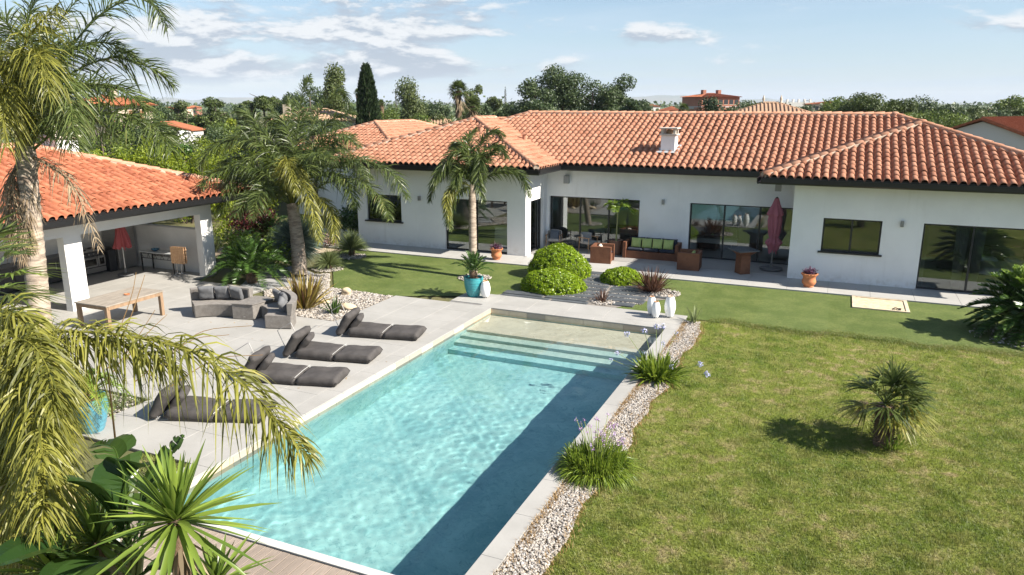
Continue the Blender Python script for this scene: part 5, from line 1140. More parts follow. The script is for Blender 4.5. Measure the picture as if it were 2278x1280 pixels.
# -- queen palm in front of the left wing
b3 = gp(1053, 616); D3 = depth(b3); h3 = dp(1050, 412, D3); f3 = []
def F3(p, dd, **k): d = dict(p=pix(p, D3, dd), L=.5, n=130, width=.036, droop=.45, plumose=.6, rad=.022, fwd=.9); d.update(k); f3.append(d)
F3([(1050, 412), (1040, 350), (1010, 340), (975, 385), (960, 420)], -.5); F3([(1051, 412), (1062, 350), (1075, 310), (1098, 292), (1122, 302)], .3); F3([(1050, 414), (1040, 360), (1030, 335), (1028, 350)], .6, m=PALMY); F3([(1054, 415), (1080, 395), (1120, 380), (1160, 390), (1180, 440)], -.6)
F3([(1048, 418), (1035, 420), (1010, 440), (998, 480), (1003, 512)], -1.3, L=.36, m=PALM, tint0=.1); F3([(1048, 416), (1020, 405), (995, 440), (1000, 490)], -1.5, m=PALMY, L=.34, droop=.7); F3([(1052, 410), (1055, 350), (1040, 310), (1060, 285)], .8); F3([(1052, 412), (1070, 370), (1090, 345), (1110, 330)], -.7); F3([(1050, 412), (1030, 380), (1005, 370), (980, 400)], .9)
F3([(1050, 412), (1030, 370), (1000, 360), (970, 400), (955, 450)], .2); F3([(1052, 410), (1075, 340), (1105, 325), (1130, 350)], .9); F3([(1050, 412), (1045, 350), (1025, 320), (1000, 330)], .3); F3([(1051, 412), (1060, 370), (1070, 350), (1065, 400), (1075, 450)], -1.2, tint0=.1); F3([(1050, 414), (1040, 390), (1020, 385), (1012, 420)], -1.0)
palm_from(tuple(b3), 'queen_palm', 'slim queen palm standing in front of the left wing door', h3, b3, .15, .125, f3)

# -- feather palm just outside the left edge, its yellow fronds hang over the deck
D0 = 6.6; b0 = gp(-120, 1500); h0 = dp(-60, 830, D0); f0 = []
def F0(p, dd, D=D0, **k): d = dict(p=pix(p, D, dd), L=.42, n=140, width=.018, droop=.9, plumose=.8, rad=.014, segs=4, m=PALMY, gap=.1, jit=.26); d.update(k); f0.append(d)
F0([(-60, 830), (40, 755), (170, 738), (310, 752), (440, 790), (555, 870), (640, 965), (690, 1025)], -.5, n=190, L=.46, width=.020, droop=.9, plumose=.55); F0([(-60, 825), (60, 770), (180, 752), (300, 775), (400, 830)], -.2, n=150, L=.38, droop=.9)
F0([(-60, 840), (10, 850), (50, 900), (85, 1000), (115, 1130)], -.5); F0([(-60, 845), (-10, 900), (50, 980), (90, 1090), (100, 1230)], -.9, tint0=.15); F0([(-70, 850), (-30, 960), (20, 1060), (50, 1200)], -1.1, tint0=.2); F0([(-60, 835), (0, 800), (60, 840), (95, 930), (110, 1040)], -.6, tint0=.1); F0([(-60, 830), (-10, 770), (60, 760), (110, 830), (120, 930)], -1.2)
F0([(-60, 840), (0, 880), (50, 970), (60, 1100)], .4, tint0=.15); F0([(-65, 832), (-20, 800), (40, 830), (85, 930), (95, 1040)], -1.5, tint0=.1); F0([(-60, 845), (0, 960), (60, 1060), (130, 1130), (160, 1230)], .1, tint0=.12, L=.45); F0([(-60, 850), (-20, 1000), (30, 1130), (40, 1290)], -.6, tint0=.2); F0([(-60, 830), (-40, 740), (10, 700), (60, 720), (90, 790)], -.4); F0([(-60, 840), (20, 870), (80, 960), (100, 1070), (90, 1180)], -1.4, tint0=.05); F0([(-60, 838), (10, 790), (70, 800), (105, 860), (115, 960)], -.9)
F0([(-60, 838), (10, 830), (60, 880), (70, 980)], -.2, m=PALMD, L=.35, n=90); F0([(-60, 848), (0, 940), (50, 1030), (80, 1150)], -.3, m=PALMD, L=.35, n=90)
palm_from(tuple(b0), 'feather_palm', 'yellowing feather palm at the left edge with a long frond over the loungers', h0, b0, .16, .13, f0)
# -- fan palm at the left edge
fpb = gp(-130, 1250); fp = empty('fan_palm', tuple(fpb), 0, 'fan palm with stiff green leaf fans at the left edge below the queen palm', 'palm'); hh = dp(-75, 640, 8.6); HH = np.array(hh) - np.array(fpb)
trunk_ringed(fp, (0, 0, 0), HH, .14, .13, mat=FIBRE)
for i, (sx, sy, dd, tint) in enumerate(((45, 610, -.6, .2), (30, 560, 0, .3), (40, 660, -.9, .1), (20, 700, -.4, 0), (-10, 540, .5, .2), (-40, 520, -.5, .2), (0, 740, -.8, -.05), (30, 640, .7, .1), (-60, 760, -.4, 0))):
    tgt = dp(sx, sy, 8.6 + dd); o = np.array(tgt) - np.array(hh); ln = np.linalg.norm(o)
    fan_leaf(HH, o, .62, 24, .038, 2.5, .25, petiole=max(.2, ln - .15), tint0=tint).obj('fan_leaf', YUCCAM if i in (0, 1, 7) else PALM, fp)

# -- swords: yucca rosettes
def sword_rosette(vb, c, n, L, w, emin=-40, emax=85, droop=.0, r=rng, tint0=0.):
    i = np.arange(n); el = np.radians(emin + (emax - emin) * ((i + .5) / n) ** .9); az_ = i * 2.39996 + r.normal(0, .1, n)
    d = np.column_stack([np.cos(el) * np.cos(az_), np.cos(el) * np.sin(az_), np.sin(el)]); ln = L * r.uniform(.8, 1.1, n) * (1 - .25 * np.clip(np.sin(el), 0, 1))
    b_ = np.array(c) + d * .04; t_ = np.array(c) + d * ln[:, None]; t_[:, 2] -= droop * ln * np.cos(el); bd_ = np.zeros((n, 3)); bd_[:, 2] = droop * ln * .25
    V, q, t, cc_ = blades(b_, t_, w, bd_, 4, basew=.55, normal=unit(np.array([0, 0, 1.]) * np.cos(el)[:, None] + d * .0 + r.normal(0, .12, (n, 3))), r=r); vb.add(V, q, t, np.clip(cc_ + tint0, 0, 1.3)); return vb
def yucca(px_, py_, D, L, w, n, label, tint0=.15, mat=None):
    c = dp(px_, py_, D); t = empty('yucca', (c[0], c[1], -.06), 0, label, 'yucca'); hgt = c[2] + .06
    MB().tube([(0.05, .05, 0), (-.03, 0, hgt * .5), (0, 0, hgt)], [.09, .075, .06], 10).obj('trunk', FIBRE, t, 1)
    vb = VB(); i = np.arange(n)
    for k in i:                       # every sword leaf is a part of its own
        el = R(-38 + 122 * ((k + .5) / n) ** .9); a = k * 2.39996 + rng.normal(0, .12); d = np.array([cos(el) * cos(a), cos(el) * sin(a), sin(el)]); ln = L * rng.uniform(.78, 1.12) * (1 - .2 * max(0, sin(el)))
        b_ = np.array([0, 0, hgt]) + d * .04; e_ = np.array([0, 0, hgt]) + d * ln; e_[2] -= .07 * ln * cos(el); nn = np.array([0, 0, 1.]) * cos(el) - np.array([cos(a), sin(a), 0]) * sin(el) + rng.normal(0, .14, 3); s_ = unit(np.cross(d, nn)[None])[0]; u_ = np.cross(s_, d); V = []
        for tt in (0, .2, .5, .78, 1.):
            c = b_ + (e_ - b_) * tt + np.array([0, 0, .10 * ln * cos(el) * tt * (1 - tt)]); w_ = w * (.55 + 1.6 * tt if tt < .28 else 1 - max(0, (tt - .45) / .55) ** 1.3) / 2 + .001; V += [c - s_ * w_ + u_ * w_ * .45, c, c + s_ * w_ + u_ * w_ * .45]
        Q = [(3 * m + q, 3 * m + q + 1, 3 * m + q + 4, 3 * m + q + 3) for m in range(4) for q in range(2)]
        link('leaf', arr_mesh('leaf', np.array(V), np.array(Q), None, np.full(15, rng.uniform(0, .75) + tint0 - .08 * (1 - k / n)), True), mat or YUCCAM, t)
    vb = VB(); sword_rosette(vb, (0, 0, hgt - .12), 22, L * .6, w * .8, -85, -45, .1); vb.obj('dead_leaf_skirt', PALMD, t); return t
yucca(393, 1160, 5.2, .68, .044, 84, 'large green yucca rosette over the near corner of the pool'); yucca(215, 1210, 5.7, .55, .045, 48, 'smaller yucca rosette left of the large one at the bottom edge'); yucca(480, 1300, 5.8, .5, .042, 42, 'yucca rosette cut by the bottom edge below the large one', .0)
yucca(120, 1275, 5.5, .55, .042, 54, 'yucca rosette at the far left of the bottom edge', .05)
# -- paddle leaves of the giant strelitzia
def paddle(P, w, cuts=0, fold=.25, r=rng, up=(0, 0, 1.)):
    S = spline(P, 25); T = unit(np.gradient(S, axis=0)); s = unit(np.cross(T, np.array(up))); nn = unit(np.cross(s, T)); vb = VB(); vb.tube(S, list(np.linspace(.016, .005, 25)), 5, .7)
    u = np.linspace(0, 1, 25); ww = w * np.sin(np.clip((u - .18) / .82, 0, 1) * pi) ** .55
    for sd in (1, -1):
        V = []; k = 0; Q = []; groups = np.cumsum(r.uniform(size=25) < (cuts / 25))
        for i in range(4, 24):
            slack = .0 if groups[i] == groups[i - 1] else .25
            for j, f in ((i, slack), (i + 1, -.0)):
                e = S[j] + s[j] * sd * ww[j] * (1 - f * .4) * (1 + .08 * sin(groups[i] * 2.1)) + nn[j] * ww[j] * fold * (1 + .5 * sin(groups[i] * 1.7)) + T[j] * ww[j] * (.25 + .12 * sin(groups[i] * 3.3)); V += [S[j], (S[j] + e) / 2 + nn[j] * .02, e]
            Q += [(k, k + 1, k + 4, k + 3), (k + 1, k + 2, k + 5, k + 4)]; k += 6
        vb.add(np.array(V), np.array(Q), None, np.full(len(V), r.uniform(.1, .5)))
    return vb
sb_ = gp(250, 1420); sbD = 5.75; st_ = empty('giant_strelitzia', tuple(sb_), 0, 'giant strelitzia with torn dark paddle leaves behind the yuccas', 'plant')
for i, (p, dd, w, cu) in enumerate((([(300, 1200), (330, 1100), (370, 1030), (410, 968)], .2, .13, 12), ([(290, 1210), (280, 1130), (275, 1060), (262, 1025)], -.2, .21, 0), ([(290, 1220), (250, 1150), (200, 1090), (150, 1070)], -.5, .17, 0), ([(290, 1200), (270, 1080), (255, 1000), (215, 990)], .5, .17, 12), ([(250, 1280), (180, 1250), (90, 1230), (-10, 1262)], -.8, .24, 3), ([(280, 1260), (240, 1250), (180, 1270), (100, 1330)], -.9, .22, 0), ([(300, 1230), (330, 1150), (345, 1090), (350, 1060)], .6, .16, 6), ([(290, 1230), (220, 1180), (150, 1170), (70, 1210)], .3, .18, 5), ([(300, 1290), (350, 1260), (420, 1270), (480, 1320)], .2, .17, 3))):
    paddle(np.array(pix(p, sbD, dd)) - np.array(sb_), w, cu).obj('paddle_leaf', BANANA, st_)
for i in range(5):
    p = np.array(dp(260 + i * 14, 1225, sbD)) - np.array(sb_); MB().tube([(i * .05 - .1, 0, 0), tuple(p * .6 + np.array([.03 * i, 0, 0])), tuple(p)], [.05, .035, .02], 6).obj('stem', simple('green_stem', (.12, .16, .05), None) if 'green_stem' not in MATS else MATS['green_stem'], st_)
# low dark planting that fills the left corner
def leaf_heap(name, loc, centers, radii, n, size, mat, label, cat='shrub', group=None, aspect=.55, stem=True, shell=.35, partname='foliage', stemh=None, jitter=.9):
    t = empty(name, loc, 0, label, cat, group); P, d = clump_points(n, centers, radii, shell); P[:, 2] = np.maximum(P[:, 2], .02)
    V, q, c = leaf_quads(P, size, d, aspect, jitter); link(partname, arr_mesh(partname, V, q, None, c), mat, t)
    if stem:
        m = MB()
        for ce in centers[:6]: m.tube([(ce[0] * .2, ce[1] * .2, 0), (ce[0] * .7, ce[1] * .7, ce[2] * .5), (ce[0], ce[1], ce[2])], [.035, .025, .01], 5)
        m.obj('stem', BARK, t)
    return t
leaf_heap('low_shrub', (-9.6, 5.6, -.06), [(0, 0, .7), (.9, .2, .6), (-1.0, .5, .8), (-2, .6, .9), (-1.3, -.6, 1.2), (-.2, -.9, 1.3)], [.8, .6, .8, .9, .8, .7], 5200, .16, BANANA, 'dark leafy shrub filling the bottom left corner under the palms')
leaf_heap('low_shrub', (-13.8, 6.3, -.06), [(0, 0, .7), (1.0, .4, .6), (-1.2, .3, .9), (.2, -.9, .8)], [.9, .7, 1.0, .9], 4200, .14, SHRUB, 'loose green shrub beside the sky blue pot under the yellow fronds')
n = 900; P = scatter([(-13.2, 8.4), (-12.9, 10.4), (-14.5, 10.3), (-14.6, 8.2)], n, -.05); t_ = P + np.column_stack([rng.normal(0, .08, len(P)), rng.normal(0, .08, len(P)), rng.uniform(.06, .22, len(P))]); V, q, tr, c = blades(P, t_, .016, None, 2); tag(link('ground_cover', arr_mesh('ground_cover', V, q, tr, c), GRASSY), kind='stuff')
P = scatter([(-11.1, 8.0), (-9.8, 8.0), (-9.8, 8.54), (-11.1, 8.54)], 700, -.06); t_ = P + np.column_stack([rng.normal(0, .03, (len(P), 2)), rng.uniform(.03, .09, len(P))]); V, q, tr, c = blades(P, t_, .012, None, 2); tag(link('grass', arr_mesh('grass', V, q, tr, c), BLADE), kind='stuff')
# dry reed stems in front of the dining table
rd_ = empty('dry_reeds', tuple(gp(260, 1010)), 0, 'few dry reed stems rising in front of the dining table', 'reeds'); o_ = np.array(rd_.location)
for p in ([(215, 830), (262, 740), (292, 660), (303, 606)], [(240, 820), (285, 720), (310, 650), (322, 612)], [(280, 800), (330, 740), (372, 700)], [(250, 830), (300, 760), (345, 690)], [(300, 850), (400, 770), (460, 735), (560, 725)], [(330, 840), (420, 760), (510, 745)], [(380, 860), (480, 800), (585, 790)]):
    W = np.array(pix(p, 7.4, .3)) - o_; MB().tube([tuple(x) for x in spline(W, 12)], list(np.linspace(.006, .003, 12)), 5).obj('reed_stem', STRAW, rd_)
MB().tube([(0, 0, 0), tuple(np.array(dp(240, 830, 7.4)) - o_)], [.02, .008], 5).obj('stem', STRAW, rd_)

# -- cycads
def cycad(loc, n, L, label, mat, trunk_h=.2, leaf=.16, w=.016, emin=8, emax=78, droop=.3, name='cycad', r=rng, tr=.12, nl=46):
    t = empty(name, loc, 0, label, 'cycad'); MB().lathe([(tr * .9, 0), (tr * 1.1, trunk_h * .4), (tr, trunk_h * .9), (tr * .5, trunk_h * 1.05)], 12).obj('trunk', FIBRE, t, 1)
    for i in range(n):
        el = R(emin + (emax - emin) * ((i + .5) / n)); a = i * 2.39996 + r.normal(0, .12); ln = L * r.uniform(.85, 1.1) * (1 - .22 * (el / 1.5)); d = np.array([cos(el) * cos(a), cos(el) * sin(a), sin(el)]); c0 = np.array([0, 0, trunk_h]) + d * tr * .6
        e = c0 + d * ln; e[2] -= droop * ln * cos(el); m_ = c0 + d * ln * .55; m_[2] += .04 * ln
        frond([c0, m_, e], L=leaf * r.uniform(.9, 1.1), n=nl, width=w, droop=.06, plumose=.06, fwd=.55, start=.1, rad=.012, segs=2, vee=.45, r=r).obj('frond', mat, t)
    return t
cycad((-10.62, 20.98, .60), 30, .80, 'small cycad with stiff green fronds growing in the turquoise pot', CYCADM, .22, .12, .015, 15, 80, .2)
cycad((-12.72, 8.80, .62), 22, .7, 'drooping cycad growing in the sky blue pot', CYCADL, .15, .14, .014, -5, 70, .6)
cycad((-18.75, 19.65, -.05), 56, 1.55, 'big dark green cycad on the planting bed by the half wall post', CYCADM, .35, .26, .022, 0, 82, .32, tr=.2, nl=60)
cycad((4.98, 23.3, -.05), 84, 1.34, 'large cycad on the turf at the right edge of the picture', CYCADM, .70, .25, .034, -35, 62, .15, tr=.22, nl=64)
cycad((4.98, 23.3, .95), 26, 1.15, 'bright new flush of fronds on top of the large right cycad', CYCADL, .05, .22, .034, 25, 80, .1, name='cycad', tr=.14, nl=40)
# young palm in the planter
yp = empty('potted_palm', (-8.25, 29.45, .58), 0, 'young bright green palm in the brown planter by the terrace door', 'palm'); MB().tube([(0, 0, 0), (.02, 0, .6), (.03, 0, 1.25)], [.045, .03, .02], 8).obj('trunk', simple('green_trunk', (.30, .32, .12), (.2, .2, .09), 5), yp, 1)
for i in range(9):
    a = i * 2.4; el = .35 + .09 * i; d = np.array([cos(a) * cos(el), sin(a) * cos(el), sin(el)]); c0 = np.array([.03, 0, 1.22]); e = c0 + d * .75 + np.array([0, 0, -.32 * cos(el)]); frond([c0, c0 + d * .42 + np.array([0, 0, .06]), e], L=.26, n=26, width=.034, droop=.2, plumose=.15, start=.25, rad=.009).obj('frond', CYCADL, yp)
# -- blue yucca ball, fountain plants
def spiky(loc, c, n, L, w, emin, emax, label, mat, name, cat, droop=0., trunk_h=0., parts=4, trunkmat=None, tr=.1):
    t = empty(name, loc, 0, label, cat)
    if trunk_h: MB().tube([(0, 0, 0), (.03, .02, trunk_h)], [tr, tr * .9], 10).obj('trunk', trunkmat or FIBRE, t, 1)
    el = np.arcsin(rng.uniform(sin(R(emin)), sin(R(emax)), n)); a = rng.uniform(0, 2 * pi, n); d = np.column_stack([np.cos(el) * np.cos(a), np.cos(el) * np.sin(a), np.sin(el)]); ln = L * rng.uniform(.78, 1.08, n)
    b_ = np.array(c) + d * .05; t_ = np.array(c) + d * ln[:, None]; t_[:, 2] -= droop * ln * np.cos(el) ** 1.5; t_[:, 2] = np.maximum(t_[:, 2], .0); bd = np.zeros((n, 3)); bd[:, 2] = droop * ln * .3
    V, q, tr_, cc_ = blades(b_, t_, w, bd, 3 if droop else 2, normal=rng.normal(0, 1, (n, 3)), basew=.7); link('leaves', arr_mesh('leaves', V, q, tr_, cc_), mat, t); return t
spiky((-18.55, 21.9, -.05), (0, 0, 1.15), 2600, 1.12, .022, -75, 89, 'blue grey yucca ball of thin leaves beside the thick queen palm', BLUEY, 'blue_yucca', 'yucca', 0, 1.1, tr=.16)
spiky((-18.35, 25.0, -.03), (0, 0, .25), 900, .95, .014, 10, 88, 'upper fountain shaped grass tree on the turf by the left wing', GRASSY, 'grass_tree', 'plant', .35, .25, tr=.14); spiky((-17.62, 22.55, -.03), (0, 0, .15), 700, .72, .013, 8, 88, 'lower fountain shaped grass tree near the bed edge', GRASSY, 'grass_tree', 'plant', .35, .15, tr=.12)
def straps(loc, n, L, w, label, mat, name, cat='plant', spread=.12, emin=15, emax=88, droop=.3, flowers=None, r=rng):
    t = empty(name, loc, 0, label, cat); el = np.radians(r.uniform(emin, emax, n)); a = r.uniform(0, 2 * pi, n); d = np.column_stack([np.cos(el) * np.cos(a), np.cos(el) * np.sin(a), np.sin(el)]); ln = L * r.uniform(.6, 1.1, n); q_ = spread * np.sqrt(r.uniform(0, 1, n))
    b_ = np.column_stack([q_ * np.cos(a), q_ * np.sin(a), np.zeros(n)]); t_ = b_ + d * ln[:, None]; t_[:, 2] -= droop * ln * np.cos(el); t_[:, 2] = np.maximum(t_[:, 2], .01); bd = np.zeros((n, 3)); bd[:, 2] = droop * ln * .45
    V, q, tr_, cc_ = blades(b_, t_, w, bd, 4, normal=np.array([0, 0, 1.]) * np.cos(el)[:, None] - d * .2 + r.normal(0, .3, (n, 3)), basew=.8, r=r); link('leaves', arr_mesh('leaves', V, q, tr_, cc_), mat, t)
    if flowers:
        for (x, y, z, rad, nf, m) in flowers:
            s = MB().tube([(x * .15, y * .15, .05), (x * .6, y * .6, z * .62), (x, y, z)], [.007, .006, .005], 5).obj('flower_stem', STEM, t)
            P = unit(r.normal(size=(nf, 3))); V2, q2, c2_ = leaf_quads(np.array([x, y, z]) + P * rad * r.uniform(.5, 1, (nf, 1)), rad * .62, P, .45, .5, r=r); link('flower_head', arr_mesh('flower_head', V2, q2, None, c2_), m, s)
            link('florets', MB().mesh('x') if False else arr_mesh('florets', *blades(np.repeat([[x, y, z]], nf, 0), np.array([x, y, z]) + P * rad * .8, rad * .08, None, 1)[0:1], None, np.arange(nf * 3).reshape(-1, 3)), STEM, s)
    return t
straps((-14.75, 17.6, -.03), 120, 1.25, .05, 'yellow striped phormium behind the second rattan sofa', PHORMY, 'phormium', spread=.2, emin=28, droop=.12); straps((-14.9, 17.75, -.03), 46, 1.1, .045, 'bronze phormium leaves mixed into the yellow clump', PHORM, 'phormium', spread=.3, emin=25, droop=.15)
straps((-13.55, 17.45, -.03), 26, .62, .05, 'small strelitzia with grey green leaves beside the ochre boulder', BANANA, 'small_strelitzia', spread=.12, emin=35, droop=.1)
straps((-5.42, 24.0, -.03), 210, .95, .032, 'big bronze phormium beside the stepping slabs', PHORM, 'phormium', spread=.2, emin=18, droop=.14); straps((-6.55, 22.05, -.03), 60, .48, .02, 'small bronze phormium in the stepping slabs', PHORM, 'phormium', spread=.08, emin=25, droop=.12)
straps((-3.45, 20.85, -.03), 22, .62, .035, 'pale spider plant at the far end of the gravel strip', GRASSY, 'spider_plant', spread=.08, emin=30, droop=.35)
r2 = random.Random(4)
fl = [(-.75, .1, .95, .085, 46, BLUEP), (-.38, .25, 1.02, .085, 46, BLUEP), (-.12, .30, 1.15, .085, 46, BLUEP), (.05, .2, 1.2, .08, 46, BLUEP), (-.9, -.15, .55, .07, 36, BLUEP), (-1.0, -.3, .42, .06, 30, BLUEP), (.05, .35, .75, .07, 30, BLUEP), (.95, .1, .45, .085, 46, BLUEP), (1.15, -.1, .32, .085, 46, BLUEP), (.35, -.1, .38, .07, 40, BLUEP), (-.3, .1, .55, .07, 30, BLUEP), (.3, .5, 1.0, .06, 30, BLUEP)]
straps((-3.42, 16.0, -.03), 360, .66, .046, 'agapanthus clump with pale blue flower heads on the gravel strip', AGA, 'agapanthus', spread=.32, emin=15, droop=.3, flowers=fl)
fl = []
for i in range(34):
    a = r2.uniform(0, 6.28); q = r2.uniform(.1, .62); fl.append((q * cos(a), q * sin(a) + .08, r2.uniform(.48, .85), r2.uniform(.035, .055), 20, PURPP if i % 3 else LILAC))
straps((-3.36, 11.2, -.03), 2600, .50, .015, 'dense society garlic clump with mauve flowers on the gravel strip', AGA, 'society_garlic', spread=.44, emin=4, droop=.62, flowers=fl)
for loc, lb in (((-12.42, 26.62, .41), 'purple leaved plant in the pot by the left wing door'), ((-.62, 26.75, .43), 'purple leaved plant in the pot by the right wing wall')):
    t = empty('purple_plant', loc, 0, lb, 'plant'); vb = VB(); P, d = clump_points(260, [(0, 0, .14), (.12, .05, .12), (-.13, 0, .11), (.02, -.1, .14)], [.17, .14, .14, .13], .2); V, q, c = leaf_quads(P, .085, d, .35, 1.0); vb.add(V, q, None, c)
    b_ = np.zeros((26, 3)); tt = unit(rng.normal(size=(26, 3))) * rng.uniform(.22, .36, (26, 1)); tt[:, 2] = np.abs(tt[:, 2]) + .05; V, q, tr_, c = blades(b_, tt, .02, None, 2); vb.add(V, q, tr_, c); vb.obj('leaves', PURP, t)
# -- clipped round bushes
def round_bush(loc, r, n, label):
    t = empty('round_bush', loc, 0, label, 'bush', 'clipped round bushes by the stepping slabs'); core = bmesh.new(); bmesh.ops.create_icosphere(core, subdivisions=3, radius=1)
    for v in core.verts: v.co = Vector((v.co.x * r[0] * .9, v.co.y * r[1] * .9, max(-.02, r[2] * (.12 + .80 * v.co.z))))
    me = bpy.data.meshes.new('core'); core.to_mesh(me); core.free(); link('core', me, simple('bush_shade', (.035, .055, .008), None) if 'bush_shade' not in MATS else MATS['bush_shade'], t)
    d = unit(rng.normal(size=(n, 3))); d[:, 2] = np.abs(d[:, 2]) * 1.1 - .16; d = unit(d); bumpy = 1 + .035 * np.sin(d[:, 0] * 6 + 1) * np.sin(d[:, 1] * 5) + .03 * np.sin(d[:, 2] * 9 + d[:, 0] * 7) + rng.normal(0, .018, n)
    bumpy = bumpy - .09 * (np.sin(d[:, 0] * 17 + 3 * d[:, 2]) * np.sin(d[:, 1] * 15 + 2) * np.sin(d[:, 2] * 13) > .25) + .05 * (rng.uniform(size=n) > .975); P = d * np.array(r) * bumpy[:, None]; P[:, 2] = np.maximum(P[:, 2] * .92 + r[2] * .10, .02); V, q, c = leaf_quads(P, .075 * rng.uniform(.6, 1.3, (n, 1)), unit(d / np.array(r)), .55, .9); link('foliage', arr_mesh('foliage', V, q, None, c), BUSHM, t)
round_bush((-9.15, 25.05, -.03), (1.14, 1.0, 1.10), 14000, 'largest round lime green bush, behind the other near the terrace'); round_bush((-8.62, 23.0, -.03), (1.10, .92, .66), 12500, 'wide round lime green bush in front, nearest the pool'); round_bush((-6.72, 24.95, -.03), (.78, .68, .5), 6500, 'small flat round lime green bush right of the slabs')
# -- windmill palm on the lawn
wp = gp(1965, 985); wm_ = empty('windmill_palm', tuple(wp), 0, 'short windmill palm with blown fan leaves on the lawn', 'palm')
trunk_ringed(wm_, (0, 0, -.05), (-.05, .02, .74), .17, .15, mat=FIBRE, rings=10)
HH = np.array([-.05, .02, .74])
for i in range(25):
    el = R(-25 + 112 * ((i + .5) / 25)); a = i * 2.39996; d = np.array([cos(el) * cos(a) + .42, cos(el) * sin(a), sin(el)]); fan_leaf(HH + np.array([0, 0, .05 * (i / 30)]), d, .62 * rng.uniform(.85, 1.1), 24, .034, 2.4, .42, petiole=.40 if el > 0 else .32, tint0=.05).obj('fan_leaf', PALM if i > 6 else PALMY, wm_)
for i, (a, m) in enumerate(((.3, PALMY), (1.2, PALMY), (3.4, PALMD), (2.7, PALMD), (5.5, PALMD))): fan_leaf(HH, np.array([cos(a), sin(a), -.25]), .4, 18, .022, 2.2, .8, petiole=.3).obj('fan_leaf', m, wm_)
sk = VB(); P = np.column_stack([.15 * np.cos(np.linspace(0, 40, 160)), .15 * np.sin(np.linspace(0, 40, 160)), np.linspace(.02, .55, 160)]); V, q, tr_, c = blades(P, P + np.column_stack([P[:, :2] * 1.0, rng.uniform(-.02, .16, 160)]), .03, None, 2); sk.add(V, q, tr_, c); sk.obj('leaf_bases', FIBRE, wm_)
straps((wp[0] + .12, wp[1] - .1, -.04), 70, .42, .02, 'bright green sucker shoots at the foot of the windmill palm', CYCADL, 'palm_sucker', spread=.15, emin=30, droop=.2)
# -- plants round the beds by the pool house
leaf_heap('light_green_shrub', (-20.1, 20.75, -.05), [(0, 0, .8), (.8, .3, .7), (-.6, .5, .9), (.3, -.3, .6), (1.3, .8, .8)], [.75, .65, .8, .6, .7], 4200, .13, CYCADL, 'bright yellow green shrub just beyond the half wall post')
# ------------------------------------------------------------------ background: planted things by depth along the view
HZ = 233.0
def spot(px_, D): p = dp(px_, HZ, D); return (float(p[0]), float(p[1]), -.07)
def hgt(top, D): return CZ + (HZ - top) / FPX * D * 1.03
def wid(w, D): return w / FPX * D
def trunk(t, h, r0, r1, mat=BARK, limbs=5, spread=1.0, h0=.35):
    m = MB().tube([(0, 0, 0), (.03 * h * .2, .02, h * .5), (0, 0, h)], [r0, (r0 + r1) / 2, r1], 8)
    for i in range(limbs): a = i * 2.4; z = h * (h0 + (1 - h0) * i / limbs); m.tube([(0, 0, z), (spread * .5 * cos(a), spread * .5 * sin(a), z + spread * .35), (spread * cos(a), spread * sin(a), z + spread * .55)], [r1 * .8, r1 * .5, r1 * .2], 5)
    m.obj('trunk', mat, t, 1)
def crown_obj(t, C_, Rr, n, size, mat, shell=.5, aspect=.6, jitter=.9, name='crown'):
    P, d = clump_points(n, C_, Rr, shell); V, q, c = leaf_quads(P, size, d, aspect, jitter); c = np.clip(c + .12 * np.sin(P[:, 0].repeat(4) * 2.1 + P[:, 2].repeat(4) * 1.7), 0, 1); link(name, arr_mesh(name, V, q, None, c), mat, t)
def clumped(w, d, z0, z1, k, rr, r, top_bias=1.0, flat=.75):
    """k clumps filling an ellipsoid between z0 and z1"""
    C_, Q = [], []
    while len(C_) < k:
        v = r.uniform(-1, 1, 3)
        if np.linalg.norm(v) > 1: continue
        C_.append((v[0] * w / 2 * .78, v[1] * d / 2 * .78, z0 + (z1 - z0) * (.5 + .42 * v[2]))); s = rr * r.uniform(.7, 1.25); Q.append((s, s, s * flat))
    return C_, Q
def tree(name, label, px_, top, D, w, mat, z0f=.3, k=14, n=5200, size=None, shell=.45, seed=1, cat='tree', flat=.75, rr=None, group=None, jitter=.9):
    r = np.random.default_rng(seed); h = hgt(top, D); W = wid(w, D); t = empty(name, spot(px_, D), 0, label, cat, group)
    z0 = h * z0f; C_, Q = clumped(W, W * .9, z0, h, k, rr or W * .24, r, flat=flat); size = size or max(.10, 5.2 / FPX * D); n = int(n * 1.5)
    trunk(t, h * .8, max(.12, W * .035), max(.04, W * .012), spread=W * .3); crown_obj(t, C_, Q, n, size, mat, shell, jitter=jitter); return t
def umbrella_pine(label, px_, top, D, w, seed, thick=.38, mat=None):
    r = np.random.default_rng(seed); h = hgt(top, D); W = wid(w, D); t = empty('umbrella_pine', spot(px_, D), 0, label, 'tree', 'umbrella pines beyond the garden'); C_, Q = [], []
    for i in range(34):
        a = r.uniform(0, 6.28); q = sqrt(r.uniform(0, 1)) * W / 2 * .86; dome = sqrt(max(0, 1 - (q / (W / 2)) ** 2)); C_.append((q * cos(a), q * sin(a), h - W * thick * .5 + W * thick * .42 * dome * r.uniform(.5, 1) - W * .06)); s = W * .12 * r.uniform(.8, 1.2); Q.append((s, s, s * .7))
    trunk(t, h * .9, W * .03, W * .018, spread=W * .34, h0=.6); crown_obj(t, C_, Q, 9000, max(.12, 4.6 / FPX * D), mat or PINE, .4); return t
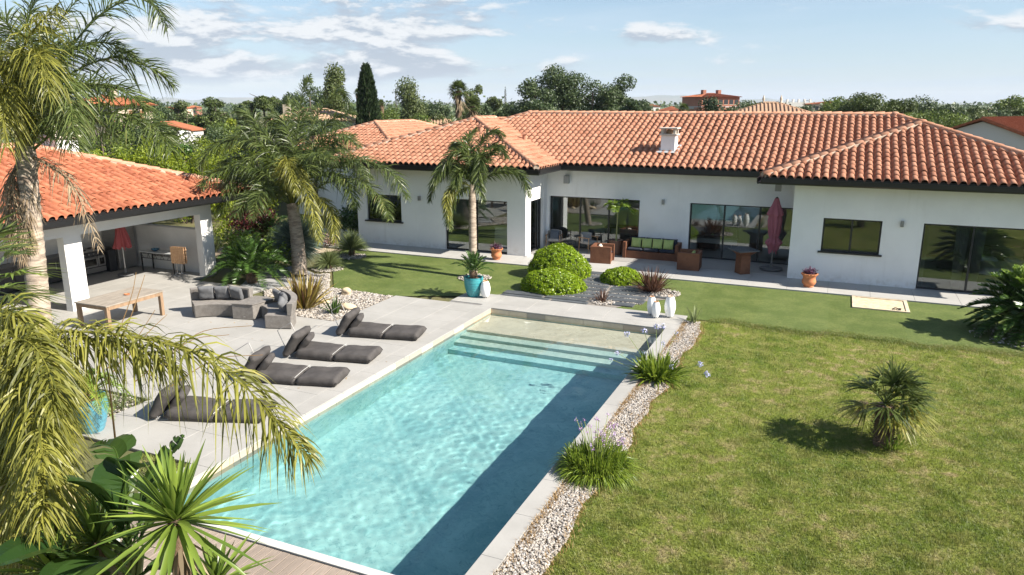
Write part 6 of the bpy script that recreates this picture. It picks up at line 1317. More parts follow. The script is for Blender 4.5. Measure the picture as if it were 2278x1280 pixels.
def cypress(label, px_, top, D, w, seed=1, name='cypress', n=6200):
    h = hgt(top, D); W = wid(w, D); t = empty(name, spot(px_, D), 0, label, 'tree', 'cypresses behind the villa'); r = np.random.default_rng(seed); z = h * (1 - r.uniform(0, 1, n) ** .75); u = z / h; rad = W / 2 * np.minimum(1, (1 - u) ** .55 * 1.15) * (.75 + .25 * np.minimum(1, u * 8)); a = r.uniform(0, 6.28, n); rr_ = rad * (.72 + .28 * r.uniform(0, 1, n)) * (1 + .1 * np.sin(a * 5 + z * .9))
    P = np.column_stack([rr_ * np.cos(a), rr_ * np.sin(a), z]); d = np.column_stack([np.cos(a) * .55, np.sin(a) * .55, np.full(n, .9)]); b_ = P; V, q, tr_, c = blades(P, P + unit(d + r.normal(0, .15, (n, 3))) * (W * .15), W * .05, None, 2, normal=r.normal(0, 1, (n, 3)), r=r)
    link('crown', arr_mesh('crown', V, q, tr_, c), CYPM, t); MB().tube([(0, 0, 0), (0, 0, h * .95)], [W * .2, .03], 8).obj('trunk', BARK, t); return t
def fan_tree(label, px_, top, D, w, seed, skirt=True, n=34, trunkr=.25, group='fan palms behind the villa'):
    r = np.random.default_rng(seed); h = hgt(top, D); W = wid(w, D); t = empty('fan_palm', spot(px_, D), 0, label, 'palm', group); hc = h - W * .42; trunk_ringed(t, (0, 0, 0), (0, 0, hc), trunkr * 1.2, trunkr, mat=FIBRE, rings=20); vb = VB()
    for i in range(n):
        el = R(-30 + 112 * (i + .5) / n); a = i * 2.39996; d = np.array([cos(el) * cos(a), cos(el) * sin(a), sin(el)]); f = fan_leaf((0, 0, hc), d, W * .26, 14, W * .035, 3.4, .3, petiole=W * .2, r=r); link('fan_leaf', f.mesh('fan_leaf'), PALM, t)
    if skirt:
        P = np.column_stack([r.normal(0, W * .09, 160), r.normal(0, W * .09, 160), r.uniform(hc - W * .55, hc, 160)]); V, q, tr_, c = blades(P, P + np.column_stack([P[:, :2] * .7, np.full(160, -W * .2)]), W * .03, None, 2); link('dead_leaf_skirt', arr_mesh('skirt', V, q, tr_, c), PALMD, t)
    return t
def date_palm(label, px_, base_y, D, L, n, seed, trunk_h, emin=-5, group=None, mat=None):
    r = np.random.default_rng(seed); t = empty('date_palm', spot(px_, D), 0, label, 'palm', group); trunk_ringed(t, (0, 0, 0), (0, 0, trunk_h), L * .12, L * .11, mat=FIBRE, rings=12)
    for i in range(n):
        el = R(emin + (86 - emin) * (i + .5) / n); a = i * 2.39996 + r.normal(0, .1); d = np.array([cos(el) * cos(a), cos(el) * sin(a), sin(el)]); c0 = np.array([0, 0, trunk_h]); e = c0 + d * L + np.array([0, 0, -.45 * L * cos(el)]); m_ = c0 + d * L * .5 + np.array([0, 0, .08 * L]); frond([c0, m_, e], L=L * .2, n=40, width=L * .018, droop=.2, plumose=.25, rad=L * .012, segs=2, r=r).obj('frond', mat or PALM, t)
    return t
# behind the villa
cypress('tall dense dark cypress rising behind the left roofs', 818, 150, 56, 66, 1, n=9000); cypress('thin dark cypress left of the poplar', 881, 200, 90, 9, 2, n=1800); cypress('small slim cypress left of the large evergreen oaks', 1124, 195, 100, 11, 3, n=1800); cypress('small dark cypress behind the oleanders', 413, 252, 75, 8, 4, n=1200)
tree('poplar', 'tall pale green poplar right of the tall cypress', 908, 170, 75, 62, POPLAR, .1, 26, 6500, seed=3, rr=1.0, flat=1.2); tree('poplar', 'tall loose poplar left of the tall cypress', 750, 150, 62, 60, POPLAR, .35, 22, 4200, seed=4, rr=.75, flat=1.2)
tree('evergreen_oak', 'dark rounded tree right of the poplar', 958, 212, 95, 62, OAK, .1, 14, 3200, seed=5); tree('round_tree', 'leafy green tree low behind the left roof ridge', 870, 225, 70, 80, SHRUB, .05, 14, 4200, seed=6); tree('round_tree', 'leafy green tree close behind the far left roof', 930, 240, 62, 100, SHRUB, .05, 14, 4200, seed=7)
fan_tree('tall fan palm with brown skirt in the middle of the horizon', 1020, 176, 64, 66, 1); fan_tree('second fan palm leaning into the grey poplar', 1050, 210, 66, 60, 2); fan_tree('fan palm with dead skirt left of the tall cypress', 798, 195, 66, 30, 3, n=20, trunkr=.2); fan_tree('small fan palm right of the tall cypress', 848, 218, 66, 26, 4, n=20, trunkr=.2); fan_tree('fan palm far behind the main ridge', 1522, 226, 85, 40, 5, n=22)
tree('poplar', 'grey green poplar behind the fan palms', 1058, 178, 78, 56, POPLAR, .2, 18, 4200, seed=8, flat=1.2); date_palm('broad date palm in front of the fan palms behind the ridge', 1012, 250, 50, 3.4, 44, 4, 2.2)
date_palm('feathery date palm left of the large evergreen oaks', 1105, 250, 58, 2.8, 30, 6, 2.4); tree('poplar', 'thin two headed poplar left of the small slim cypress', 1098, 205, 95, 40, POPLAR, .5, 8, 1500, seed=31, flat=1.1); tree('round_tree', 'pale shrubby tree under the small slim cypress', 1112, 238, 80, 70, SHRUB, .1, 12, 2600, seed=32)
for i, (px_, top, w, D, lab) in enumerate(((1190, 140, 120, 62, 'left crown of the evergreen oak row behind the main ridge'), (1250, 128, 144, 66, 'tallest crown of the evergreen oak row behind the main ridge'), (1318, 160, 134, 64, 'brownish crown in the middle of the evergreen oak row'), (1372, 158, 116, 66, 'right crown of the evergreen oak row'), (1212, 200, 96, 54, 'front rounded crown of the evergreen oak row'), (1398, 200, 70, 58, 'small rounded crown at the right end of the evergreen oak row'))): tree('evergreen_oak', lab, px_, top, D, w, OAK, .04, 26, 9000, seed=10 + i, group='evergreen oaks behind the villa', rr=wid(w, D) * .19)
tree('evergreen_oak', 'dark tree low on the left of the evergreen oak row', 1158, 218, 66, 60, OAK, .1, 12, 3200, seed=17, group='evergreen oaks behind the villa')
tree('conifer', 'dense dark conifer in front of the brick building', 1580, 208, 78, 80, CYPM, .02, 20, 6000, seed=18, flat=1.2, size=.22)
for i, (px_, top, w, D, m, lab) in enumerate(((1440, 232, 50, 85, SHRUB, 'small bush tree left of the fan palm behind the main ridge'), (1480, 228, 46, 90, OAK, 'small grey green tree beside the fan palm behind the main ridge'), (1640, 230, 46, 110, OAK, 'grey green tree right of the brick building'))): tree('round_tree', lab, px_, top, D, w, m, .1, 9, 1900, seed=20 + i)
umbrella_pine('umbrella pine above the neighbour tiled roof', 1705, 221, 92, 90, 1, .5)
tree('tall_pine', 'tall spreading pine above the right end of the main roof', 1925, 190, 74, 150, PINE, .35, 30, 8000, seed=25, rr=1.15, flat=.6); tree('tall_pine', 'open pine right of the tall spreading pine', 2010, 214, 74, 100, PINE, .4, 18, 4200, seed=26, rr=.95, flat=.55)
for i, (px_, top, w, D, m) in enumerate(((1960, 235, 90, 70, SHRUB), (2040, 240, 110, 66, SHRUB), (2085, 228, 70, 90, PINE), (2235, 236, 60, 110, PINE))): tree('round_tree', ('green tree below the tall spreading pine', 'green tree below the open pine', 'pine tree left of the umbrella pine on the right', 'rounded tree right of the umbrella pine at the right edge')[i], px_, top, D, w, m, .05, 12, 3000, seed=40 + i)
umbrella_pine('dense umbrella pine on the right above the neighbour gable', 2155, 232, 80, 80, 5, .6); umbrella_pine('umbrella pine touching the right edge of the picture', 2275, 234, 90, 70, 6, .5)
date_palm('low date palm beside the neighbour gable on the right', 2130, 290, 52, 2.6, 36, 9, 1.2); date_palm('pale date palm behind the right hip', 2050, 265, 60, 2.0, 24, 10, 2.6, mat=PALMY)
cypress('small cypress on the skyline at the right', 1789, 224, 150, 9, 12, n=900)
# left: hedge and trees beyond the pool house
umbrella_pine('broad umbrella pine right of the neighbour house', 586, 204, 96, 98, 7, .85); umbrella_pine('wide umbrella pine behind the neighbour house roof', 285, 205, 90, 110, 8, .6)
tree('pine_tree', 'rounded bushy pine left of the broad umbrella pine', 478, 202, 84, 84, PINE, .1, 26, 7200, seed=51, rr=.85); tree('round_tree', 'yellow tipped tree right of the bushy pine', 520, 226, 58, 60, BAMBOO, .1, 14, 3600, seed=52)
tree('olive_tree', 'grey green olive tree in front of the neighbour house', 330, 240, 48, 110, OAK, .05, 16, 4200, seed=53); tree('round_tree', 'dark green tree right of the neighbour house', 345, 226, 66, 60, SHRUB, .1, 12, 2600, seed=54); tree('round_tree', 'leafy tree behind the orange garage roof', 400, 240, 66, 60, SHRUB, .1, 12, 2600, seed=55); tree('fig_tree', 'dark fig tree in front of the orange garage roof', 395, 272, 40, 64, CYCADM, .05, 14, 3600, seed=56, size=.2)
tree('round_tree', 'shaded tree on the far left behind the queen palm', 60, 240, 40, 140, OAK, .05, 16, 4200, seed=57); tree('round_tree', 'dark tree behind the pool house chimney', 215, 262, 42, 130, SHRUB, .05, 16, 4200, seed=58); tree('round_tree', 'deep green tree behind the thick queen palm', 560, 250, 44, 90, OAK, .05, 14, 3800, seed=59); tree('round_tree', 'dark leafy tree between thick queen palm and cypress', 770, 250, 50, 90, OAK, .05, 14, 3800, seed=60)
tree('conifer', 'young dark conifer leader rising above the thick queen palm', 690, 146, 40, 46, OAK, .2, 12, 1300, seed=61, rr=.35)
BL = ['lime green bamboo clump just above the pool house chimney', 'lime green bamboo clump right of the pool house chimney', 'lime green bamboo clump behind the middle of the pool house ridge', 'lime green bamboo clump behind the far end of the pool house ridge', 'lime green bamboo clump left of the thick queen palm', 'tall bamboo clump in the second row, under the garage', 'tall bamboo clump in the second row, right of the garage', 'lime green bamboo clump just behind the thick queen palm fronds', 'bamboo clump low behind the corner of the pool house roof']
for i, (px_, top, D, w, n_) in enumerate(((120, 325, 36, 110, 5200), (215, 318, 37, 120, 6600), (305, 314, 38, 120, 6600), (390, 318, 38, 110, 6600), (470, 318, 39, 110, 6600), (345, 298, 44, 120, 5600), (450, 294, 45, 110, 5600), (560, 308, 41, 110, 5600), (500, 385, 33, 90, 3600))):
    h_ = hgt(top, D); W = wid(w, D); C_ = [(rng.uniform(-W / 2, W / 2), rng.uniform(-.8, .8), rng.uniform(.3, h_ * .9)) for _ in range(18)]; leaf_heap('bamboo_clump', spot(px_, D), C_, [.66] * 18, n_, .19, BAMBOO, BL[i], 'bamboo', 'bamboo hedge behind the pool house', .3, shell=.2)
MID = [('bush tree below the orange eave of the neighbour house', 270, 250, 57, 90, SHRUB), ('tall shrub just left of the neighbour house', 165, 248, 57, 80, OAK), ('olive green bush tree in front of the pinkish roof, leftmost', 600, 270, 49, 80, OAK), ('olive green bush tree in front of the pinkish roof, middle', 665, 268, 48, 90, SHRUB), ('olive green bush tree in front of the pinkish roof, rightmost', 715, 266, 48, 80, OAK), ('shrubby tree hiding the garage front', 408, 292, 44, 100, SHRUB), ('shrubby tree right under the garage wall', 462, 286, 46, 90, OAK),
       ('dark shrubby tree left of the pool house chimney', 40, 300, 40, 90, SHRUB), ('grey green bush tree above the pool house chimney', 150, 292, 48, 100, OAK), ('mixed green bush tree between chimney and neighbour house', 250, 282, 50, 110, SHRUB), ('deep green bush tree below the neighbour house', 320, 262, 56, 90, OAK), ('bushy tree filling the gap left of the garage', 355, 285, 50, 70, SHRUB), ('green bush tree right of the garage', 490, 262, 54, 90, SHRUB), ('dark bush tree left of the pinkish roofed house', 560, 270, 50, 90, OAK), ('bush tree in front of the pinkish roofed house', 640, 285, 48, 90, SHRUB), ('dark bush tree right of the pinkish roofed house', 740, 262, 52, 90, OAK), ('round bush tree below the yellow tipped tree', 520, 275, 50, 80, BAMBOO), ('tree at the far left edge behind the neighbour house', 120, 225, 80, 110, SHRUB), ('wide tree on the skyline left of the town houses', 345, 222, 90, 70, OAK), ('low tree on the skyline right of the town houses', 445, 236, 85, 60, SHRUB), ('tree on the skyline between the two pines', 540, 228, 95, 60, OAK), ('tree on the skyline right of the broad umbrella pine', 640, 226, 90, 60, SHRUB),
       ('dark tree on the skyline beside the tall cypress', 770, 222, 75, 60, OAK), ('green tree left of the fan palms', 970, 236, 70, 60, SHRUB), ('green tree right of the fan palms', 1075, 232, 72, 70, OAK), ('green tree low behind the main ridge, left of the fan palm', 1440, 240, 80, 70, SHRUB), ('dark tree low behind the main ridge beside the dark conifer', 1630, 236, 80, 60, OAK), ('tree behind the pale roof finials', 1790, 240, 100, 60, OAK), ('leafy tree under the tall spreading pine, farthest left', 1860, 230, 85, 80, SHRUB), ('leafy tree under the tall spreading pine, on its right', 1990, 232, 80, 90, OAK), ('broad green tree right of the right hip', 2075, 240, 66, 100, SHRUB), ('dark tree left of the umbrella pine on the right', 2110, 236, 75, 80, OAK), ('green tree behind the neighbour gable', 2210, 240, 75, 90, SHRUB), ('dark tree at the right edge behind the neighbour gable', 2270, 246, 62, 80, OAK), ('bushy tree low behind the right hip', 2150, 262, 58, 110, SHRUB)]
MID += [('tall leafy tree behind the far left roof, left of the tall cypress', 720, 200, 70, 90, OAK), ('leafy tree right of the tall cypress behind the ridge', 855, 222, 64, 90, SHRUB), ('rounded tree between the poplar and the fan palms', 960, 224, 80, 90, OAK), ('leafy tree behind the date palm', 1040, 225, 74, 90, SHRUB), ('leafy tree right of the slim cypress', 1140, 222, 72, 80, OAK), ('low rounded tree right of the oak row', 1430, 228, 74, 60, OAK), ('wide skyline tree right of the brick building', 1670, 226, 120, 90, OAK), ('skyline tree between the flats and the pine', 1870, 224, 100, 80, SHRUB), ('skyline tree right of the open pine', 2070, 226, 84, 110, OAK), ('skyline tree above the neighbour gable', 2200, 230, 84, 110, OAK), ('skyline tree at the right end of the horizon', 2260, 226, 110, 90, SHRUB), ('skyline tree behind the neighbour house on the left', 320, 216, 86, 80, OAK), ('skyline tree left of the bushy pine', 395, 230, 100, 60, SHRUB), ('skyline tree behind the thick queen palm', 640, 212, 86, 90, OAK)]
for i, (lab, px_, top, D, w, m) in enumerate(MID): tree('round_tree', lab, px_, top - (14 if px_ < 780 or px_ > 1780 else 8), D, w * 1.12, (m, SHRUB, POPLAR)[i % 3] if m is SHRUB else m, .03, 18, 4600, seed=100 + i)
leaf_heap('red_shrub', (-23.0, 24.2, -.07), [(0, 0, 1.6), (.7, .2, 1.4), (-.6, .1, 1.5), (.2, .3, 2.2), (0, -.2, .8)], [.75, .6, .6, .5, .8], 3600, .12, REDL, 'dark red leaved shrub behind the corner of the pool house roof')
ol = leaf_heap('white_oleander', spot(415, 56), [(-2.2, 0, 2.6), (-.8, .3, 3.0), (.8, 0, 2.8), (2.0, .2, 2.4), (0, -.5, 1.6)], [1.2, 1.2, 1.2, 1.0, 1.8], 3600, .24, SHRUB, 'white flowering oleander behind the garage', 'shrub')
P, d = clump_points(1500, [(-2.2, 0, 2.6), (-.8, .3, 3.0), (.8, 0, 2.8), (2.0, .2, 2.4)], [1.25, 1.25, 1.25, 1.05], .9); V, q, c = leaf_quads(P, .22, d, .8, .5); link('blossom', arr_mesh('blossom', V, q, None, c), simple('white_petal', (.75, .74, .7), None), ol)
leaf_heap('pink_oleander', spot(448, 55), [(0, 0, 2.3), (.6, .2, 2.0)], [.8, .6], 800, .22, simple('pink_petal', (.45, .20, .24), (.1, .13, .04), 3), 'pink flowering oleander right of the white one', 'shrub')
# planting seen through the gap and behind the beds
leaf_heap('grey_green_shrub', (-20.4, 28.6, -.07), [(0, 0, 1.), (.6, .2, .8), (-.7, .1, .9)], [.8, .6, .7], 2600, .16, CYCADM, 'dark glossy shrub at the left corner of the left wing')
leaf_heap('pink_shrub', (-20.6, 26.2, -.07), [(0, 0, .4), (.4, 0, .35), (-.4, .1, .4)], [.4, .35, .4], 700, .1, simple('dusty_pink_leaf', (.32, .17, .17), (.16, .17, .07), 5), 'dusty pink flowering shrub beside the upper grass tree')
cycad((-22.3, 24.6, -.05), 40, 1.5, 'second cycad behind the half wall near the garden path', CYCADM, .5, .26, .026, 0, 80, .3, tr=.2)
for i, (x, y) in enumerate(((-24.5, 23.2), (-26.5, 22.6), (-22.2, 22.8))): straps((x, y, -.06), 260, 1.0, .022, ('tall grass tuft behind the half wall, farthest left', 'tall grass tuft behind the back corner of the pool house', 'tall grass tuft beside the yellow green shrub')[i], GRASSY, 'grass_tuft', spread=.4, emin=35, droop=.3)
for i, (x, y, s) in enumerate(((-20.6, 23.4, 1.), (-21.6, 25.6, 1.1))): leaf_heap('garden_shrub', (x, y, -.06), [(0, 0, .7 * s), (.6, .2, .6 * s), (-.5, .3, .6 * s)], [.7 * s, .6 * s, .6 * s], 2400, .13, SHRUB, ('olive green shrub between the blue yucca and the garden path', 'olive green shrub in front of the far left wing')[i])
sheet('gravel_path', [(-30, 23.4), (-22.6, 22.4), (-20.2, 24.5), (-19.5, 26.0), (-21.5, 26.0), (-23.5, 24.2), (-30, 25)], -.045, simple('path_gravel', (.50, .40, .29), (.40, .32, .23), 8, .95))

# ------------------------------------------------------------------ neighbouring buildings
def tiled_hip(t, w, d, z, s, ov, mat, gable=False):
    """far roof: ribbed slopes built as rolls of tile"""
    x0, x1, y0, y1 = -w / 2 - ov, w / 2 + ov, -d / 2 - ov, d / 2 + ov; h = min(x1 - x0, y1 - y0) / 2; m = MB(); zt = z + s * h
    if x1 - x0 >= y1 - y0: a, b = ((x0 if gable else x0 + h), 0, zt), ((x1 if gable else x1 - h), 0, zt); Fs = [(0, 1, 5, 4), (1, 2, 5), (2, 3, 4, 5), (3, 0, 4)]
    else: a, b = (0, (y0 if gable else y0 + h), zt), (0, (y1 if gable else y1 - h), zt); Fs = [(0, 1, 4), (1, 2, 5, 4), (2, 3, 5), (3, 0, 4, 5)]
    m.add([(x0, y0, z), (x1, y0, z), (x1, y1, z), (x0, y1, z), a, b], Fs + [(3, 2, 1, 0)]); ro = m.obj('roof', mat, t)
    rb = MB(); st = .3
    if not gable or x1 - x0 < y1 - y0 or True:
        for sgn, L0, ax in ((-1, x1 - x0, 0), (1, y1 - y0, 1)):
            for i in range(int(L0 / st)):
                u = (i + .5) * st; v = min(u, L0 - u, h) if not gable else (h if ((ax == 0) == (x1 - x0 >= y1 - y0)) else 0)
                if v < .3: continue
                if ax == 0: rb.tube([(x0 + u, y0, z + .03), (x0 + u, y0 + v, z + s * v + .03)], .07, 5, False)
                elif not gable: rb.tube([(x1, y0 + u, z + .03), (x1 - v, y0 + u, z + s * v + .03)], .07, 5, False); rb.tube([(x0, y0 + u, z + .03), (x0 + v, y0 + u, z + s * v + .03)], .07, 5, False)
    if rb.v: o = rb.obj('tile_rolls', mat, ro); o['kind'] = 'stuff'
    MB().tube([a, b], .13, 6).obj('ridge', mat, ro)
    return ro
ROOFF = tile_mat('far_roof', (.31, .10, .045), (.35, .125, .06), (.27, .085, .04)); ROOFP = tile_mat('pale_roof', (.36, .23, .15), (.41, .28, .19), (.32, .20, .13))
CREAM = simple('cream_render', (.50, .42, .33), None, .8); WHITER = simple('neighbour_white', (.60, .58, .55), None, .8); WIN = simple('dark_window', (.03, .032, .035), None, rough=.15); SHUT = simple('brown_shutter', (.28, .14, .07), None)
def win(t, x, y, z, w, h, out, shutters=False):
    """window in a wall facing `out` (unit x or y)"""
    ox, oy = out; tx, ty = (abs(oy), abs(ox)); f = B(x - tx * w / 2 - abs(ox) * .03, x + tx * w / 2 + abs(ox) * .03, y - ty * w / 2 - abs(oy) * .03, y + ty * w / 2 + abs(oy) * .03, z, z + h).obj('window', WIN, t)
    B(x - tx * (w / 2 + .06) - abs(ox) * .06, x + tx * (w / 2 + .06) + abs(ox) * .06, y - ty * (w / 2 + .06) - abs(oy) * .06, y + ty * (w / 2 + .06) + abs(oy) * .06, z - .08, z - .002).obj('sill', CREAM, f)
    if shutters:
        for s in (-1, 1): cxx, cyy = x + s * tx * (w * .75), y + s * ty * (w * .75); B(cxx - tx * w / 4 - abs(ox) * .05, cxx + tx * w / 4 + abs(ox) * .05, cyy - ty * w / 4 - abs(oy) * .05, cyy + ty * w / 4 + abs(oy) * .05, z, z + h).obj('shutter', SHUT, f)
D = 62; nb = empty('neighbour_house', spot(238, D), YAW * .6, 'cream neighbour house with orange hipped roof and satellite dish on the left', 'house'); he = hgt(233, D); B(-2.6, 2.6, -2.2, 2.2, 0, he).obj('wall', CREAM, nb); tiled_hip(nb, 5.2, 4.4, he + .02, .28, .4, ROOFF); win(nb, 1.3, -2.2, he - 1.4, .9, 1.0, (0, -1), True); win(nb, -1.4, -2.2, he - 1.4, .9, 1.0, (0, -1), True); win(nb, 2.6, 0, he - 1.4, .9, 1., (1, 0), True)
B(.7, 1.1, -.4, 0, he + .6, he + 1.35).obj('chimney', CREAM, nb); ds = MB().lathe([(.02, 0), (.25, .04), (.42, .14), (.40, .15)], 18).obj('satellite_dish', WHITER, nb, 1); ds.matrix_local = Matrix.Translation((-2.2, -2.5, he - .5)) @ Matrix.Rotation(R(75), 4, 'X'); MB().tube([(-2.2, -2.2, he - .6), (-2.2, -2.5, he - .5)], .03, 5).obj('bracket', DARKMETAL, nb)
D = 64; gr = empty('garage', spot(415, D), YAW, 'low white garage with orange sloping roof among the trees', 'garage'); B(.2, .7, -1.3, 1.3, 0, hgt(287, D)).obj('wall', WHITER, gr); z = hgt(286, D); MB().add([(-1.9, -1.5, z + .7), (.85, -1.5, z), (.85, 1.5, z), (-1.9, 1.5, z + .7), (-1.9, -1.5, z + .8), (.85, -1.5, z + .1), (.85, 1.5, z + .1), (-1.9, 1.5, z + .8)], [(3, 2, 1, 0), (4, 5, 6, 7), (0, 1, 5, 4), (1, 2, 6, 5), (2, 3, 7, 6), (3, 0, 4, 7)]).obj('roof', ROOFF, gr); B(.3, .6, -1.33, -1.302, .05, 2.0).obj('door', simple('grey_door', (.2, .2, .2), None), gr)
D = 58; pr = empty('neighbour_house', spot(705, D), YAW, 'low neighbour house with old pinkish tiled roof behind the thick queen palm', 'house'); z = hgt(264, D); B(-3, 3, -2.2, 2.2, 0, z).obj('wall', WHITER, pr); tiled_hip(pr, 6, 4.4, z + .02, .3, .4, ROOFP); B(-2.4, -1.9, -1, -.5, z + .3, z + 1.2).obj('chimney', CREAM, pr); win(pr, -1, -2.2, .9, 1, 1.2, (0, -1)); win(pr, 2, -2.2, .9, 1, 1.2, (0, -1))
D = 70; b_ = empty('neighbour_house', spot(970, D), YAW, 'small pink tiled roof peeping out left of the date palm', 'house'); z = hgt(272, D); B(-2, 2, -2, 2, 0, z).obj('wall', WHITER, b_); tiled_hip(b_, 4, 4, z + .02, .25, .3, ROOFP)
D = 60; nr_ = empty('neighbour_house', spot(1715, D), R(8), 'neighbour house with pale tiled hip roof and two finials behind the main ridge', 'house'); z = hgt(268, D); B(-4.6, 5.2, -4, 4, 0, z).obj('wall', WHITER, nr_); tiled_hip(nr_, 9.2, 8, z + .02, .33, .5, ROOFP)
for x in (-.6, .75): MB().lathe([(.10, 0), (.06, .15), (.11, .3), (.08, .42), (.02, .6)], 10, (x, 0, z + 1.52)).obj('finial', CREAM, nr_, 1)
win(nr_, -2, -4, .9, 1, 1.2, (0, -1)); win(nr_, 2, -4, .9, 1, 1.2, (0, -1))
D = 46; gb = empty('neighbour_house', spot(2236, D), R(58), 'white neighbour house with brown tiled gable roof at the right edge', 'house'); z = hgt(302, D); B(-2.6, 6, -3.2, 3.2, 0, z).obj('wall', WHITER, gb)
gz = hgt(262, D); MB().add([(-2.6, -3.2, z), (-2.6, 3.2, z), (-2.6, 0, gz - .1), (-2.45, -3.2, z), (-2.45, 3.2, z), (-2.45, 0, gz - .1)], [(0, 2, 1), (3, 4, 5), (0, 3, 5, 2), (1, 2, 5, 4), (0, 1, 4, 3)]).obj('gable', WHITER, gb)
sl2 = (gz - z) / 3.2; m = MB()
for sg in (-1, 1): m.add([(-2.9, sg * 3.7, z - .5 * sl2), (6.4, sg * 3.7, z - .5 * sl2), (6.4, 0, gz), (-2.9, 0, gz), (-2.9, sg * 3.7, z - .5 * sl2 + .12), (6.4, sg * 3.7, z - .5 * sl2 + .12), (6.4, 0, gz + .12), (-2.9, 0, gz + .12)], [(3, 2, 1, 0), (4, 5, 6, 7), (0, 1, 5, 4), (1, 2, 6, 5), (3, 0, 4, 7)])
ro = m.obj('roof', ROOFF, gb); rb = MB()
for i in range(34): x = -2.8 + i * .27; rb.tube([(x, -3.72, z - .5 * sl2 + .15), (x, 0, gz + .15)], .07, 5, False)
rb.obj('tile_rolls', ROOFF, ro)['kind'] = 'stuff'; win(gb, 1.5, -3.2, 1.0, 1.2, 1.2, (0, -1))
# brick office block, flats, town
BRICK = simple('pink_brick', (.33, .14, .09), (.29, .12, .075), .6, .9); D = 170
ob = empty('brick_building', spot(1580, D), YAW + .35, 'big pink brick building with hipped roof behind the dark conifer', 'building'); z = hgt(217, D); B(-5, 5, -4, 4, 0, z).obj('wall', BRICK, ob); tiled_hip(ob, 10, 8, z + .02, .18, .5, ROOFF); B(-5.05, 5.05, -4.05, 4.05, z - 2.6, z - 2.0).obj('band', simple('grey_band', (.35, .33, .32), None), ob)
for i in range(7):
    for k in range(2): win(ob, -4.2 + i * 1.4, -4.02, z - 1.6 - 2.6 * k, 1.0, 1.0, (0, -1))
for x in (-2, 2): B(x - .4, x + .4, -.5, .5, z + .6, z + 1.6).obj('chimney', BRICK, ob)
B(-7, 7, -7, -4.1, 0, hgt(238, D)).obj('low_wing', BRICK, ob)
D = 190; fl_ = empty('apartment_block', spot(1838, D), YAW - .1, 'four storey flats with balconies and orange roof behind the tall pine', 'building'); z = hgt(232, D); B(-4.2, 5, -4, 4, 0, z).obj('wall', CREAM, fl_); tiled_hip(fl_, 9.2, 8, z + .02, .14, .3, ROOFF)
for i in range(5):
    for k in range(3): win(fl_, -3.4 + i * 1.7, -4.0, z - 1.7 - k * 2.1, .9, 1.2, (0, -1))
for k in range(3): B(-4.0, 4.8, -4.9, -4.1, z - 2.0 - k * 2.1, z - 1.85 - k * 2.1).obj('balcony', WHITER, fl_)
B(-6, 4, -6, -5, 0, .1)
D = 260; hb = empty('white_building', spot(1768, D), YAW, 'long low white building on the skyline behind the pale roof', 'building'); z = hgt(228, D); B(-6, 6, -3, 3, 0, z).obj('wall', WHITER, hb)
for i in range(6): B(-5 + i * 2, -4.4 + i * 2, -.5, .5, z, z + 1.1).obj('chimney', WHITER, hb)
TOWN = [('pale house with orange roof in the far town, left of the bushy pine', 405, 236, 300, 6), ('white gabled house in the middle of the far town', 430, 234, 320, 5), ('long roofed house farthest left in the far town', 372, 238, 280, 7), ('reddish house low in the far town', 395, 244, 240, 5), ('white house in the gap right of the umbrella pine', 668, 236, 330, 5), ('pale house far behind the main ridge', 1450, 232, 330, 6), ('white house behind the small bush trees', 1494, 236, 300, 5), ('low red building left of the brick building', 1490, 240, 200, 5), ('grey roofed house on the right skyline', 2215, 240, 260, 7), ('white house on the skyline right of the tall pine', 2070, 240, 300, 5)]
for i, (lab, px_, top, D, w) in enumerate(TOWN):
    t = empty('town_house', spot(px_, D), YAW + .2 * (i % 3 - 1), lab, 'house', 'houses of the far town'); z = hgt(top + 5, D); B(-w / 2, w / 2, -2.5, 2.5, 0, z).obj('wall', (CREAM, WHITER, BRICK)[(i * 2 + (i == 7) * 2) % 3 if i != 7 else 2], t); tiled_hip(t, w, 5, z + .02, .3, .3, ROOFF); win(t, -w / 4, -2.5, z - 2.2, 1.1, 1.2, (0, -1)); win(t, w / 4, -2.5, z - 2.2, 1.1, 1.2, (0, -1))
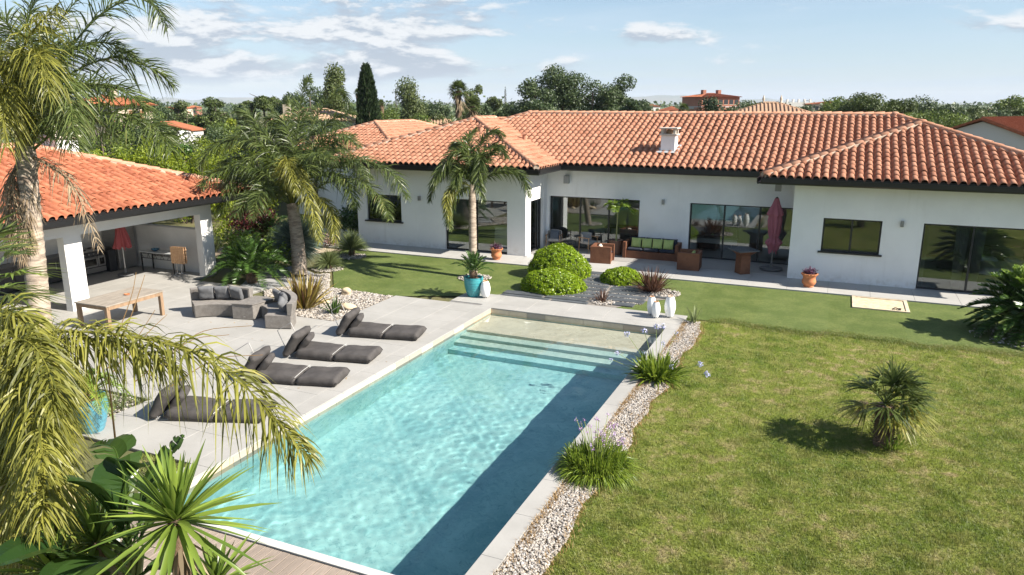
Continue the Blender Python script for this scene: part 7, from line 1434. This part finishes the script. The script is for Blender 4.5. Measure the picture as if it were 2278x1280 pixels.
# far-off woods that read as one mass, low hills, distant ridge
n = 42000; D = 75 + 900 * rng.uniform(0, 1, n) ** 1.7; sxp = rng.uniform(-150, PW + 150, n); base = CC[:2] + (FW[:2][None] + RT[:2][None] * ((sxp - PW / 2) / FPX)[:, None]) * D[:, None] / np.hypot(FW[0], FW[1])
patch = np.sin(base[:, 0] * .045 + 1.3) * np.sin(base[:, 1] * .037) + .5 * np.sin(base[:, 0] * .11) * np.sin(base[:, 1] * .09 + 2); keep = (patch > -.35); base, D = base[keep], D[keep]; n = len(base)
hh_ = (3.2 + 3.6 * np.clip(patch[keep] + .3, 0, 1.2)) * np.minimum(1.0, D / 120) * rng.uniform(.15, 1, n); P = np.column_stack([base + rng.normal(0, 1.2, (n, 2)), hh_]); V, q, c = leaf_quads(P, np.clip(D * .0052, .5, 4.5)[:, None], np.array([[-FW[0] * .5, -FW[1] * .5, .8]]).repeat(n, 0), .7, .7)
tag(link('distant_woods', arr_mesh('distant_woods', V, q, None, c), OAK), kind='stuff')
def hills(name, D, prof, mat, seed):
    r = np.random.default_rng(seed); xs = np.linspace(-400, PW + 400, 160); V = []
    for x in xs:
        hpx = np.interp(x, [p[0] for p in prof], [p[1] for p in prof]); d = np.array([FW[0], FW[1], 0]) + RT * ((x - PW / 2) / FPX); d = d / np.hypot(FW[0], FW[1]); h = (hpx + .8 * sin(x * .06 + seed) + .5 * sin(x * .17)) / FPX * D
        for k, (dd, hf) in enumerate(((0, 0), (.04, .35), (.08, .72), (.13, 1.0), (.3, .6))): V.append((d[0] * D * (1 + dd), d[1] * D * (1 + dd), max(-2., h * hf * (1 + .05 * sin(x * .11 + k * 2)))))
    F = [(i * 5 + k, i * 5 + 5 + k, i * 5 + 6 + k, i * 5 + 1 + k) for i in range(159) for k in range(4)]
    me = bpy.data.meshes.new(name); me.from_pydata(V, [], F); me.polygons.foreach_set('use_smooth', [True] * len(F)); tag(link(name, me, mat), kind='structure')
HILL = simple('hill_scrub', (.10, .13, .09), (.17, .16, .12), .002, .95)
hills('hills', 6500, [(-400, 4), (300, 6), (360, 9), (425, 19), (470, 12), (560, 20), (650, 14), (760, 8), (1000, 7), (1300, 12), (1420, 22), (1500, 24), (1600, 14), (1680, 15), (1760, 7), (2300, 4), (2700, 3)], HILL, 2)

hm, hn_, hl_ = new_mat('haze'); ho = hn_.new('ShaderNodeOutputMaterial'); hv = hn_.new('ShaderNodeVolumePrincipled')
hv.inputs['Color'].default_value = (.80, .88, 1, 1); hv.inputs['Density'].default_value = 1.1e-4; hl_.new(hv.outputs[0], ho.inputs['Volume'])
tag(B(-9500, 9500, -1600, 9500, -2.6, 140).obj('haze', hm), kind='stuff')

for o in scene.objects:
    if o.parent is not None and o.type == 'MESH' and o.name.split('.')[0] in ('leaves', 'florets', 'dead_leaf_skirt', 'leaf_bases', 'flower_head', 'blossom', 'foliage'): o['kind'] = 'stuff'
